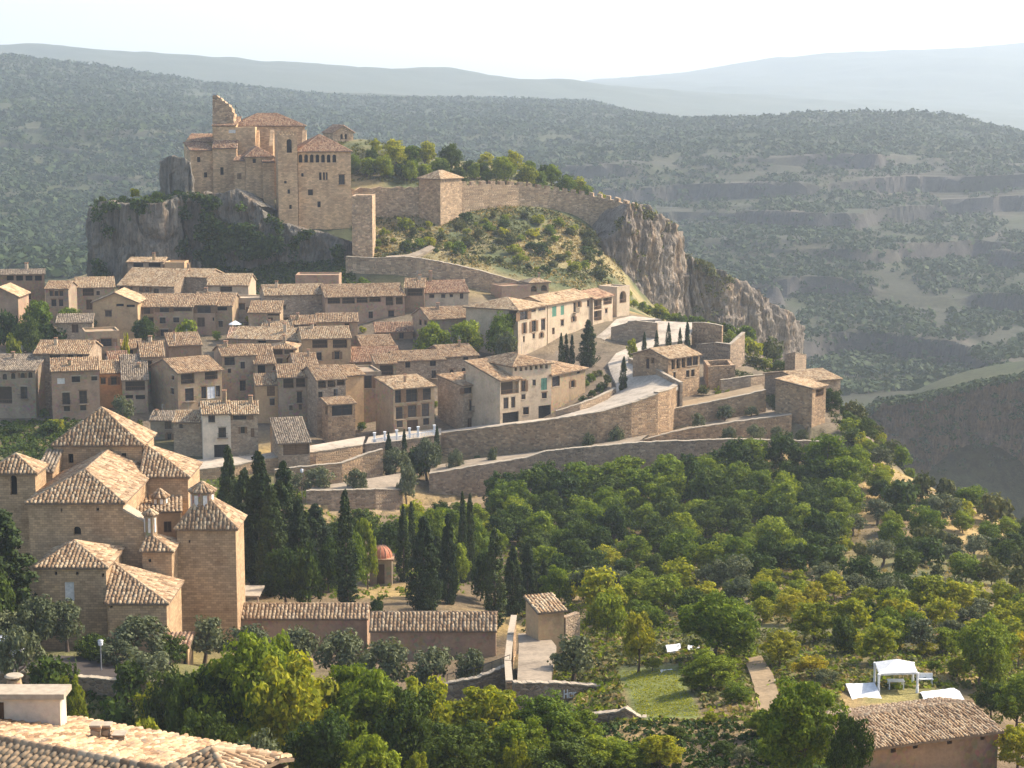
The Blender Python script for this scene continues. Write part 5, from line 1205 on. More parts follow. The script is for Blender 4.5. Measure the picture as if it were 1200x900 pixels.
# domed chapel in the cemetery
r = empty('domed_chapel', un(447, 682, 244), 'little cube chapel with a red tiled dome among cypresses', 'chapel')
a, b_ = un(433, 657, 243), un(459, 657, 243); zb = un(433, 684, 243).z - 1; cx_, cw_ = (a.x + b_.x) / 2, (b_.x - a.x) / 2
m = MB(); m.bx(cx_ - cw_, cx_ + cw_, 243, 243 + 2 * cw_, zb, a.z); m.build('wall', MT['pl_grey'], r)
m = MB(); m.bx(cx_ - cw_ - .25, cx_ + cw_ + .25, 242.75, 243.25 + 2 * cw_, a.z + .003, a.z + .22); m.build('cornice', MT['tile_rd'], r)
m = MB(); R_ = cw_ * 1.0; m.lathe((cx_, 243 + cw_, a.z + .22), [(R_ * math.cos(t), R_ * 1.05 * math.sin(t)) for t in np.linspace(0, 1.5, 9)], 24)
d_ = m.build('dome', m_plain('red_dome_tiles', (0.46, 0.17, 0.09), .6), r, smooth=False)
for k in range(12):
    t = 2 * math.pi * k / 12; m = MB()
    m.tube([Vector((cx_ + R_ * 1.01 * math.cos(s) * math.cos(t), 243 + cw_ + R_ * 1.01 * math.cos(s) * math.sin(t), a.z + .22 + R_ * 1.06 * math.sin(s))) for s in np.linspace(0, 1.45, 7)], .06, 4); m.build('rib', MT['tile_rd'], d_)
m = MB(); m.tube([(cx_, 243 + cw_, a.z + R_ * 1.2), (cx_, 243 + cw_, a.z + R_ * 1.2 + .9)], .07); m.build('finial', MT['black'], d_)
m = MB(); m.bx(cx_ - .5, cx_ + .5, 242.9, 242.99, zb + 1, a.z - .5); m.build('door', MT['wood'], r)
# ------------------------------------------------------------------ near right house, hut, ruin
house('farm_house', 'brown house with a long ribbed tiled roof and tiny eave windows beside white tents', (1001, 877, 130), (1170, 134.2), 935, 834, 'gable', D=7.5, slope=None, mat='pl_brown', tile='tile_ch', pitch=.26, course=.40, rag=.02, group=None, cat='house',
      wins=[(1044, 873, 1050, 882, 'o'), (1070, 869, 1076, 877, 'o'), (1110, 864, 1116, 872, 'o'), (1149, 859, 1154, 867, 'o')])
house('stone_hut', 'small beige hut with a tiled shed roof above the gravel ramp', (631, 717, 190), (661, 191), 748, 698, 'shed', mat='pl_ochre', tile='tile_lt', D=3.6, slope=None, Dmin=2.5, rag=0, group=None, cat='hut')
block('ruined_wall', 'pale broken wall stub leaning on the beige hut', 'wall', (663, 727, 191), (680, 193), 752, .7, 'rubble_gr')
house('garden_shed', 'low stone garden shed with a tiled edge among yellow trees', (1078, 751, 184), (1101, 186), 775, 744, 'shed', mat='rubble_dk', tile='tile_rd', D=3, slope=None, Dmin=2, group=None, cat='shed')
house('garden_hut', 'little stone hut with a dark doorway at the end of the garden wall', (700, 810, 169), (717, 168), 838, 803, 'shed', mat='rubble_dk', tile='tile_dk', D=3, slope=None, Dmin=2, group=None, cat='hut', wins=[(708, 818, 714, 836, 'o')])
wallstrip('thin sunlit wall climbing beside the gravel ramp', 'rubble', .5, [(600, 800, 836, 167), (598, 775, 815, 179), (601, 745, 785, 192), (605, 722, 760, 203)])
# roofless stone box near the columned house
r = empty('stone_enclosure', un(845, 452, 362), 'roofless square stone enclosure below the yellow bushes', 'ruin')
a, b_ = un(829, 429, 362), un(861, 429, 364)
for i, (p, q_) in enumerate(((a, b_), (a + Vector((0.2, 8, 0)), b_ + Vector((.2, 8, 0))), (a + Vector((.35, .35, 0)), a + Vector((.35, 8, 0))), (b_ + Vector((-.35, .35, 0)), b_ + Vector((-.35, 8, 0))))):
    m = MB(); d = q_ - p; d.z = 0; L = d.length; d.normalize(); n = Vector((-d.y, d.x, 0)); m.box((p + q_) / 2 + Vector((0, 0, -2.5)), d * (L / 2 - .01), n * .3, (0, 0, 2.6)); m.build('wall', MT['rubble'], r)
# ------------------------------------------------------------------ near left roof with single tiles
NR = empty('near_roof_house', un(80, 1000, 74), 'tiled roof of a near building filling the lower left corner', 'house')
p0 = un(-60, 857, 78.6); p1 = ptz(330, 72.6, p0.z); dr = (p1 - p0); dr.z = 0; LR = dr.length; dr.normalize(); nn = Vector((dr.y, -dr.x, 0))
p0 = un(0, 868, 78); p1 = ptz(172, 74.6, p0.z); dr = p1 - p0; dr.z = 0; dr.normalize(); nn = Vector((dr.y, -dr.x, 0)); p0 = p0 - dr * 4; p1 = p0 + dr * 12.6
near_e0, near_e1 = p0 + nn * 6 - Vector((0, 0, 2.0)), p1 + nn * 6 - Vector((0, 0, 2.0))
far_e0, far_e1 = p0 - nn * 9.5 - Vector((0, 0, 2.45)), p1 - nn * 9.5 - Vector((0, 0, 2.45))
m = MB(); slab(m, [near_e0, near_e1, p1, p0]); slab(m, [far_e1, far_e0, p0, p1]); dk = m.build('roof', MT['deck'], NR)
A1 = tile_arrays([near_e0, near_e1, p1, p0], .33, .42, .03)
cen = A1.mean(1); vis = np.array([proj(c)[0] > -4 and proj(c)[1] < 904 for c in cen]); order = np.argsort(np.where(vis, cen[:, 1] * 0 + np.array([proj(c)[1] for c in cen]), 9999))
solo = order[:min(290, int(vis.sum()))]; rest = np.setdiff1d(np.arange(len(A1)), solo)
org = root_loc(NR)
for i in solo:
    V8 = A1[i]; c = V8.mean(0)
    tl = np_mesh('tile', V8, _TF, MT['tile_ch'], tuple(c), uv=False); o = link('tile', tl, dk, Vector(c) - org)
tiles_obj([A1[rest]], MT['tile_ch'], dk, 'tiles')
A2 = tile_arrays([far_e1, far_e0, p0, p1], .33, .42, .05, None, .1); tiles_obj([A2], MT['tile'], dk, 'tiles')
tiles_obj([ridge_arr(p0, p1, .2, .42)], MT['tile_ch'], dk, 'ridge')
m = MB(); W0 = [p0 + nn * 5.5, p1 + nn * 5.5, p1 - nn * 9, p0 - nn * 9]; zt_ = p0.z - 2.6
for i in range(4): a, c = W0[i], W0[(i + 1) % 4]; m.poly((a.x, a.y, zt_ - 8), (c.x, c.y, zt_ - 8), (c.x, c.y, zt_), (a.x, a.y, zt_))
m.build('wall', MT['pl_tan'], NR)
# white roof block with a conical pot, and the slab topped chimneys
a, b_ = un(-40, 818, 84), un(70, 818, 84); zb = un(0, 862, 84).z - 1
m = MB(); m.bx(a.x, b_.x, 84, 85.2, zb, a.z); wb = m.build('stair_block', MT['pl_cream'], NR)
m = MB(); m.bx(a.x, b_.x + .25, 83.75, 85.3, a.z + .003, a.z + .25); m.build('slab', MT['cap'], wb)
m = MB(); m.bx(un(-2, 818, 84).x, un(4, 818, 84).x, 83.93, 84.0 - .003, un(0, 846, 84).z, un(0, 823, 84).z); m.build('window', MT['wood'], wb)
c = un(17, 811, 86.2); s = 86 / F
m = MB(); m.lathe((c.x, c.y, c.z - .35), [(13 * s, 0), (10.5 * s, 14 * s), (8.5 * s, 25 * s)], 14); pot = m.build('chimney_pot', MT['pl_tan'], wb)
m = MB(); zz = c.z - .35 + 25 * s
for k in range(4): t = math.pi / 4 + k * math.pi / 2; m.box((c.x + 6 * s * math.cos(t), c.y + 6 * s * math.sin(t), zz + 1.5 * s), (.05, 0, 0), (0, .05, 0), (0, 0, 1.6 * s))
m.build('cap_support', MT['rubble_gr'], pot)
m = MB(); m.lathe((c.x, c.y, zz + 3.2 * s), [(11 * s, 0), (11.5 * s, 1.2 * s), (9.5 * s, 3 * s)], 14); m.build('cap_stone', MT['cap'], pot)
def stack(cx, pt, pb, wpx, Y, two=True):
    best = None                        # where the far roof slope is seen at (cx, pb)
    for Yt in np.linspace(75, 90, 151):
        g = un(cx, pb, Yt); dist = (p0 - g).dot(nn); zr = p0.z - max(dist, 0) * 2.45 / 9.5
        if best is None or abs(zr - g.z) < best[0]: best = (abs(zr - g.z), Yt)
    Y = best[1]
    c = un(cx, pb, Y); s = Y / F; h = (pb - pt) * s; w_ = wpx * s / 2
    m = MB(); m.bx(c.x - w_, c.x + w_, Y, Y + 2 * w_, c.z - 1.2, c.z + h * .72); o = m.build('chimney', MT['rubble_gr'], NR)
    m = MB()
    for i in range(4): x_ = c.x - w_ * .85 + i * w_ * 1.7 / 3; m.bx(x_ - .07, x_ + .07, Y + .02, Y + 2 * w_ - .02, c.z + h * .72 + .002, c.z + h * .88)
    m.build('cap_support', MT['tile_rd'], o)
    m = MB(); m.bx(c.x - w_ * 1.15, c.x + w_ * 1.15, Y - .1, Y + 2 * w_ + .1, c.z + h * .88 + .002, c.z + h); m.build('cap_stone', MT['cap'], o)
stack(112, 848, 868, 12, 82); stack(124, 848, 868, 11, 82.4); stack(139, 860, 871, 14, 82)
r = house('turret', 'small pavilion roof of large ribbed tiles at the bottom edge', (208, 897, 71.6), (268, 70.4), 930, None, 'pyr', apex=(249, 879.5, 72.6), D=2.6, Dmin=2, mat='pl_brown', tile='tile_ch', pitch=.26, course=.42, rag=0, group=None, cat='turret')
# ------------------------------------------------------------------ trees: real leaf clusters on branches
def leaf_quads(ctr, rad, per, size, seed, squash=1.0, up=0.25, jit=1.0):
    """leaf faces in clumps: ctr (n,3), rad (n,), per faces each"""
    g = np.random.default_rng(seed); n = len(ctr)
    d = g.normal(size=(n, per, 3)); d /= np.linalg.norm(d, axis=2)[..., None]
    r = g.uniform(0.35, 1.0, (n, per, 1)) ** 0.6
    p = ctr[:, None] + d * r * rad[:, None, None] * np.array([1, 1, squash])
    nr = d + g.normal(size=d.shape) * 0.55 * jit + np.array([0, 0, up]); nr /= np.linalg.norm(nr, axis=2)[..., None]
    a = np.cross(nr, g.normal(size=d.shape)); a /= np.linalg.norm(a, axis=2)[..., None]; b = np.cross(nr, a)
    s = size * g.uniform(0.6, 1.3, (n, per, 1))
    q = np.stack([p - a * s, p - b * s * .55, p + a * s, p + b * s * .55], 2)
    return q.reshape(-1, 4, 3)
def crown_mesh(name, Q, mat):
    n = len(Q); return np_mesh(name, Q.reshape(-1, 3), np.arange(n * 4).reshape(n, 4), mat, uv=False)
def ell_clumps(g, n, R_, H, z0, shell=(0.55, 1.0), lobes=0.25):
    d = g.normal(size=(n, 3)); d /= np.linalg.norm(d, axis=1)[:, None]
    d[:, 2] = np.where(d[:, 2] < -0.75, -d[:, 2], d[:, 2])
    k = 1 + lobes * np.sin(3 * np.arctan2(d[:, 1], d[:, 0]) + g.uniform(0, 6)) * np.cos(2.5 * d[:, 2] + g.uniform(0, 3))
    r = g.uniform(*shell, n) * k
    return np.stack([d[:, 0] * R_ * r, d[:, 1] * R_ * r, z0 + H / 2 + d[:, 2] * H / 2 * r], 1)
def trunk_mesh(name, g, h, r, tips, lean=0.1):
    b = MB(); top = Vector((g.normal() * lean * h, g.normal() * lean * h, h))
    mid = top * .5 + Vector((g.normal() * .06 * h, g.normal() * .06 * h, 0))
    b.tube([(0, 0, -.6), (0, 0, .1), mid, top], [r * 1.25, r, r * .8, r * .55], 7)
    for t in tips:
        t = Vector(t); s = mid.lerp(top, g.uniform(.3, 1)); m = s.lerp(t, .5) + Vector((0, 0, -.08 * h))
        b.tube([s, m, s.lerp(t, .9)], [r * .45, r * .28, r * .1], 5)
    return b.mesh(name, MT['bark'])
PROTO = {}
def proto(kind, k, W, H, trunk, crown): PROTO.setdefault(kind, []).append((W, H, trunk, crown))
def mk_broad(kind, mat, n, W=7.0, H=7.0, clumps=46, per=80, size=.24, crad=.25, bole=.22, shell=(0.5, 1.0), lobes=.25, seed=0, trad=.2):
    for k in range(n):
        g = np.random.default_rng(seed * 101 + k * 13 + 5)
        z0 = H * bole; c = ell_clumps(g, clumps, W / 2 * (1 - crad * .6), (H - z0) * (1 - crad * .35), z0 + .04 * H, shell, lobes)
        rad = W * crad * .5 * g.uniform(.65, 1.35, clumps)
        Q = leaf_quads(c, rad, per, size, seed * 7 + k, .8)
        tips = [c[i] for i in g.choice(clumps, 6, replace=False)]
        proto(kind, k, W, H, trunk_mesh(kind + '_trunk', g, H * (bole + .22), trad, tips), crown_mesh(kind + '_crown', Q, MT[mat]))
mk_broad('oak', 'l_oak', 4, 7, 6.5, 74, 75, .24, .27, .0, seed=1)
mk_broad('green', 'l_green', 4, 7, 7, 74, 75, .24, .26, .02, seed=2)
mk_broad('lime', 'l_lime', 3, 6, 6.5, 52, 62, .24, .27, .08, (.45, 1.0), seed=3)
mk_broad('yellow', 'l_yellow', 2, 6, 6, 44, 60, .24, .26, .18, (.45, 1.0), seed=4)
mk_broad('olive', 'l_olive', 4, 5, 4.6, 34, 64, .20, .30, .24, (.5, 1.0), .3, seed=5, trad=.24)
mk_broad('near', 'l_green', 3, 10, 10, 150, 120, .23, .20, .03, seed=6, trad=.3)
mk_broad('near_lime', 'l_lime', 2, 8, 8, 90, 90, .23, .22, .12, seed=7, trad=.25)
mk_broad('near_oak', 'l_oak', 2, 10, 10, 120, 110, .25, .21, .10, seed=8, trad=.3)
mk_broad('bush', 'l_scrub', 4, 3, 2.2, 22, 46, .19, .36, .0, (.3, 1.0), seed=9, trad=.06)
mk_broad('gbush', 'l_green', 3, 3, 2.4, 22, 50, .19, .36, .0, (.3, 1.0), seed=10, trad=.06)
mk_broad('dbush', 'l_oak', 3, 3, 2.4, 22, 50, .19, .36, .0, (.3, 1.0), seed=11, trad=.06)
mk_broad('ybush', 'l_lime', 3, 3, 2.2, 22, 46, .19, .36, .0, (.3, 1.0), seed=12, trad=.06)
for k in range(3):                     # cypress column
    g = np.random.default_rng(300 + k); n = 130; H, W = 12.0, 2.4
    z = H * (.04 + .95 * g.uniform(0, 1, n) ** 1.05); prof = np.clip(np.minimum((z / H) / .14, 1) ** .7 * (1 - (z / H) ** 2.2) ** .75, .03, 1)
    t = g.uniform(0, 2 * math.pi, n); rr = W / 2 * prof * g.uniform(.45, .95, n)
    c = np.stack([rr * np.cos(t), rr * np.sin(t), z], 1)
    Q = leaf_quads(c, .16 + .26 * prof, 42, .17, 40 + k, 2.4, .5)
    b = MB(); b.tube([(0, 0, -.6), (0, 0, H * .5), (0, 0, H * .96)], [.2, .12, .02], 6)
    proto('cypress', k, W, H, b.mesh('cypress_trunk', MT['bark']), crown_mesh('cypress_crown', Q, MT['l_cypress']))
for k in range(3):                     # broad dark conifer: layered drooping boughs
    g = np.random.default_rng(500 + k); H, W = 13.0, 6.0; cs = []; rs = []
    for j in range(250):
        f = g.uniform(.04, 1) ** 1.15 ; R_ = W / 2 * min(1, (f + .05) * 5) * (1 - f) ** .55 * (1 + .12 * math.sin(f * 40)); a = g.uniform(0, 6.283); q = g.uniform(.35, 1) * R_
        cs.append((q * math.cos(a), q * math.sin(a), H * (.03 + .95 * f) - .12 * q)); rs.append(.35 + .45 * (1 - f))
    Q = leaf_quads(np.array(cs), np.array(rs), 55, .2, 60 + k, 1.1, .3)
    b = MB(); b.tube([(0, 0, -.6), (0, 0, H * .5), (0, 0, H * .95)], [.3, .18, .03], 7)
    proto('conifer', k, W, H, b.mesh('conifer_trunk', MT['bark']), crown_mesh('conifer_crown', Q, MT['l_cypress']))
NAMES = {'oak': 'oak_tree', 'green': 'broadleaf_tree', 'lime': 'almond_tree', 'yellow': 'yellow_tree', 'olive': 'olive_tree', 'near': 'broadleaf_tree', 'near_lime': 'almond_tree', 'near_oak': 'oak_tree',
         'bush': 'bush', 'gbush': 'bush', 'dbush': 'bush', 'ybush': 'bush', 'cypress': 'cypress_tree', 'conifer': 'conifer_tree'}
def plant(kind, x, Y, w_m, h_m, label, group=None, z=None, var=None):
    W, H, tm, cm = PROTO[kind][random.randrange(len(PROTO[kind])) if var is None else var % len(PROTO[kind])]
    z = hz(x, Y) if z is None else z
    cat = 'bush' if 'bush' in kind else 'tree'
    o = empty(NAMES[kind], (x, Y, z - .05), label, cat, group)
    tl_ = .02 if kind in ('cypress', 'conifer') else .13
    o.rotation_euler = (random.uniform(-tl_, tl_), random.uniform(-tl_, tl_), random.uniform(0, 6.283)); k_ = random.uniform(.88, 1.14) if tl_ > .1 else 1; o.scale = (w_m / W * k_, w_m / W / k_, h_m / H)
    for nm, me in (('trunk', tm), ('crown', cm)):
        c = bpy.data.objects.new(nm, me); col.objects.link(c); c.parent = o
    return o
def tree(kind, px, top, base, wpx, label, group=None, lo=60, hi=620, Y=None):
    """a tree whose foot is seen at (px, base) and whose top is seen at row top"""
    if Y is None: Y = gY(px, base, lo, hi)
    p = un(px, base, Y); z = hz(p.x, Y); h = max(un(px, top, Y).z - z, 1.0)
    w_ = wpx * Y / F
    if h < .62 * w_: w_ = h / .68
    return plant(kind, p.x, Y, w_, h, label, group, z)
# --- cemetery conifers
CG = 'cypresses and conifers round the cemetery'
for a in [('conifer', 268, 521, 640, 36, 'narrow dark conifer right behind the church chapel lantern', 262), ('conifer', 306, 527, 700, 52, 'tallest dark conifer of the thick clump beside the church', 236),
          ('conifer', 333, 540, 698, 56, 'broad dark conifer in the middle of the clump beside the church', 240), ('conifer', 372, 590, 690, 54, 'shorter dark conifer at the outer side of the church clump', 250),
          ('oak', 361, 640, 708, 48, 'round dark clipped tree in front of the conifer clump', 222), ('cypress', 407, 576, 703, 28, 'tall lone pencil cypress beside the domed chapel, widest at its foot', 224),
          ('green', 431, 605, 690, 30, 'pale green leafy tree squeezed between pencil cypress and domed chapel', 240), ('cypress', 473, 592, 668, 18, 'slim cypress just behind the domed chapel, taller of two', 246),
          ('cypress', 483, 588, 660, 13, 'thin cypress half hidden behind the slim cypress by the chapel', 258), ('conifer', 497, 604, 717, 50, 'wide green conifer standing at the low cemetery wall', 224),
          ('conifer', 525, 600, 706, 30, 'ragged dark conifer between the wide conifer and the twin cypresses', 232), ('cypress', 543, 576, 668, 13, 'nearer twin cypress, dark and very thin, above the cemetery', 250),
          ('cypress', 551, 579, 668, 13, 'second twin cypress, slightly shorter, above the cemetery', 251), ('cypress', 580, 620, 716, 28, 'stout dark cypress at the end of the cemetery wall', 221),
          ('conifer', 600, 640, 712, 34, 'loose dark conifer behind the stout cypress', 228), ('conifer', 638, 655, 705, 26, 'small dark fir behind the beige stone hut', 232), ('green', 510, 596, 650, 44, 'bright green tree below the stepped path', 262),
          ('oak', 455, 612, 655, 50, 'dark leafy tree behind the red dome', 262), ('green', 560, 610, 672, 40, 'green tree behind the twin cypresses', 258), ('oak', 395, 610, 655, 44, 'dark tree below the small gravel terrace', 266),
          ('conifer', 288, 548, 694, 46, 'dark conifer overlapping the church side of the thick clump', 243), ('conifer', 320, 566, 700, 50, 'lower dark conifer filling the front of the thick clump', 230), ('conifer', 352, 585, 704, 48, 'dark conifer behind the round clipped tree', 234),
          ('oak', 385, 634, 706, 40, 'dark bushy tree between clipped tree and lone pencil cypress', 232), ('oak', 335, 640, 706, 50, 'dark low tree at the front of the church clump', 224), ('green', 418, 620, 692, 34, 'leafy tree right behind the lone pencil cypress', 236),
          ('conifer', 512, 628, 708, 34, 'green conifer between the wide conifer and the ragged one', 236), ('green', 535, 636, 700, 36, 'leafy tree under the twin cypresses', 244), ('oak', 563, 640, 704, 40, 'dark bushy tree beside the stout cypress', 238), ('conifer', 618, 634, 706, 32, 'loose conifer between stout cypress and stone hut', 236),
          ('oak', 425, 596, 640, 44, 'dark tree above the red dome near the path', 275), ('green', 480, 606, 645, 40, 'leafy tree behind the two slim cypresses', 270), ('oak', 440, 700, 716, 24, 'low dark bush at the joint of the cemetery walls', 219), ('oak', 520, 612, 648, 46, 'dark tree behind the twin cypresses, nearest the steps', 274),
          ('green', 655, 664, 712, 44, 'leafy tree right behind the stone hut roof', 226), ('oak', 590, 600, 650, 50, 'dark tree above the stout cypress', 276), ('oak', 300, 600, 660, 60, 'dark tree in the depth behind the conifer clump', 268), ('oak', 360, 600, 656, 56, 'second dark tree in the depth behind the conifer clump', 270)]:
    tree(*a[:6], CG, Y=a[6])
# --- village trees
VG = 'trees and shrubs between the village houses'
for a in [('green', 42, 350, 390, 44, 'big round tree below the tall brown house at the far edge', 398), ('dbush', 12, 362, 392, 36, 'dark shrub below the small gabled pinkish house', 396), ('ybush', 17, 385, 400, 24, 'bright lime shrub behind the arched window house roof', 385),
          ('oak', 172, 371, 398, 28, 'dark tree against the row house beside the ochre gable', 399), ('gbush', 217, 371, 392, 32, 'green shrub in front of the row house gallery', 401), ('ybush', 146, 382, 412, 14, 'thin yellow green shrub beside the flat topped house', 372),
          ('olive', 145, 464, 492, 30, 'leafy tree behind the church lantern roof', 336), ('green', 510, 378, 414, 50, 'left and lower of the round green trees before the hipped house', 379), ('green', 548, 374, 412, 52, 'middle round green tree before the hipped grey house', 381),
          ('green', 581, 366, 404, 40, 'taller green tree against the shaded side of the hipped house', 383), ('olive', 590, 388, 412, 28, 'small grey tree under the hipped house corner', 377),
          ('conifer', 689, 374, 414, 26, 'dark fir standing alone beside the long pale house', 374), ('cypress', 658, 390, 418, 8, 'first small cypress in a tight trio beside the dark fir', 372), ('cypress', 664, 391, 418, 8, 'second small cypress in a tight trio beside the dark fir', 373),
          ('cypress', 670, 392, 419, 8, 'third small cypress in a tight trio beside the dark fir', 372.5), ('cypress', 730, 418, 460, 10, 'lone cypress beside the bend of the road', 353),
          ('lime', 743, 397, 422, 16, 'lime green small tree at the inside of the upper road', 374), ('cypress', 755, 389, 413, 7, 'first and leftmost cypress of the small roadside row', 378), ('cypress', 769, 387, 410, 7, 'second cypress of the small roadside row', 381),
          ('cypress', 783, 378, 408, 8, 'third and tallest cypress of the small roadside row', 384), ('cypress', 797, 384, 406, 6, 'fourth and thinnest cypress of the small roadside row', 386), ('cypress', 806, 377, 405, 8, 'last cypress of the small roadside row', 388),
          ('green', 80, 358, 394, 36, 'tree on the bank below the narrow house with paired windows', 402), ('oak', 100, 368, 398, 24, 'dark tree beside the ochre gable house', 400), ('dbush', 60, 376, 400, 34, 'dark shrubs under the big round tree', 392), ('oak', 30, 372, 405, 34, 'dark tree behind the roof of the arched window house', 388), ('gbush', 425, 324, 336, 24, 'green shrub on the wall behind the long gallery house', 436), ('dbush', 60, 492, 528, 60, 'dark shrubs below the plastered house with tall windows', 332), ('dbush', 20, 494, 530, 50, 'dark undergrowth below the arched window house', 333),
          ('ybush', 66, 490, 510, 26, 'sunlit green shrub at the foot of the plastered house', 334), ('bush', 95, 490, 512, 30, 'dry shrub between plastered house and church roof', 334), ('oak', 100, 515, 560, 40, 'dark tree behind the stair wall of the church', 300),
          ('conifer', 456, 506, 540, 14, 'small pointed conifer under the white railed terrace', 320), ('cypress', 474, 503, 540, 9, 'cypress rising beside the railing of the white terrace', 321), ('cypress', 512, 500, 540, 10, 'dark cypress at the left end of the road wall', 327),
          ('olive', 463, 525, 556, 34, 'grey olive under the white railed terrace', 317), ('olive', 500, 515, 545, 36, 'pale leafy tree beside the end of the road wall', 321), ('dbush', 488, 520, 545, 40, 'dark ivy shrub below the railed terrace', 322)]:
    tree(*a[:6], VG, Y=a[6])
OG = 'olive trees on the walled terraces'
for a in [(533, 527, 549, 22, 'olive on the lower path in front of the left part of the road wall', 319), (576, 525, 544, 16, 'small olive on the lower path below the road wall', 322), (690, 508, 524, 18, 'olive under the middle of the road wall', 326.5), (722, 500, 521, 22, 'fuller olive near the buttress corner', 328.5),
          (816, 484, 499, 20, 'first olive of the row along the sloping path', 337), (849, 475, 495, 26, 'second and leaning olive of the row along the sloping path', 339.5), (880, 476, 490, 26, 'third, widest olive of the row along the sloping path', 341.5), (909, 462, 487, 24, 'fourth and tallest olive beside the corner tower', 343.5),
          (853, 500, 516, 20, 'first olive shrub under the sloping path wall', 329), (884, 498, 515, 22, 'second olive shrub under the sloping path wall', 330.5), (911, 500, 515, 20, 'third olive shrub under the sloping path wall', 332), (939, 503, 517, 18, 'last olive shrub at the foot of the corner tower', 331.5),
          (418, 549, 573, 28, 'olive on the small gravel terrace', 302), (476, 545, 592, 28, 'tall grey olive at the end of the gravel terrace', 303), (375, 548, 575, 40, 'grey olive below the curved ramp wall', 302), (336, 553, 580, 34, 'olive beside the lamp post under the ramp', 301)]:
    tree('olive', *a[:5], OG, Y=a[5])
# --- near the church road: olives and lime shrubs
NG = 'olives and shrubs between church road and foreground'
for a in [('olive', 45, 700, 778, 60, 'grey green olive in the shade beside the grey van', 191), ('olive', 80, 705, 778, 56, 'olive in shade under the sacristy window', 192), ('olive', 158, 720, 800, 72, 'big pale olive hiding the church corner', 188), ('olive', 138, 752, 810, 50, 'lower olive beside the street lamp', 184),
          ('olive', 240, 725, 800, 60, 'olive in front of the joined tiled wall and gate porch', 197), ('olive', 290, 735, 800, 62, 'broad olive below the long cemetery wall', 196), ('olive', 345, 738, 808, 66, 'olive in the middle below the cemetery wall', 194), ('olive', 400, 742, 815, 70, 'grey olive where the two tiled walls meet', 190),
          ('olive', 455, 752, 822, 70, 'wide olive below the lower tiled wall', 188), ('olive', 510, 758, 826, 66, 'olive near the dark end of the lower tiled wall', 187), ('olive', 550, 762, 826, 50, 'small olive at the railing wall', 186), ('olive', 672, 746, 806, 62, 'dark round olive beside the ruined wall stub', 176),
          ('conifer', 5, 596, 750, 110, 'big shaded evergreen at the left edge before the church', 197), ('oak', -6, 640, 770, 70, 'dark shaded tree in front of the big evergreen', 193),
          ('near_lime', 84, 790, 862, 40, 'lime green tree against the dark roadside wall', 168), ('ybush', 98, 835, 862, 34, 'lime shrub below the tree at the roadside wall', 160), ('near_lime', 184, 800, 860, 46, 'lime tree below the gate porch', 168),
          ('ybush', 160, 836, 868, 58, 'grassy lime shrub behind the slab chimneys', 150), ('ybush', 226, 830, 872, 46, 'shrub with bright tips under the dark trees', 152), ('olive', 305, 862, 915, 70, 'pale grey shrub behind the small turret roof', 128), ('olive', 20, 738, 800, 60, 'olive before the roadside wall near the white block', 176), ('dbush', 60, 762, 806, 60, 'dark shrub over the roadside wall beside the pot chimney', 175.5), ('olive', 178, 762, 830, 64, 'olive tree hiding the end of the church road', 178), ('oak', 108, 742, 806, 46, 'dark tree on the church road beside the street lamp', 186), ('olive', 5, 716, 786, 60, 'olive in deep shade at the edge behind the van', 191), ('dbush', 150, 775, 825, 50, 'dark shrub at the far end of the roadside wall', 175), ('oak', 200, 745, 812, 50, 'dark tree against the gate porch', 189), ('near_oak', 215, 778, 880, 70, 'dark tree in the gully below the gate porch', 166), ('dbush', 130, 820, 870, 70, 'dark shrub in shade beside the roadside wall', 165), ('dbush', 205, 800, 850, 50, 'dark shaded shrub under the gate porch', 176)]:
    tree(*a[:6], NG, Y=a[6])
# --- foreground band
FG = 'large leafy trees along the lower edge'
for i, a in enumerate([('near', 285, 742, 930, 130, 150), ('near_lime', 360, 768, 935, 130, 147), ('near_oak', 250, 770, 930, 90, 150), ('near', 435, 790, 935, 120, 146), ('near', 330, 752, 930, 100, 154), ('near', 405, 778, 930, 100, 150), ('near_lime', 500, 800, 935, 110, 145),
                       ('near_oak', 470, 810, 940, 90, 142), ('near_lime', 570, 808, 935, 110, 145), ('near', 635, 815, 935, 105, 143), ('near', 676, 836, 935, 90, 142), ('near_lime', 600, 868, 945, 44, 134), ('near_lime', 772, 862, 945, 64, 134), ('near_lime', 485, 880, 950, 42, 132), ('near_oak', 380, 832, 955, 90, 134),
                       ('near_lime', 830, 845, 925, 80, 144), ('near_oak', 790, 850, 930, 70, 141), ('olive', 870, 875, 935, 70, 133), ('near', 942, 800, 950, 110, 124), ('near', 890, 832, 930, 80, 139), ('near_oak', 984, 836, 960, 50, 121), ('near_lime', 1192, 850, 930, 60, 134), ('near', 1190, 790, 900, 70, 148), ('near_oak', 1160, 800, 880, 50, 152), ('near_oak', 540, 850, 950, 100, 135), ('near_oak', 660, 868, 950, 90, 133), ('near', 700, 862, 950, 90, 135), ('near', 760, 868, 950, 80, 136), ('near_oak', 850, 868, 950, 84, 135), ('near', 905, 862, 950, 84, 132), ('near_oak', 240, 830, 950, 80, 140), ('near', 600, 842, 950, 90, 138), ('near', 430, 860, 960, 90, 131), ('near', 735, 872, 945, 80, 134)]):
    kind, px, top, base, wpx, Y = a
    look = {'near': 'leafy green tree', 'near_oak': 'dark green tree', 'near_lime': 'yellow green tree', 'olive': 'grey green tree'}[kind]
    xs = sorted(b[0] for b in []) or None
    tree(kind, px, top, base, wpx, 'FG|' + look, FG, Y=Y)
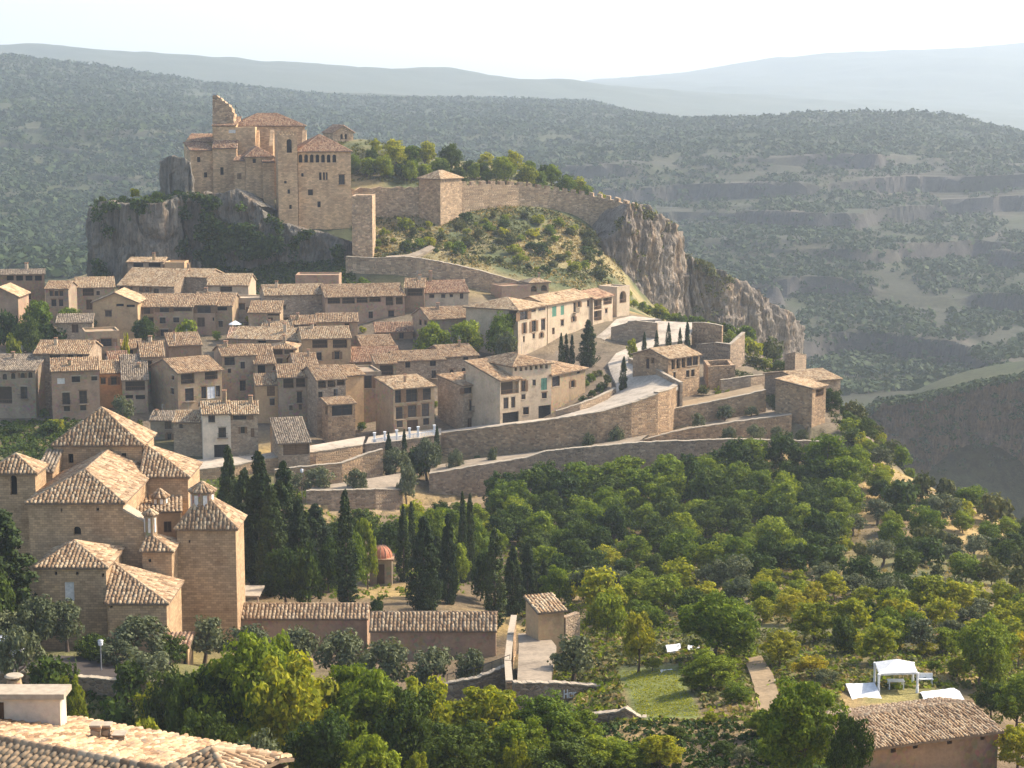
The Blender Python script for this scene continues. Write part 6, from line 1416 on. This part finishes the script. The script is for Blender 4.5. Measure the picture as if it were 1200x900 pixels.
# --- orchard and garden
AG = 'orchard trees and garden bushes'
for a in [('near', 838, 695, 782, 96, 'big dense dark green tree shading the white garden tables', 172), ('yellow', 748, 718, 790, 54, 'yellowing tree with bare stem beside the lawn', 171), ('lime', 765, 770, 800, 40, 'small lime tree at the foot of the yellowing tree', 170),
          ('near', 835, 765, 838, 96, 'broad olive green tree in front of the lawn', 158), ('green', 862, 800, 860, 50, 'loose green tree beside the dirt path', 151), ('yellow', 915, 740, 800, 60, 'brightest yellow tree above the dirt path', 168), ('yellow', 950, 768, 820, 46, 'yellow leafed bush tree between path and first tent', 161),
          ('lime', 1030, 735, 790, 56, 'lime tree with a leaning forked trunk behind the gazebo', 168), ('near', 1148, 722, 815, 84, 'large round tree right of the gazebo', 163), ('oak', 990, 722, 775, 38, 'dark round tree behind the lime tree', 174), ('yellow', 1084, 752, 788, 30, 'small yellow tree at the garden shed', 173),
          ('lime', 1065, 705, 745, 44, 'lime tree above the garden shed', 186), ('yellow', 1192, 742, 790, 36, 'yellow tree at the edge beside the large round tree', 172), ('lime', 1120, 770, 808, 50, 'yellow green bush behind the gazebo posts', 165), ('green', 1095, 775, 806, 40, 'green bush right behind the gazebo', 166),
          ('lime', 700, 665, 745, 70, 'airy lime tree above the beige hut', 210), ('green', 712, 690, 755, 56, 'green tree between hut and yellowing tree', 196), ('olive', 966, 785, 830, 40, 'grey tree beside the collapsed white tent', 158)]:
    tree(*a[:6], AG, Y=a[6])
# --- scattered zones: (kind weights, px range, base rows, number, width range, height/width, group, look, place, distance limits)
def inside(p, poly):
    x, y_ = p; c = False
    for (x1, y1), (x2, y2) in zip(poly, poly[1:] + poly[:1]):
        if (y1 > y_) != (y2 > y_) and x < (x2 - x1) * (y_ - y1) / (y2 - y1) + x1: c = not c
    return c
LOOK = {'oak': 'dark green oak', 'green': 'mid green tree', 'lime': 'yellow green tree', 'yellow': 'golden yellow tree', 'olive': 'grey olive tree', 'bush': 'dusty green bush', 'gbush': 'fresh green bush', 'dbush': 'dark bush', 'ybush': 'lime green bush', 'conifer': 'dark pointed conifer', 'near': 'leafy green tree', 'near_oak': 'dark green tree', 'near_lime': 'yellow green tree'}
def scatter(zone, poly, kinds, n, w, hw, place, lo, hi, gap=.62, avoid=(), rows=3):
    xs = [p[0] for p in poly]; ys = [p[1] for p in poly]; got = []; tries = 0; ks, ws = zip(*kinds)
    while len(got) < n and tries < n * 60:
        tries += 1
        p = (random.uniform(min(xs), max(xs)), random.uniform(min(ys), max(ys)))
        if not inside(p, poly): continue
        k = random.choices(ks, ws)[0]; wp = random.uniform(*w)
        if any(abs(p[0] - q[0]) < gap * (wp + q[2]) / 2 and abs(p[1] - q[1]) < gap * .45 * (wp + q[2]) / 2 for q in got): continue
        if any(x0 < p[0] < x1 and y0 < p[1] < y1 for x0, y0, x1, y1 in avoid): continue
        got.append((p[0], p[1], wp, k))
    y0, y1 = min(ys), max(ys)
    for px, py, wp, k in got:
        Y = gY(px, py, lo, hi); q_ = un(px, py, Y)
        if any(inside((q_.x, q_.y), f_) for f_ in FOOT): continue
        b = min(int((py - y0) / (y1 - y0 + 1e-6) * rows), rows - 1)
        q = un(px, py, Y); h = wp * Y / F * random.uniform(*hw)
        plant(k, q.x, Y, wp * Y / F, h, f'SC|{LOOK[k]}|{place}|{b}|{rows}', zone)
scatter('dark trees on the wooded slope under the long wall', [(585, 592), (780, 572), (870, 560), (960, 552), (1005, 575), (990, 640), (900, 690), (760, 682), (640, 690), (600, 640)],
        [('oak', 5), ('green', 4), ('lime', .3)], 96, (36, 62), (.8, 1.05), 'on the wooded slope under the long wall', 215, 330, .5, rows=4)
scatter('scattered bushes on the dry slope above the gorge', [(935, 540), (1000, 520), (1050, 555), (1110, 590), (1200, 625), (1265, 660), (1265, 740), (1215, 720), (1100, 715), (960, 690), (900, 660), (985, 600)],
        [('oak', 4), ('green', 2), ('olive', 1.2), ('ybush', .8), ('dbush', 2), ('bush', 1)], 84, (24, 50), (.7, .95), 'on the dry slope above the gorge', 200, 330, .6, rows=4)
scatter('trees of the orchard below the wooded slope', [(640, 690), (760, 690), (900, 695), (1060, 705), (1200, 715), (1265, 735), (1265, 775), (1130, 770), (1000, 765), (880, 730), (780, 740), (690, 720)],
        [('green', 3.5), ('lime', 5.5), ('olive', 2), ('oak', 1.5), ('yellow', .5)], 94, (34, 60), (.75, .95), 'in the orchard below the wooded slope', 170, 235, .55, rows=3)
scatter('bushes on the castle hill', [(420, 262), (470, 268), (545, 255), (620, 256), (700, 280), (712, 330), (660, 330), (600, 318), (540, 306), (440, 300)],
        [('bush', 3), ('gbush', 1.5), ('ybush', 2), ('dbush', 1.2)], 85, (7, 22), (.6, .85), 'on the slope below the curtain wall', 440, 505, .7, rows=3)
scatter('trees on the hilltop behind the curtain wall', [(412, 200), (440, 180), (500, 192), (560, 200), (640, 208), (720, 224), (745, 240), (640, 222), (540, 214), (420, 218)],
        [('green', 4), ('oak', 3), ('lime', 1.2)], 50, (16, 30), (.8, 1.2), 'on the hilltop behind the curtain wall', 508, 566, .6, rows=2)
scatter('bushes at the edge of the gorge beside the last terraces', [(830, 400), (880, 395), (935, 420), (990, 455), (1040, 500), (1075, 545), (1010, 540), (985, 500), (960, 470), (900, 440)],
        [('bush', 2), ('gbush', 2), ('ybush', 2.5), ('oak', 1.5), ('dbush', 1)], 52, (14, 34), (.65, .9), 'at the gorge edge beside the last terraces', 325, 440, .62, rows=3)
scatter('shrubs at the foot of the pale cliff', [(690, 350), (730, 345), (745, 356), (830, 366), (850, 385), (800, 378), (740, 366)], [('gbush', 2), ('ybush', 1.5), ('oak', 1.5)], 24, (12, 26), (.7, 1.0), 'at the foot of the pale cliff', 405, 470, .55, rows=1)
scatter('low shrubs along the road verge', [(660, 480), (690, 470), (715, 458), (708, 440), (690, 445), (655, 470)], [('bush', 2), ('gbush', 2), ('dbush', 1)], 14, (9, 16), (.7, .9), 'beside the road bend below the corner roof', 336, 375, .7, rows=1)
scatter('garden shrubs on the upper terrace', [(815, 462), (880, 452), (893, 455), (880, 460), (820, 472)], [('gbush', 2), ('ybush', 2), ('bush', 1)], 12, (10, 16), (.6, .8), 'on the walled terrace behind the olive row', 340, 362, .7, rows=1)
scatter('shrubs on the lower path under the road wall', [(525, 549), (640, 531), (700, 524), (755, 514), (755, 517), (700, 526), (640, 534), (525, 553)], [('bush', 2), ('gbush', 2), ('olive', 2)], 12, (9, 17), (.6, .9), 'on the lower path under the road wall', 315, 331, .8, rows=1)
scatter('shrubs between cemetery and lower path', [(470, 612), (600, 600), (610, 640), (560, 660), (480, 640)], [('gbush', 2), ('oak', 1), ('green', 2), ('ybush', 1)], 22, (22, 38), (.7, 1.0), 'between cemetery and lower path', 240, 300, .6, rows=2)
scatter('shrubs in the gaps of the upper village', [(0, 375), (110, 372), (330, 372), (480, 380), (600, 400), (640, 412), (560, 430), (420, 432), (150, 430), (0, 405)], [('gbush', 2), ('dbush', 2), ('bush', 1), ('ybush', .6)], 46, (9, 18), (.7, 1.0), 'in the gaps of the upper village', 345, 430, .8, rows=2)
scatter('shrubs in the gaps of the lower village', [(0, 460), (250, 440), (420, 440), (520, 460), (520, 500), (440, 505), (300, 515), (0, 500)], [('gbush', 2), ('dbush', 2), ('bush', 1)], 26, (9, 18), (.7, 1.0), 'in the gaps of the lower village', 325, 375, .8, rows=2)
scatter('bushes on top of the castle outcrop', [(112, 236), (205, 232), (208, 238), (112, 242)], [('dbush', 3), ('ybush', 1), ('gbush', 2)], 16, (10, 20), (.6, .9), 'on top of the rock outcrop', 464, 476, .5, rows=1) if False else None
for i, (px, top, Y, wpx, k) in enumerate([(118, 230, 469, 18, 'dbush'), (131, 232, 469, 16, 'dbush'), (145, 229, 470, 18, 'dbush'), (158, 220, 472, 16, 'ybush'), (170, 228, 470, 20, 'gbush'), (184, 224, 472, 18, 'gbush'), (197, 228, 470, 20, 'dbush'), (207, 222, 472, 14, 'dbush')]):
    p = un(px, top, Y); plant(k, p.x, Y, wpx * Y / F, wpx * .8 * Y / F, f'{LOOK[k]} on top of the grey rock outcrop, {ordinal(i)} from its outer end', 'bushes on top of the rock outcrop', p.z - wpx * .75 * Y / F)
# labels of the scattered ones: tell them apart by their row and their place in it
def relabel():
    S = {}
    for o in bpy.data.objects:
        l = o.get('label', '')
        if l.startswith('SC|') or l.startswith('FG|'): S.setdefault(l, []).append(o)
    for l, os_ in S.items():
        os_.sort(key=lambda o: proj(o.location)[0]); n = len(os_)
        f = l.split('|')
        if f[0] == 'FG': base = f[1] + ' of the foreground band'
        else:
            b, r = int(f[3]), int(f[4])
            row = {1: '', 2: ('upper half of ', 'lower half of ')[b] if r == 2 else '', 3: ('top band, ', 'middle band, ', 'bottom band, ')[b] if r == 3 else '', 4: ('top band, ', 'second band, ', 'third band, ', 'lowest band, ')[b] if r == 4 else ''}[r]
            base = f[1] + ' ' + f[2] + ((', ' + row.rstrip(', ').replace(' of', '')) if row else '')
        for i, o in enumerate(os_):
            if n == 1: o['label'] = 'only ' + base
            elif i == 0: o['label'] = base + ', leftmost'
            elif i == n - 1: o['label'] = base + ', rightmost'
            else: o['label'] = base + ', ' + ordinal(i) + ' from left'
relabel()
# ------------------------------------------------------------------ ground cover nobody could count
def tufts(name, n, pick, size, mat, per=5, seed=1, spread=.5, squash=.6):
    g = np.random.default_rng(seed); P = []
    while len(P) < n:
        t = pick(g)
        if t is not None: P.append(t)
    P = np.array([p[:3] for p in P]); S = np.array([size] * n) * g.uniform(.6, 1.5, n)
    Q = leaf_quads(P + np.array([0, 0, size * .3]), S * spread * 2, per, 1.0, seed, squash, .4)
    Q = Q.reshape(n, per, 4, 3); c = Q.mean(2, keepdims=True); Q = c + (Q - c) * (S[:, None, None, None] * .55)
    return tag(link(name, crown_mesh(name, Q.reshape(-1, 4, 3), MT[mat])), kind='stuff')
LAWN = [(722, 780), (796, 780), (832, 845), (738, 845)]
def picker(poly, lo, hi, dens=None, name_lawn=True):
    xs = [p[0] for p in poly]; ys = [p[1] for p in poly]
    def f(g):
        p = (g.uniform(min(xs), max(xs)), g.uniform(min(ys), max(ys)))
        if not inside(p, poly) or (name_lawn and (inside(p, LAWN) or (985 < p[0] < 1140 and 806 < p[1] < 840))): return None
        Y = gY(p[0], p[1], lo, hi); q = un(p[0], p[1], Y)
        if dens and not dens(q.x, Y, g): return None
        return (q.x, Y, hz(q.x, Y))
    return f
slope = [(585, 592), (780, 560), (970, 535), (1050, 545), (1265, 650), (1265, 810), (880, 850), (690, 850), (600, 720)]
west = [(585, 592), (780, 560), (900, 560), (920, 690), (1265, 745), (1265, 810), (880, 850), (690, 850), (600, 720)]
nz = lambda s, o: (lambda x, Y, g: mnoise.noise((x / s + o, Y / s, 0)) > g.uniform(-.35, .45))
tufts('dry_grass', 7000, picker(slope, 145, 330, nz(14, 3)), .34, 'l_dry', 5, 1)
tufts('undergrowth', 7000, picker(west, 145, 330, nz(9, 31)), .38, 'l_scrub', 8, 2)
tufts('undergrowth', 4000, picker(west, 145, 330, nz(16, 51)), .40, 'l_green', 8, 22)
hill = [(412, 255), (545, 240), (640, 245), (720, 270), (735, 345), (640, 336), (540, 312), (412, 300)]
tufts('dry_grass', 2600, picker(hill, 440, 505, nz(9, 7)), .5, 'l_dry', 5, 3)
tufts('undergrowth', 2200, picker(hill, 440, 505, nz(7, 17)), .6, 'l_scrub', 6, 4)
top = [(385, 170), (440, 165), (520, 186), (640, 203), (760, 240), (735, 245), (640, 222), (412, 215)]
tufts('undergrowth', 1500, picker(top, 506, 566, nz(8, 5)), .6, 'l_scrub', 6, 5)
edge = [(820, 395), (900, 400), (1000, 455), (1085, 550), (1010, 545), (960, 470), (860, 470)]
tufts('undergrowth', 1800, picker(edge, 320, 440, nz(7, 9)), .5, 'l_scrub', 6, 6)
tufts('undergrowth', 1200, picker([(0, 492), (110, 492), (110, 540), (0, 560)], 290, 345), .6, 'l_oak', 6, 7)
tufts('undergrowth', 5200, picker([(0, 780), (600, 820), (1000, 860), (1000, 940), (200, 940), (60, 870)], 128, 200), .36, 'l_oak', 8, 8)
tufts('lawn_grass', 2500, picker([(728, 786), (790, 786), (822, 838), (750, 838)], 145, 180, None, False), .10, 'l_lime', 4, 9)
tufts('undergrowth', 2400, picker([(150, 318), (410, 300), (420, 345), (290, 352), (150, 345)], 425, 468), .6, 'l_oak', 7, 23)
tufts('undergrowth', 2600, picker([(225, 552), (330, 570), (500, 606), (600, 600), (600, 700), (430, 700), (285, 700), (225, 640)], 214, 312, nz(8, 61)), .4, 'l_green', 8, 24)
# ivy and bushes on the castle rock
def on_rock(g):
    px = g.uniform(110, 400); u = g.random()
    top = np.interp(px, [110, 190, 215, 222, 300, 330, 400], [238, 236, 228, 228, 244, 264, 282]); py = top + (335 - top) * u ** 1.2
    d = mnoise.noise((px / 26.0, py / 20.0, 4)) + (.35 if 230 < px < 330 and py > 265 else 0) + (.35 if py < top + 8 and px < 215 else 0) - (.1 if px < 200 else 0)
    if d < .20 + g.uniform(-.1, .25): return None
    Y = np.interp(px, [110, 150, 212, 262, 330, 400], [464.5, 461.5, 469, 468, 466.5, 461]) - g.uniform(.2, 1.6); q = un(px, py, Y); return (q.x, Y, q.z)
tufts('ivy', 2600, on_rock, .75, 'l_oak', 8, 11, .6, .9)
def on_cliff2(g):
    px = g.uniform(715, 930); top = np.interp(px, [715, 745, 790, 800, 850, 930], [272, 240, 264, 298, 320, 385]); py = top + g.uniform(-1, 9) if g.random() < .7 else top + g.uniform(0, 90)
    Y = np.interp(px, [715, 745, 790, 800, 850, 930], [499, 502, 521, 543, 546, 590]) - g.uniform(-2, 1.5); q = un(px, py, Y)
    return (q.x, Y, q.z) if mnoise.noise((px / 14.0, py / 12.0, 8)) > g.uniform(-.2, .4) else None
tufts('undergrowth', 900, on_cliff2, .7, 'l_scrub', 7, 12, .6, .8)
# ------------------------------------------------------------------ scrub on the far hills: one mass
def far_scrub(n, seed):
    g = np.random.default_rng(seed); m = n * 6
    px = g.uniform(-320, 1480, m); Y = np.exp(g.uniform(math.log(840), math.log(2680), m))
    d = fbm(np.stack([px / 46.0, np.log(Y) * 26, 0 * px], -1), 4)
    right = (px > 640) & (Y < 1560)
    keep = d > np.where(right, -.42, -.75) + g.uniform(-.25, .25, m)
    px, Y = px[keep][:n], Y[keep][:n]
    P = []
    pyv = gpy(px, Y); W_ = un_np(px, pyv, Y)
    u = np.interp(px, CP_, np.arange(nc)); v = np.interp(np.log(Y), _lr, np.arange(nr)); i = np.clip(u.astype(int), 0, nc - 2); j = np.clip(v.astype(int), 0, nr - 2); a = u - i; b = v - j
    Z = G[..., 2]; z_ = (Z[j, i] * (1 - a) + Z[j, i + 1] * a) * (1 - b) + (Z[j + 1, i] * (1 - a) + Z[j + 1, i + 1] * a) * b
    ctr = np.stack([W_[:, 0], W_[:, 1], z_ + 1.2], 1); rad = (1.2 + 4.2 * g.uniform(0, 1, len(px)) ** 2.2) * np.where(px > 640, .9, 1.05) * np.where(Y > 1480, 1.3, 1)
    Q = leaf_quads(ctr, rad, 10, 1.0, seed + 1, .62, .5).reshape(len(px), 10, 4, 3); c = Q.mean(2, keepdims=True)
    return (c + (Q - c) * (rad * .5)[:, None, None, None]).reshape(-1, 4, 3)
tag(link('far_scrub', crown_mesh('far_scrub', far_scrub(80000, 5), MT['l_far'])), kind='stuff')
# scrub on top of the sheer gorge cliff
def gtop(g):
    px = g.uniform(1005, 1330); X_ = [1000, 1030, 1070, 1110, 1150, 1200, 1260, 1400]
    Yc = np.interp(px, X_, [700, 697, 690, 686, 684, 680, 676, 670]); pt = np.interp(px, X_, [500, 474, 470, 462, 452, 444, 436, 430]); q = un(px, pt, Yc); d = g.uniform(-1.5, 25)
    if g.random() < .12: return (q.x, Yc - 3, q.z - g.uniform(2, 30))
    return (q.x * (Yc + d) / Yc, Yc + d, max(q.z - 3.0 * (max(d, 0) / 26) ** 1.3, hz(q.x * (Yc + d) / Yc, Yc + d)))
tufts('undergrowth', 2200, gtop, 1.3, 'l_far', 8, 14, .6, .7)
# ------------------------------------------------------------------ small things
def gazebo():
    a = un(1026, 783, 157); zt = a.z; s = 157 / F
    r = empty('gazebo', un(1053, 812, 158), 'white pitched garden gazebo standing on four draped posts', 'gazebo')
    xs = (un(1026, 783, 157).x, un(1072, 783, 157).x); ys = (155.4, 158.8)
    C4 = [Vector((xs[0], ys[0], zt)), Vector((xs[1], ys[0] + .4, zt)), Vector((xs[1] + .25, ys[1], zt)), Vector((xs[0] + .3, ys[1], zt))]
    ap = sum(C4, Vector()) / 4 + Vector((0, 0, .75)); m = MB()
    for i in range(4):
        p, q = C4[i], C4[(i + 1) % 4]; m.poly(p, q, ap); m.poly(p, p - Vector((0, 0, .16)), q - Vector((0, 0, .16)), q)
    m.build('canopy', MT['cloth'], r)
    for p in C4:
        z0 = hz(p.x, p.y); m = MB(); m.tube([(p.x, p.y, z0 - .2), (p.x, p.y, (z0 + zt) / 2), (p.x, p.y, zt - .02)], [.14, .09, .13], 8); m.build('post', MT['white'], r)
    r2 = empty('garden_table', (ap.x, ap.y, hz(ap.x, ap.y)), 'small white table under the pitched gazebo', 'table')
    z0 = hz(ap.x, ap.y); m = MB(); m.bx(ap.x - .7, ap.x + .7, ap.y - .4, ap.y + .4, z0 + .7, z0 + .76); m.build('top', MT['white'], r2)
    for i in (-1, 1):
        for j in (-1, 1): m = MB(); m.bx(ap.x + i * .6 - .04, ap.x + i * .6 + .04, ap.y + j * .32 - .04, ap.y + j * .32 + .04, z0 - .05, z0 + .698); m.build('leg', MT['white'], r2)
gazebo()
def tent(label, q, rise=0.0, name='tent', posts=True):
    """white cloth over a pitched frame; q = four (px, py, Y) corners"""
    P = [un(*c) for c in q]; r = empty(name, (sum(p.x for p in P) / 4, sum(p.y for p in P) / 4, hz(P[0].x, P[0].y)), label, 'tent')
    m = MB(); N = 8
    f = lambda u, v: P[0].lerp(P[1], u).lerp(P[3].lerp(P[2], u), v) + Vector((0, 0, rise * (1 - abs(2 * v - 1)) - .10 * math.sin(math.pi * u) * math.sin(math.pi * v) + .05 * mnoise.noise((u * 5, v * 5, rise))))
    for i in range(N):
        for j in range(N): m.poly(f(i / N, j / N), f((i + 1) / N, j / N), f((i + 1) / N, (j + 1) / N), f(i / N, (j + 1) / N))
    for i in range(N):
        for v in (0, 1): d = Vector((0, 0, -.25)); m.poly(f(i / N, v), f((i + 1) / N, v), f((i + 1) / N, v) + d, f(i / N, v) + d)
    m.build('cloth', MT['cloth'], r)
    if posts:
        for p in P:
            z0 = hz(p.x, p.y)
            if p.z - z0 > .3: m = MB(); m.tube([(p.x, p.y, z0 - .2), (p.x, p.y, p.z - .05)], .05, 6); m.build('post', MT['metal'], r)
tent('sloping white tent roof left of the gazebo, nearest the grey tree', [(1001, 826, 152), (1036, 824, 152.5), (1025, 800, 156.5), (991, 801, 157)])
tent('low flat white tent roof beside the chimney end of the brown house', [(1083, 821, 152.5), (1131, 821, 153), (1118, 806, 157), (1076, 811, 156.5)], .25)
tent('small white awning half hidden by the big dark green tree', [(782, 764, 176), (798, 762, 176.5), (797, 754, 179), (780, 756, 179)], .1)
tent('white sunshade strip under the edge of the big dark tree', [(806, 762, 176), (820, 760, 176.4), (819, 755, 178), (806, 756, 178)], .1)
tent('pale grey shelter roof at the corner of the lawn', [(773, 795, 167), (791, 794, 167.2), (788, 784, 169.5), (774, 785, 169.5)], .1)
tent('white cloth spread on the ground beside the dirt path', [(884, 806, 159), (908, 802, 159.5), (909, 796, 161), (886, 800, 161)], .02, 'ground_cloth', False)
def chair_set(px, py, Y, label):
    p = un(px, py, Y); z0 = hz(p.x, p.y); r = empty('garden_bench', (p.x, p.y, z0), label, 'bench')
    m = MB(); m.bx(p.x - .6, p.x + .6, p.y - .25, p.y + .25, z0 + .42, z0 + .48); m.build('seat', MT['white'], r)
    m = MB(); m.bx(p.x - .6, p.x + .6, p.y + .2, p.y + .26, z0 + .5, z0 + .9); m.build('backrest', MT['white'], r)
    for i in (-.5, .5):
        for j in (-.18, .18): m = MB(); m.bx(p.x + i - .04, p.x + i + .04, p.y + j - .04, p.y + j + .04, z0 - .05, z0 + .418); m.build('leg', MT['white'], r)
chair_set(1085, 803, 160, 'white bench on the grass beside the gazebo')
def lamp(px, top, base, Y, label, head='globe'):
    p = un(px, base, Y); z0 = hz(p.x, Y); zt = un(px, top, Y).z; r = empty('street_lamp', (p.x, Y, z0), label, 'lamp')
    m = MB(); m.tube([(p.x, Y, z0 - .2), (p.x, Y, z0 + .4), (p.x, Y, zt - .4)], [.09, .07, .05], 8); m.build('post', MT['metal'], r)
    m = MB(); m.lathe((p.x, Y, zt - .4), [(.05, 0), (.22, .06), (.26, .35), (.16, .5)], 10); m.build('lamp_head', MT['white'], r)
    m = MB(); m.lathe((p.x, Y, zt + .1), [(.30, 0), (.22, .08), (.02, .16)], 10); m.build('cap', MT['metal'], r)
lamp(119, 752, 792, 181, 'street lamp with a pale lantern head on the road below the church')
lamp(354, 551, 578, 303, 'pale lamp post at the foot of the curved ramp wall')
# van on the church road
def van():
    c = un(10, 772, 186.0); z0 = hz(c.x, 186) if False else un(10, 769.5, 186).z; r = empty('van', (c.x, 186, z0), 'grey van with dark windows parked in shade on the church road', 'van')
    x0, x1 = un(-22, 770, 186).x, un(27, 770, 186).x; L = x1 - x0; y0, y1 = 185.2, 187.0
    prof = [(0, .35), (0, .95), (.06 * L, 1.15), (.18 * L, 1.75), (.24 * L, 1.9), (.96 * L, 1.9), (L, 1.7), (L, .35)]
    m = MB(); A = [Vector((x0 + a, y0, z0 + b)) for a, b in prof]; B = [Vector((x0 + a, y1, z0 + b)) for a, b in prof]; n = len(prof)
    m.add(A + B, [tuple(range(n))[::-1], tuple(range(n, 2 * n))] + [(i, (i + 1) % n, (i + 1) % n + n, i + n) for i in range(n)]); m.build('body', m_plain('grey_van_paint', (.42, .43, .44), .4), r)
    for a, b in ((.22, .40), (.43, .66), (.69, .93)):
        m = MB(); m.bx(x0 + a * L, x0 + b * L, y0 - .02, y0 + .0, z0 + 1.15, z0 + 1.7); m.build('window', MT['glass'], r)
    for a in (.18, .8):
        m = MB(); q = Vector((x0 + a * L, y0 - .04, z0 + .34)); m.tube([q, q + Vector((0, .22, 0))], .34, 16); w_ = m.build('wheel', MT['black'], r)
        m = MB(); m.tube([q - Vector((0, .02, 0)), q + Vector((0, .02, 0))], .2, 12); m.build('rim', MT['metal'], w_)
    m = MB(); m.bx(x0 + .2 * L, x0 + .95 * L, y0 + .2, y0 + .26, z0 + 1.9, z0 + 2.02); m.bx(x0 + .2 * L, x0 + .95 * L, y1 - .26, y1 - .2, z0 + 1.9, z0 + 2.02); m.build('roof_rack', MT['metal'], r)
van()
# white railing posts and pots on the pale terrace, parasol, cloth, painted scrawl, railing, cistern posts
for i, (px, py, Y) in enumerate([(439, 519, 328), (451, 518, 328.4), (465, 516, 329), (480, 513.5, 330), (490, 512, 330.6), (509, 510, 332)]):
    p = un(px, py, Y); r = empty('gate_post', p, f'white post on the pale terrace edge, {ordinal(i)} from its left end', 'post', 'white posts along the pale terrace')
    m = MB(); m.bx(p.x - .18, p.x + .18, p.y - .18, p.y + .18, p.z - .5, p.z + 1.7); m.build('shaft', MT['white'], r)
    m = MB(); m.bx(p.x - .25, p.x + .25, p.y - .25, p.y + .25, p.z + 1.703, p.z + 1.85); m.build('cap', MT['white'], r)
r = empty('terrace_railing', un(475, 515, 329.5), 'white balustrade running between the posts of the pale terrace', 'railing')
pts = [un(436, 520.5, 327.6), un(470, 516.5, 329.2), un(514, 509.5, 332.3)]
m = MB()
for a, b in zip(pts, pts[1:]): m.box((a + b) / 2 + Vector((0, 0, .85)), (b - a) / 2, (0, .08, 0), (0, 0, .08))
m.build('rail', MT['white'], r); m = MB()
for a, b in zip(pts, pts[1:]):
    for k in range(24): p = a.lerp(b, k / 24); m.bx(p.x - .06, p.x + .06, p.y - .06, p.y + .06, p.z - .1, p.z + .77)
m.build('balusters', MT['white'], r)['kind'] = 'stuff'
p = un(276, 391, 399); r = empty('parasol', (p.x, 399, p.z), 'open white parasol in front of the parapet roofed house', 'parasol')
zt = un(276, 376, 399).z; m = MB(); m.tube([(p.x, 399, hz(p.x, 399)), (p.x, 399, zt)], .04, 6); m.build('pole', MT['metal'], r)
m = MB(); m.lathe((p.x, 399, zt - .7), [(1.45, 0), (.8, .4), (.05, .75)], 8); m.build('canopy', MT['white'], r)
def graffiti():
    q = [(602, 801, 166), (660, 802, 167), (705, 805, 168)]
    a, b = un(660, 802, 167), un(705, 805, 168); d = (b - a); d.z = 0; d.normalize(); n = Vector((-d.y, d.x, 0)); s = 167 / F
    o = on_plane(661, 818, (a.x, a.y), n) - n * .03
    r = empty('graffiti', o, 'white painted letters scrawled on the dark garden wall', 'graffiti')
    L = {'S': [(0, 0, 5, 0), (5, 0, 5, 5), (0, 5, 5, 5), (0, 5, 0, 10), (0, 10, 5, 10)], 'H': [(0, 0, 0, 10), (0, 5, 4, 5), (4, 0, 4, 10)], 'a': [(0, 0, 0, 6), (0, 6, 4, 6), (4, 0, 4, 6), (0, 0, 4, 0)], 'r': [(0, 0, 0, 6), (0, 5, 3, 6)]}
    for k, ch in enumerate('Har'):
        m = MB()
        for x0, z0, x1, z1 in L[ch]:
            p = o + d * ((k * 6 + x0) * s) + Vector((0, 0, z0 * s)); e = o + d * ((k * 6 + x1) * s) + Vector((0, 0, z1 * s)); v = e - p
            w_ = v.normalized().cross(n) * (.6 * s); m.box((p + e) / 2, v / 2 + v.normalized() * .5 * s, w_, n * .01)
        m.build('letter', MT['white'], r)
graffiti()
r = empty('railing', un(560, 797, 178), 'thin dark railing on the short wall left of the ramp', 'railing')
for k in range(8):
    p = un(524 + k * 10.5, np.interp(524 + k * 10.5, [522, 560, 600], [803, 795, 779]), 178.3 + k * .2); m = MB(); m.tube([p, p + Vector((0, 0, 1.1))], .035, 5); m.build('post', MT['black'], r)
m = MB(); m.tube([un(524, 803, 178.3) + Vector((0, 0, 1.1)), un(560, 795, 179) + Vector((0, 0, 1.1)), un(598, 780, 179.7) + Vector((0, 0, 1.1))], .035, 5); m.build('rail', MT['black'], r)
